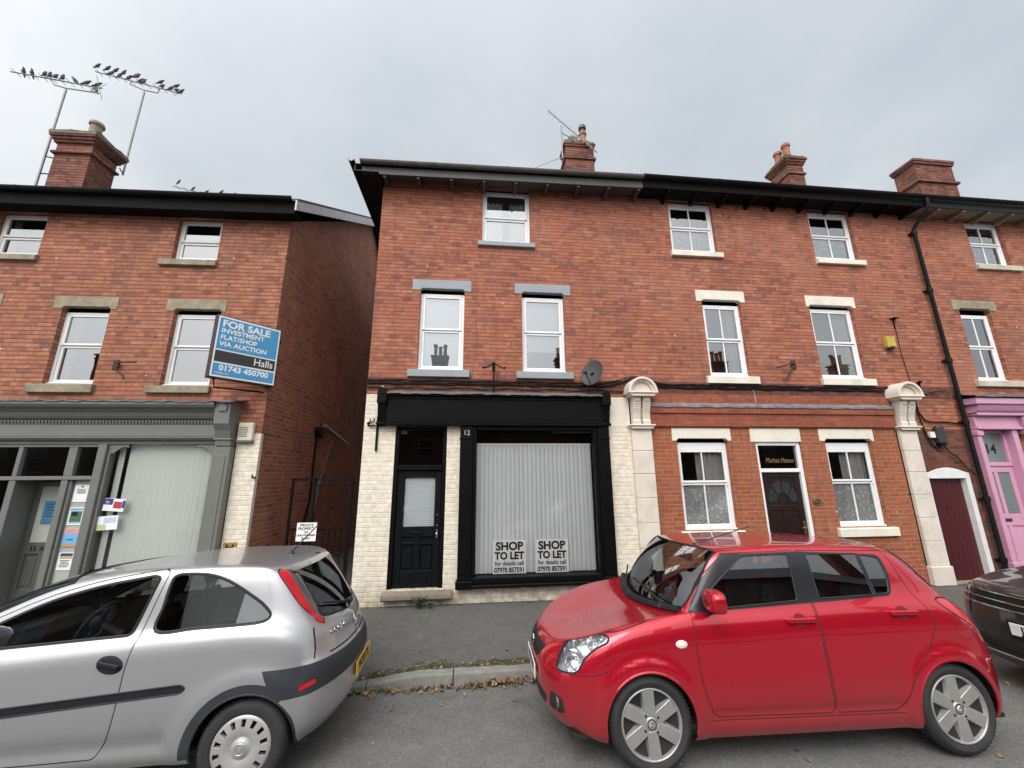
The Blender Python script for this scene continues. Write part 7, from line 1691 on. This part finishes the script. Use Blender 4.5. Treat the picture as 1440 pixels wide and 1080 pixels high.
# ------------------------------------------------------------------ SILVER THREE DOOR HATCHBACK
def make_silver():
    root = thing('parked_car', 'silver three door hatchback with dark grey bumper band and slotted wheel covers', 'car', (-4.1667, -2.845, -.148), R(2)); root.rotation_euler.x = R(-2.2)
    Y = .78
    C = [
     [(-.68, 0, .22), (-.77, 0, .27), (-.82, 0, .38), (-.82, 0, .53), (-.79, 0, .66), (-.76, 0, .70), (-.72, 0, .735), (-.67, 0, .765), (-.62, 0, .785), (-.56, 0, .81), (-.50, 0, .83)],
     [(-.66, .33, .22), (-.75, .33, .27), (-.80, .335, .38), (-.80, .335, .53), (-.77, .335, .66), (-.735, .33, .705), (-.69, .325, .745), (-.62, .28, .785), (-.55, .21, .81), (-.45, .11, .845), (-.36, 0, .87)],
     [(-.57, .57, .22), (-.66, .59, .27), (-.715, .60, .39), (-.715, .605, .54), (-.685, .60, .67), (-.63, .59, .735), (-.56, .57, .79), (-.48, .49, .83), (-.41, .38, .855), (-.30, .20, .89), (-.21, 0, .91)],
     [(-.44, .73, .22), (-.51, .76, .27), (-.555, .77, .41), (-.55, .777, .57), (-.51, .77, .71), (-.44, .75, .79), (-.36, .71, .85), (-.30, .61, .88), (-.25, .48, .90), (-.16, .25, .925), (-.09, 0, .935)],
     [(-.28, .79, .22), (-.30, .83, .28), (-.31, .848, .42), (-.30, .852, .62), (-.265, .847, .76), (-.21, .815, .85), (-.14, .765, .905), (-.10, .66, .925), (-.08, .52, .935), (-.03, .27, .95), (.0, 0, .955)],
     [(.05, .80, .22), (.05, .838, .28), (.05, .853, .43), (.05, .86, .63), (.05, .853, .79), (.06, .825, .89), (.08, .778, .94), (.09, .69, .955), (.08, .55, .965), (.06, .28, .975), (.05, 0, .98)],
     [(.34, .80, .22), (.34, .838, .28), (.34, .853, .43), (.34, .86, .64), (.34, .855, .80), (.33, .83, .90), (.32, .788, .955), (.28, .75, .98), (.24, .6, .99), (.17, .3, .995), (.13, 0, .995)],
     [(.85, .80, .22), (.85, .838, .28), (.85, .853, .43), (.85, .862, .64), (.85, .858, .82), (.84, .835, .92), (.82, .797, .975), (.72, .722, 1.185), (.62, .59, 1.235), (.54, .30, 1.26), (.50, 0, 1.265)],
     [(1.30, .80, .22), (1.30, .838, .28), (1.30, .853, .43), (1.30, .864, .64), (1.30, .86, .84), (1.29, .838, .945), (1.27, .80, 1.003), (1.18, .695, 1.372), (1.10, .60, 1.39), (1.0, .3, 1.396), (.96, 0, 1.398)],
     [(1.75, .80, .22), (1.75, .838, .28), (1.75, .853, .43), (1.75, .866, .65), (1.75, .863, .86), (1.75, .84, .975), (1.74, .80, 1.033), (1.70, .69, 1.442), (1.64, .595, 1.455), (1.60, .3, 1.458), (1.58, 0, 1.458)],
     [(2.15, .80, .22), (2.15, .838, .28), (2.15, .853, .43), (2.15, .868, .66), (2.15, .866, .88), (2.15, .842, 1.0), (2.15, .798, 1.055), (2.10, .685, 1.45), (2.06, .59, 1.460), (2.04, .3, 1.460), (2.03, 0, 1.46)],
     [(2.52, .80, .22), (2.52, .838, .28), (2.52, .853, .43), (2.52, .868, .67), (2.52, .865, .89), (2.52, .838, 1.015), (2.50, .79, 1.068), (2.46, .672, 1.438), (2.46, .58, 1.444), (2.50, .3, 1.442), (2.51, 0, 1.442)],
     [(2.78, .77, .23), (2.79, .82, .30), (2.80, .838, .45), (2.79, .848, .67), (2.77, .838, .88), (2.75, .81, .99), (2.72, .765, 1.04), (2.59, .662, 1.39), (2.62, .565, 1.398), (2.65, .29, 1.398), (2.66, 0, 1.398)],
     [(2.96, .68, .25), (2.98, .735, .32), (3.0, .752, .46), (2.985, .758, .66), (2.935, .745, .86), (2.915, .72, .95), (2.89, .69, 1.0), (2.775, .632, 1.17), (2.80, .53, 1.20), (2.83, .28, 1.225), (2.845, 0, 1.23)],
     [(3.06, .52, .27), (3.09, .555, .33), (3.12, .565, .46), (3.105, .568, .66), (3.045, .56, .84), (3.025, .545, .92), (3.0, .53, .965), (2.945, .49, 1.02), (2.96, .42, 1.04), (2.975, .22, 1.055), (2.985, 0, 1.06)],
     [(3.12, .29, .28), (3.155, .31, .34), (3.19, .315, .46), (3.175, .315, .66), (3.105, .312, .84), (3.085, .305, .91), (3.06, .295, .95), (3.02, .27, .99), (3.025, .22, 1.0), (3.03, .12, 1.01), (3.035, 0, 1.015)],
     [(3.135, 0, .28), (3.17, 0, .34), (3.21, 0, .46), (3.195, 0, .66), (3.125, 0, .84), (3.105, 0, .905), (3.08, 0, .94), (3.06, 0, .965), (3.055, 0, .972), (3.05, 0, .985), (3.045, 0, .995)]]
    RX, RR, ZC = 2.55, .335, .292
    ss = lambda x: np.clip(x, 0, 1)**2*(3-2*np.clip(x, 0, 1))
    def bulge(G):
        for cx in (0, RX):
            d = np.hypot(G[..., 0]-cx, G[..., 2]-ZC); w = np.exp(-((np.maximum(d-RR-.09, 0))/.07)**2)*(d > RR-.12)*np.clip((G[..., 1]-.56)/.14, 0, 1)*(G[..., 2] < .9)
            G[..., 1] += .018*w
        side = np.clip((G[..., 1]-.56)/.14, 0, 1)
        # tucked lower door, bumper band stands proud of the tail
        G[..., 1] -= .018*np.exp(-((G[..., 2]-.36)/.06)**2)*side*ss((G[..., 0]-.45)/.1)*ss((2.1-G[..., 0])/.1)
        band = ss((G[..., 0]-2.86)/.08)*ss((.775-G[..., 2])/.025)*ss((G[..., 2]-.30)/.06)
        G[..., 0] += .014*band*np.clip((G[..., 0]-2.75)/.3, 0, 1); G[..., 1] += .008*band*side
        return G
    C = [[(x-.045*float(ss((x-2.72)/.3)), y, z) for x, y, z in col] for col in C]
    L = Loft(C, nv=160, bulge=bulge, smooth=16, vsm=4, ky=.78/.86); car = Car(L, root, Y); ku, kv = L.ku, L.kv
    circ = lambda cx, cz, r, n=48: [(cx+r*math.cos(2*math.pi*k/n), cz+r*math.sin(2*math.pi*k/n)) for k in range(n)]
    for cx in (0, RX): car.region(None, circ(cx, ZC, RR))
    # red reflectors low in the band, lamps, windows
    rf = rpoly([(2.88, .598), (2.985, .613), (2.98, .653), (2.888, .636)], .012); car.region('rear_reflector', rf, gap=.006)
    k7 = kv[7]
    outer = spl([(ku[12]-.045, k7+.055), (ku[12]+.0, k7-.005), (ku[12]+.09, k7-.035), (ku[13], k7-.055), (ku[13]+.10, k7-.08), (ku[14]-.10, k7-.125), (ku[14]-.02, k7-.175)], 5, False)
    inner = spl([(ku[14]+.015, k7-.08), (ku[14]-.05, k7-.015), (ku[13]+.09, k7+.025), (ku[13], k7+.045), (ku[12]+.09, k7+.06), (ku[12]-.02, k7+.085)], 5, False)
    ins2 = spl([(ku[12]-.0, k7+.135), (ku[12]+.09, k7+.12), (ku[13], k7+.10), (ku[13]+.09, k7+.07), (ku[14]-.05, k7+.025), (ku[14]+.01, k7-.03)], 5, False)
    car.region('tail_light', outer+inner, raw=True); car.region('indicator_lens', inner[::-1]+ins2[::-1], raw=True)
    grow = spl([(ku[12]-.065, k7+.06), (ku[12]-.01, k7-.018), (ku[12]+.09, k7-.05), (ku[13], k7-.07), (ku[13]+.10, k7-.095), (ku[14]-.10, k7-.14), (ku[14]-.01, k7-.19)], 5, False)+[(ku[14]+.03, k7-.07), (ku[13], k7+.05), (ku[12], k7+.09)]
    car.region('lamp_surround', grow, raw=True)
    fwin = rpoly([(.46, .972), (1.672, 1.032), (1.742, 1.392), (1.70, 1.405), (1.33, 1.345), (1.03, 1.257), (.77, 1.13)], [.05, .03, .02, .05, .2, .2, .2])
    qwin = spl([(1.835, 1.048), (2.10, 1.055), (2.40, 1.064), (2.555, 1.073), (2.592, 1.105), (2.54, 1.165), (2.46, 1.222), (2.30, 1.318), (2.18, 1.372), (2.07, 1.400), (1.95, 1.408), (1.862, 1.402), (1.838, 1.36), (1.832, 1.20)], 5)
    car.region('door_window', fwin); car.region('quarter_window', qwin)
    rim_q = offset(dense(qwin, .03), .016); car.region('quarter_surround', rim_q); car.region('door_surround', offset(dense(fwin, .03), .014))
    # dark bumper band and arch flares
    ring = lambda cx, r0, r1, a0, a1: [(cx+r1*math.cos(R(a)), ZC+r1*math.sin(R(a))) for a in np.linspace(a0, a1, 40)]+[(cx+r0*math.cos(R(a)), ZC+r0*math.sin(R(a))) for a in np.linspace(a1, a0, 40)]
    car.region('arch_flare', ring(RX, RR-.02, RR+.062, 50, 186)); car.region('arch_flare#2', ring(0, RR-.02, RR+.062, -6, 186))
    # band: between two height lines of the skin, from the rear arch round to the middle of the tail
    def iso(z, ua, ub, n=40):
        out = []
        for u in np.linspace(ua, ub, n):
            vv = np.linspace(0, kv[6], 160); zz = L.pt(np.stack([np.full(160, u), vv], 1))[:, 2]; zt = z(u) if callable(z) else z; out.append((u, float(np.interp(zt, zz, vv))))
        return out
    ua = ku[11]+.09; 
    up_ = iso(lambda u: .762-.012*np.clip((u-ua)/.5, 0, 1), ua, L.Lu, 46); lo_ = iso(lambda u: .565+.03*np.clip((u-ku[13])/.5, 0, 1), ua+.075, L.Lu, 40)
    car.region('bumper_band', up_+lo_[::-1], raw=True)
    strip = rpoly([(.42, .555), (2.10, .66), (2.135, .688), (2.10, .712), (.42, .608)], [.01, .02, .02, .02, .01]); car.region('rub_strip', strip)
    door = rpoly([(.33, .95), (.32, .42), (.42, .30), (1.625, .30), (1.69, .42), (1.712, .62), (1.712, .82), (1.735, 1.05), (1.80, 1.43), (1.76, 1.452), (1.33, 1.388), (1.0, 1.29), (.72, 1.16)], [.05, .08, .06, .03, .1, .1, .2, .2, .04, .03, .2, .2, .1])
    car.region('door', door, gap=.007)
    ws = [(ku[6]+.012, L.Lv), (ku[6]+.012, kv[8]), (ku[6]+.02, kv[7]+.03), (ku[7], kv[7]+.02), (ku[8]-.03, kv[7]+.03), (ku[8]-.012, kv[8]), (ku[8]-.012, L.Lv)]
    car.region('windscreen', ws, raw=True)
    rs = [(ku[12]+.035, L.Lv), (ku[12]+.03, kv[8]), (ku[12]+.05, kv[7]+.15), (ku[13], kv[7]+.115), (ku[13]+.09, kv[7]+.085), (ku[14]-.05, kv[7]+.04), (ku[14]+.03, kv[7]-.02), (ku[15], kv[7]-.005), (ku[16]-.0, kv[7]-.02), (ku[16], L.Lv)]
    car.region('rear_screen', rs, raw=True)
    hl = spl([(-.34, .80), (-.42, .70), (-.55, .62), (-.62, .63), (-.60, .72), (-.50, .80), (-.40, .83)], 5); car.region('headlight', hl, gap=.01)
    gr = [(0, .60), (.30, .61), (.34, .67), (0, .665)]; car.region('grille', gr, 'front')
    # hatch joint, roof ditch
    car.line([(2.90, .975), (2.925, .90), (2.94, .83), (2.945, .775)], .008)
    hy = [(.0, .772), (.30, .772), (.52, .772)]; car.line(hy, .010, 'rear')
    car.line(spl([(.80, 1.255), (1.10, 1.385), (1.40, 1.452), (1.70, 1.480), (2.10, 1.482), (2.45, 1.462), (2.60, 1.43)], 5, False), .009)
    car.line(spl([(-.655, .64), (-.56, .77), (-.36, .865), (-.15, .91), (.10, .945), (.2, .96)], 6, False), .007)
    o = car.cut(dict(body=m_silver, door=m_silver, door_window=m_carglass, quarter_window=m_carglass, quarter_surround=m_rubber, door_surround=m_rubber, lamp_surround=m_gap, windscreen=m_carglass, rear_screen=m_carglass_dark, tail_light=m_redlens, indicator_lens=m_smoke, rear_reflector=m_redlens, arch_flare=m_trim_grey, **{'arch_flare#2': m_trim_grey}, bumper_band=m_trim_grey, rub_strip=m_trim, headlight=m_lens, grille=m_dark), 'body',
        split=('door_window', 'quarter_window', 'tail_light', 'indicator_lens', 'rear_reflector', 'arch_flare', 'arch_flare#2', 'rub_strip', 'headlight', 'door', 'quarter_surround', 'door_surround', 'lamp_surround'), fit=('door_window', 'quarter_window'), fitx=('windscreen', 'rear_screen'))
    SD = lambda k: {-1: o[(k, 'near')], 1: o[(k, 'far')]}
    car.seal([(fwin, SD('door_window')), (qwin, SD('quarter_window'))], .006, m_rubber); car.edge(rs[1:-1], .008, m_rubber, 'rear_screen_seal', o['rear_screen']); car.edge(ws, .009, m_rubber, 'windscreen_seal', o['windscreen'])
    for cx in (0, RX): arch_lip(car, cx, ZC, RR, .009, m_trim_grey)
    # lower edge of the band reads as a moulded step
    car.seal([(strip, SD('rub_strip'))], .006, m_trim, 'strip_edge')
    q = MB()
    for sg in (-1, 1):
        for cx in (0, RX): arch_liner(q, cx, ZC, RR+.01, Y-.01, .30, sg)
    q.box(-.6, 2.95, -.62, .62, .22, .25); q.box(-.5, .1, -.58, .58, .25, .60); q.build('underbody', m_dark, root)
    for sg in (-1, 1):
        for cx in (0, RX): wheel(root, cx, sg*(Y-.012), ZC, .292, .196, sg, 'cover', .175)
        M_ = car.frame(1.612, .862, 'side', sg); dr = o[('door', 'far' if sg > 0 else 'near')]
        Mh = M_ @ Matrix.Rotation(R(-14 if sg < 0 else 14), 4, 'Z')
        q = MB(); q.lathe([(.001, .010), (.045, .010), (.060, .007), (.066, .0), (.068, -.004)], 32, Mh @ Matrix.Diagonal((1.35, .82, 1, 1))); h_ = q.build('door_handle', m_trim, dr)
        q = MB(); q.cbox(-.07, .075, -.012, .018, .009, .028, .007, 0, Mh); q.build('handle_grip', m_trim, h_) if False else q.build('handle_grip', m_trim, dr)
        mirror(root, car.frame(.66, .99, 'side', sg), sg, m_silver, .2, .15, .15)
        par = o[('headlight', 'far' if sg > 0 else 'near')]; P = L.pt(L.inv(dense(hl, .02), 'side'))*np.array([1, sg, 1]); c = P.mean(0)+np.array([.06, -sg*.03, 0]); n = len(P); q = MB(); q.add([tuple(v) for v in P]+[tuple(c+(v-P.mean(0))*.7) for v in P], [(i, (i+1) % n, n+(i+1) % n, n+i) for i in range(n)]+[tuple(range(n, 2*n))], 0, True); q.build('lamp_bowl', m_reflect, par)
    # tail dressing: plate, badge letters, emblem, wiper, aerial
    xr = lambda y, z: L.pt(L.inv([(abs(y), z)], 'rear'))[0]
    p = xr(0, .53); number_plate(root, Matrix.Translation((p[0]+.014, 0, .535)) @ Matrix.Rotation(R(90), 4, 'Z') @ Matrix.Rotation(R(86), 4, 'X'), 'WC03 EYL', m_plate_y)
    for i, ch in enumerate('CORSA'):
        y = -.455+.048*i; a, b = xr(y-.02, .895), xr(y+.02, .895); pp = (a+b)/2; tx = Vector((b[0]-a[0], .04, 0)).normalized(); up = Vector((-.1, 0, 1)).normalized(); nz = tx.cross(up).normalized(); up = nz.cross(tx); M_ = Matrix((tx, up, nz)).transposed().to_4x4(); M_.translation = Vector((pp[0], y, .895))+nz*.004; text('boot_lettering', ch, .052, m_chrome, o['body'], M_, extrude=.003, bold=.0015)
    M_ = Matrix.Translation((xr(0, .86)[0]+.004, 0, .87)) @ Matrix.Rotation(R(90), 4, 'Z') @ Matrix.Rotation(R(82), 4, 'X'); q = MB(); q.lathe([(.034, .0), (.038, .008), (.042, .0)], 28, M_); q.lathe([(.001, .003), (.034, .002)], 24, M_); q.prism([(-.018, -.012), (.02, -.016), (.01, -.002), (.02, .014), (.004, .008), (-.014, .016), (-.006, .002)], 'z', .003, .007, 0, M_); q.build('boot_emblem', m_chrome, root)
    q = MB(); q.cbox(-.07, .07, -.012, .012, 0, .014, .005, 0, M_ @ Matrix.Translation((.0, -.07, 0))); q.build('boot_handle', m_chrome, root)
    q = MB(); b0 = L.pt(np.array([[ku[15], L.Lv-.05]]))[0]; f = lambda u, v: L.pt(np.array([[u, v]]))[0]+np.array([.022, 0, .022])
    a, b, c = f(ku[16]-.10, L.Lv-.02), f(ku[15]-.10, L.Lv-.22), f(ku[14]-.08, L.Lv-.42); q.tube([tuple(a*np.array([1, -1, 1])), tuple(b*np.array([1, -1, 1])), tuple(c*np.array([1, -1, 1]))], [.018, .011, .006], 8); q.ball(tuple(a*np.array([1, -1, 1])), .03, nu=10, nv=8); q.build('rear_wiper', m_rubber, root)
    tp = L.pt(L.inv([(2.44, .0)], 'top'))[0]; q = MB(); q.lathe([(.03, -.01), (.024, .012), (.01, .03)], 12, Matrix.Translation((2.44, 0, tp[2]))); q.tube([(2.44, 0, tp[2]+.02), (2.58, 0, tp[2]+.18), (2.66, 0, tp[2]+.27)], [.008, .006, .004], 6); q.build('aerial', m_rubber, root)
    q = MB(); q.cbox(2.655, 2.70, -.012, .012, 1.445, 1.458, .004); q.build('washer_jet', m_rubber, root)
    cabin(root, .1, 2.7, Y-.02, .95, .42); seats(root, [(1.40, False), (2.22, True)], .72, .33)
    q = MB(); q.cbox(1.08, 1.12, -.12, .12, 1.26, 1.33, .012); q.tube([(1.1, 0, 1.32), (1.09, 0, 1.37)], .012, 6); q.build('rear_view_mirror', m_trim, root)
    return root
make_silver()

# ------------------------------------------------------------------ DARK SUV at the right edge, nose towards the red car
def make_suv():
    root = thing('parked_car', 'charcoal sports utility car with chrome grille bars parked behind the red car', 'car', (6.47, -3.36, -.128), R(-1.5)); root.rotation_euler.x = R(-2.)
    base = [
     [(-.90, 0, .24), (-.96, 0, .30), (-.985, 0, .45), (-.985, 0, .62), (-.965, 0, .78), (-.945, 0, .86), (-.90, 0, .935), (-.82, 0, .965), (-.75, 0, .985), (-.66, 0, 1.0), (-.56, 0, 1.02)],
     [(-.87, .35, .24), (-.935, .35, .30), (-.96, .355, .45), (-.96, .355, .62), (-.94, .355, .78), (-.92, .35, .86), (-.87, .345, .94), (-.79, .30, .975), (-.72, .22, .995), (-.58, .12, 1.015), (-.46, 0, 1.035)],
     [(-.79, .64, .24), (-.855, .655, .30), (-.88, .665, .45), (-.88, .67, .62), (-.855, .665, .78), (-.825, .655, .87), (-.77, .635, .945), (-.69, .55, .985), (-.62, .42, 1.0), (-.46, .22, 1.035), (-.34, 0, 1.055)],
     [(-.62, .83, .24), (-.68, .85, .30), (-.70, .86, .46), (-.695, .865, .63), (-.66, .86, .80), (-.61, .845, .89), (-.54, .80, .96), (-.47, .68, 1.0), (-.42, .53, 1.02), (-.28, .28, 1.055), (-.18, 0, 1.075)],
     [(-.40, .875, .24), (-.42, .91, .30), (-.43, .925, .46), (-.42, .93, .66), (-.38, .925, .85), (-.32, .90, .95), (-.24, .84, 1.015), (-.18, .72, 1.04), (-.14, .56, 1.055), (-.06, .29, 1.085), (.0, 0, 1.10)],
     [(.1, .88, .24), (.1, .92, .30), (.1, .935, .46), (.1, .942, .68), (.1, .936, .88), (.12, .91, .99), (.16, .855, 1.06), (.17, .75, 1.085), (.15, .59, 1.10), (.12, .3, 1.12), (.10, 0, 1.13)],
     [(.5, .88, .24), (.5, .92, .30), (.5, .935, .46), (.5, .942, .68), (.5, .938, .90), (.5, .912, 1.03), (.5, .865, 1.10), (.46, .82, 1.13), (.38, .65, 1.145), (.27, .32, 1.155), (.22, 0, 1.16)],
     [(.85, .88, .24), (.85, .92, .30), (.85, .935, .46), (.85, .942, .68), (.85, .94, .90), (.85, .915, 1.04), (.82, .87, 1.12), (.75, .785, 1.38), (.66, .64, 1.42), (.54, .32, 1.44), (.50, 0, 1.445)],
     [(1.25, .88, .24), (1.25, .92, .30), (1.25, .935, .46), (1.25, .942, .68), (1.25, .94, .91), (1.25, .916, 1.05), (1.22, .875, 1.135), (1.05, .73, 1.60), (.96, .62, 1.65), (.86, .32, 1.68), (.82, 0, 1.685)],
     [(2.0, .88, .24), (2.0, .92, .30), (2.0, .935, .46), (2.0, .942, .68), (2.0, .94, .93), (2.0, .918, 1.08), (2.0, .875, 1.16), (1.95, .725, 1.65), (1.95, .62, 1.70), (1.95, .32, 1.725), (1.95, 0, 1.73)],
     [(2.9, .88, .24), (2.9, .92, .30), (2.9, .935, .46), (2.9, .942, .68), (2.9, .94, .95), (2.9, .915, 1.10), (2.88, .865, 1.18), (2.8, .71, 1.62), (2.82, .61, 1.67), (2.85, .32, 1.69), (2.86, 0, 1.695)],
     [(3.3, .84, .26), (3.32, .88, .32), (3.33, .90, .46), (3.33, .91, .68), (3.32, .905, .95), (3.28, .88, 1.10), (3.22, .83, 1.18), (3.08, .70, 1.45), (3.12, .60, 1.50), (3.16, .32, 1.53), (3.18, 0, 1.535)],
     [(3.5, .62, .28), (3.54, .65, .34), (3.56, .66, .48), (3.55, .67, .70), (3.52, .67, .95), (3.48, .66, 1.08), (3.44, .64, 1.14), (3.36, .58, 1.22), (3.38, .48, 1.25), (3.41, .26, 1.27), (3.42, 0, 1.28)],
     [(3.58, 0, .28), (3.62, 0, .34), (3.65, 0, .48), (3.63, 0, .70), (3.60, 0, .95), (3.57, 0, 1.06), (3.55, 0, 1.10), (3.54, 0, 1.12), (3.535, 0, 1.13), (3.53, 0, 1.14), (3.525, 0, 1.15)]]
    L = Loft(base, smooth=14, vsm=4); car = Car(L, root, .94); ku, kv = L.ku, L.kv; RX, RR, ZC = 2.68, .40, .36
    circ = lambda cx, cz, r, n=48: [(cx+r*math.cos(2*math.pi*k/n), cz+r*math.sin(2*math.pi*k/n)) for k in range(n)]
    for cx in (0, RX): car.region(None, circ(cx, ZC, RR))
    gr = [(0, .765), (.60, .775), (.62, .90), (0, .905)]; car.region('grille', gr, 'front'); lg = rpoly([(-.02, .34), (.55, .345), (.66, .42), (.62, .48), (-.02, .47)], [0, .03, .03, .03, 0]); lg = [(max(a, 0), b) for a, b in lg]; car.region('lower_grille', lg, 'front')
    hl = rpoly([(-.845, .775), (-.64, .80), (-.42, .90), (-.40, .935), (-.60, .935), (-.80, .91)], [.01, .03, .03, .02, .03, .01]); car.region('headlight', hl, gap=.01)
    fwin = rpoly([(.92, 1.16), (1.75, 1.19), (1.72, 1.60), (1.25, 1.58)], .05); rwin = rpoly([(1.85, 1.195), (2.62, 1.215), (2.55, 1.59), (1.84, 1.605)], .05); qw = rpoly([(2.72, 1.22), (3.05, 1.24), (2.86, 1.54), (2.66, 1.58)], .05)
    for k, w_ in (('front_window', fwin), ('rear_window', rwin), ('quarter_window', qw)): car.region(k, w_)
    ws = [(ku[6]+.012, L.Lv), (ku[6]+.012, kv[8]), (ku[6]+.02, kv[7]+.03), (ku[7], kv[7]+.02), (ku[8]-.03, kv[7]+.03), (ku[8]-.012, kv[8]), (ku[8]-.012, L.Lv)]; car.region('windscreen', ws, raw=True)
    rs = [(ku[11]-.1, L.Lv), (ku[11]-.1, kv[8]), (ku[12]-.05, kv[8]), (ku[12]+.05, L.Lv)]; car.region('rear_screen', rs, raw=True)
    car.region('front_door', rpoly([(.62, 1.09), (.60, .5), (.68, .36), (1.79, .36), (1.80, 1.66), (1.2, 1.64)], .06), gap=.008); car.region('rear_door', rpoly([(1.815, 1.66), (1.805, .36), (2.30, .36), (2.62, .80), (2.68, 1.22), (2.6, 1.64)], .06), gap=.008)
    tl = rpoly([(3.2, .92), (3.5, .95), (3.48, 1.06), (3.2, 1.08)], .03); car.region('tail_light', tl)
    car.line(spl([(-.80, .925), (-.55, .985), (-.30, 1.03), (.0, 1.06), (.3, 1.10)], 6, False), .008); car.line([(-.80, .70), (-.60, .70), (-.42, .72)], .007)
    o = car.cut(dict(body=m_suv, front_door=m_suv, rear_door=m_suv, front_window=m_carglass_dark, rear_window=m_carglass_dark, quarter_window=m_carglass_dark, windscreen=m_carglass, rear_screen=m_carglass_dark, headlight=m_lens, grille=m_dark, lower_grille=m_dark, tail_light=m_redlens), 'body', split=('front_window', 'rear_window', 'quarter_window', 'headlight', 'tail_light', 'front_door', 'rear_door'), fit=('front_window', 'rear_window', 'quarter_window'), fitx=('windscreen', 'rear_screen'))
    SD = lambda k: {-1: o[(k, 'near')], 1: o[(k, 'far')]}
    car.seal([(fwin, SD('front_window')), (rwin, SD('rear_window')), (qw, SD('quarter_window'))], .009, m_chrome, 'window_trim')
    def bar(z, hw, r, mat, name, par, n=9, dz=0.):
        P = L.pt(L.inv([(hw*i/n, z+dz*(i/n)**2) for i in range(n+1)], 'front')); pts = [(p[0]-.006, -p[1], p[2]) for p in P[::-1]]+[(p[0]-.006, p[1], p[2]) for p in P[1:]]; q = MB(); q.tube(pts, r, 6); return q.build(name, mat, par)
    for z, r in ((.772, .010), (.838, .009), (.903, .010)): bar(z, .80, r, m_chrome, 'grille_bar', o['grille'], dz=.012)
    for z in (.79, .806, .822, .856, .872, .888): bar(z, .60, .004, m_trim, 'grille_slat', o['grille'])
    bar(.33, .70, .008, m_chrome, 'bumper_bar', root); bar(.40, .60, .006, m_trim, 'lower_grille_slat', o['lower_grille'])
    px = L.pt(L.inv([(0.0, .62)], 'front'))[0][0]; q = MB(); q.cbox(px-.02, px+.02, -.29, .29, .53, .70, .01); q.build('plate_holder', m_trim, root)
    number_plate(root, Matrix.Translation((px-.026, 0, .615)) @ Matrix.Rotation(R(-90), 4, 'Z') @ Matrix.Rotation(R(90), 4, 'X'), 'JM19 ULV', m_plate_w)
    q = MB(); M_ = Matrix.Translation((L.pt(L.inv([(0.0, .84)], 'front'))[0][0]-.012, 0, .845)) @ Matrix.Rotation(R(-90), 4, 'Y'); q.lathe([(.05, .0), (.055, .012), (.062, .012), (.066, .0)], 28, M_); q.lathe([(.001, .003), (.05, .003)], 20, M_); q.build('grille_emblem', m_chrome, o['grille'])
    for sg in (-1, 1):
        for cx in (0, RX): wheel(root, cx, sg*.925, ZC, .36, .24, sg, 'alloy')
        mirror(root, car.frame(.98, 1.15, 'side', sg), sg, m_suv, .24, .17, .18)
        par = o[('headlight', 'far' if sg > 0 else 'near')]; P = L.pt(L.inv(dense(hl, .02), 'side'))*np.array([1, sg, 1]); N_ = L.nrm(L.inv(dense(hl, .02), 'side'))*np.array([1, sg, 1]); n = len(P); c = P.mean(0)-N_.mean(0)*.07; q = MB(); q.add([tuple(v-.004*m) for v, m in zip(P, N_)]+[tuple(c+(v-P.mean(0))*.75) for v in P], [(i, (i+1) % n, n+(i+1) % n, n+i) for i in range(n)]+[tuple(range(n, 2*n))], 0, True); q.build('lamp_bowl', m_smoke, par)
        q = MB(); nm = Vector(N_.mean(0)).normalized()
        for dx in (-.10, .07): ctr = Vector(P.mean(0))+Vector((dx, sg*abs(dx)*.3*(1 if dx > 0 else -1), dx*.15))-nm*.03; T = Vector((0, 0, 1)).rotation_difference(Vector((-.75, sg*.6, .05)).normalized()).to_matrix().to_4x4(); T.translation = ctr; q.lathe([(.008, -.02), (.03, -.01), (.045, .01), (.05, .006)], 20, T)
        q.build('lamp_reflector', m_chrome, par)
    q = MB()
    for sg in (-1, 1):
        for cx in (0, RX): arch_liner(q, cx, ZC, RR+.01, .93, .32, sg)
    q.box(-.75, 3.3, -.78, .78, .24, .27); q.box(-.65, .3, -.75, .75, .27, .75); q.build('underbody', m_dark, root)
    for cx in (0, RX): arch_lip(car, cx, ZC, RR, .014, m_trim)
    cabin(root, .2, 3.1, .92, 1.1, .55); seats(root, [(1.65, False), (2.6, True)], .84, .45)
make_suv()
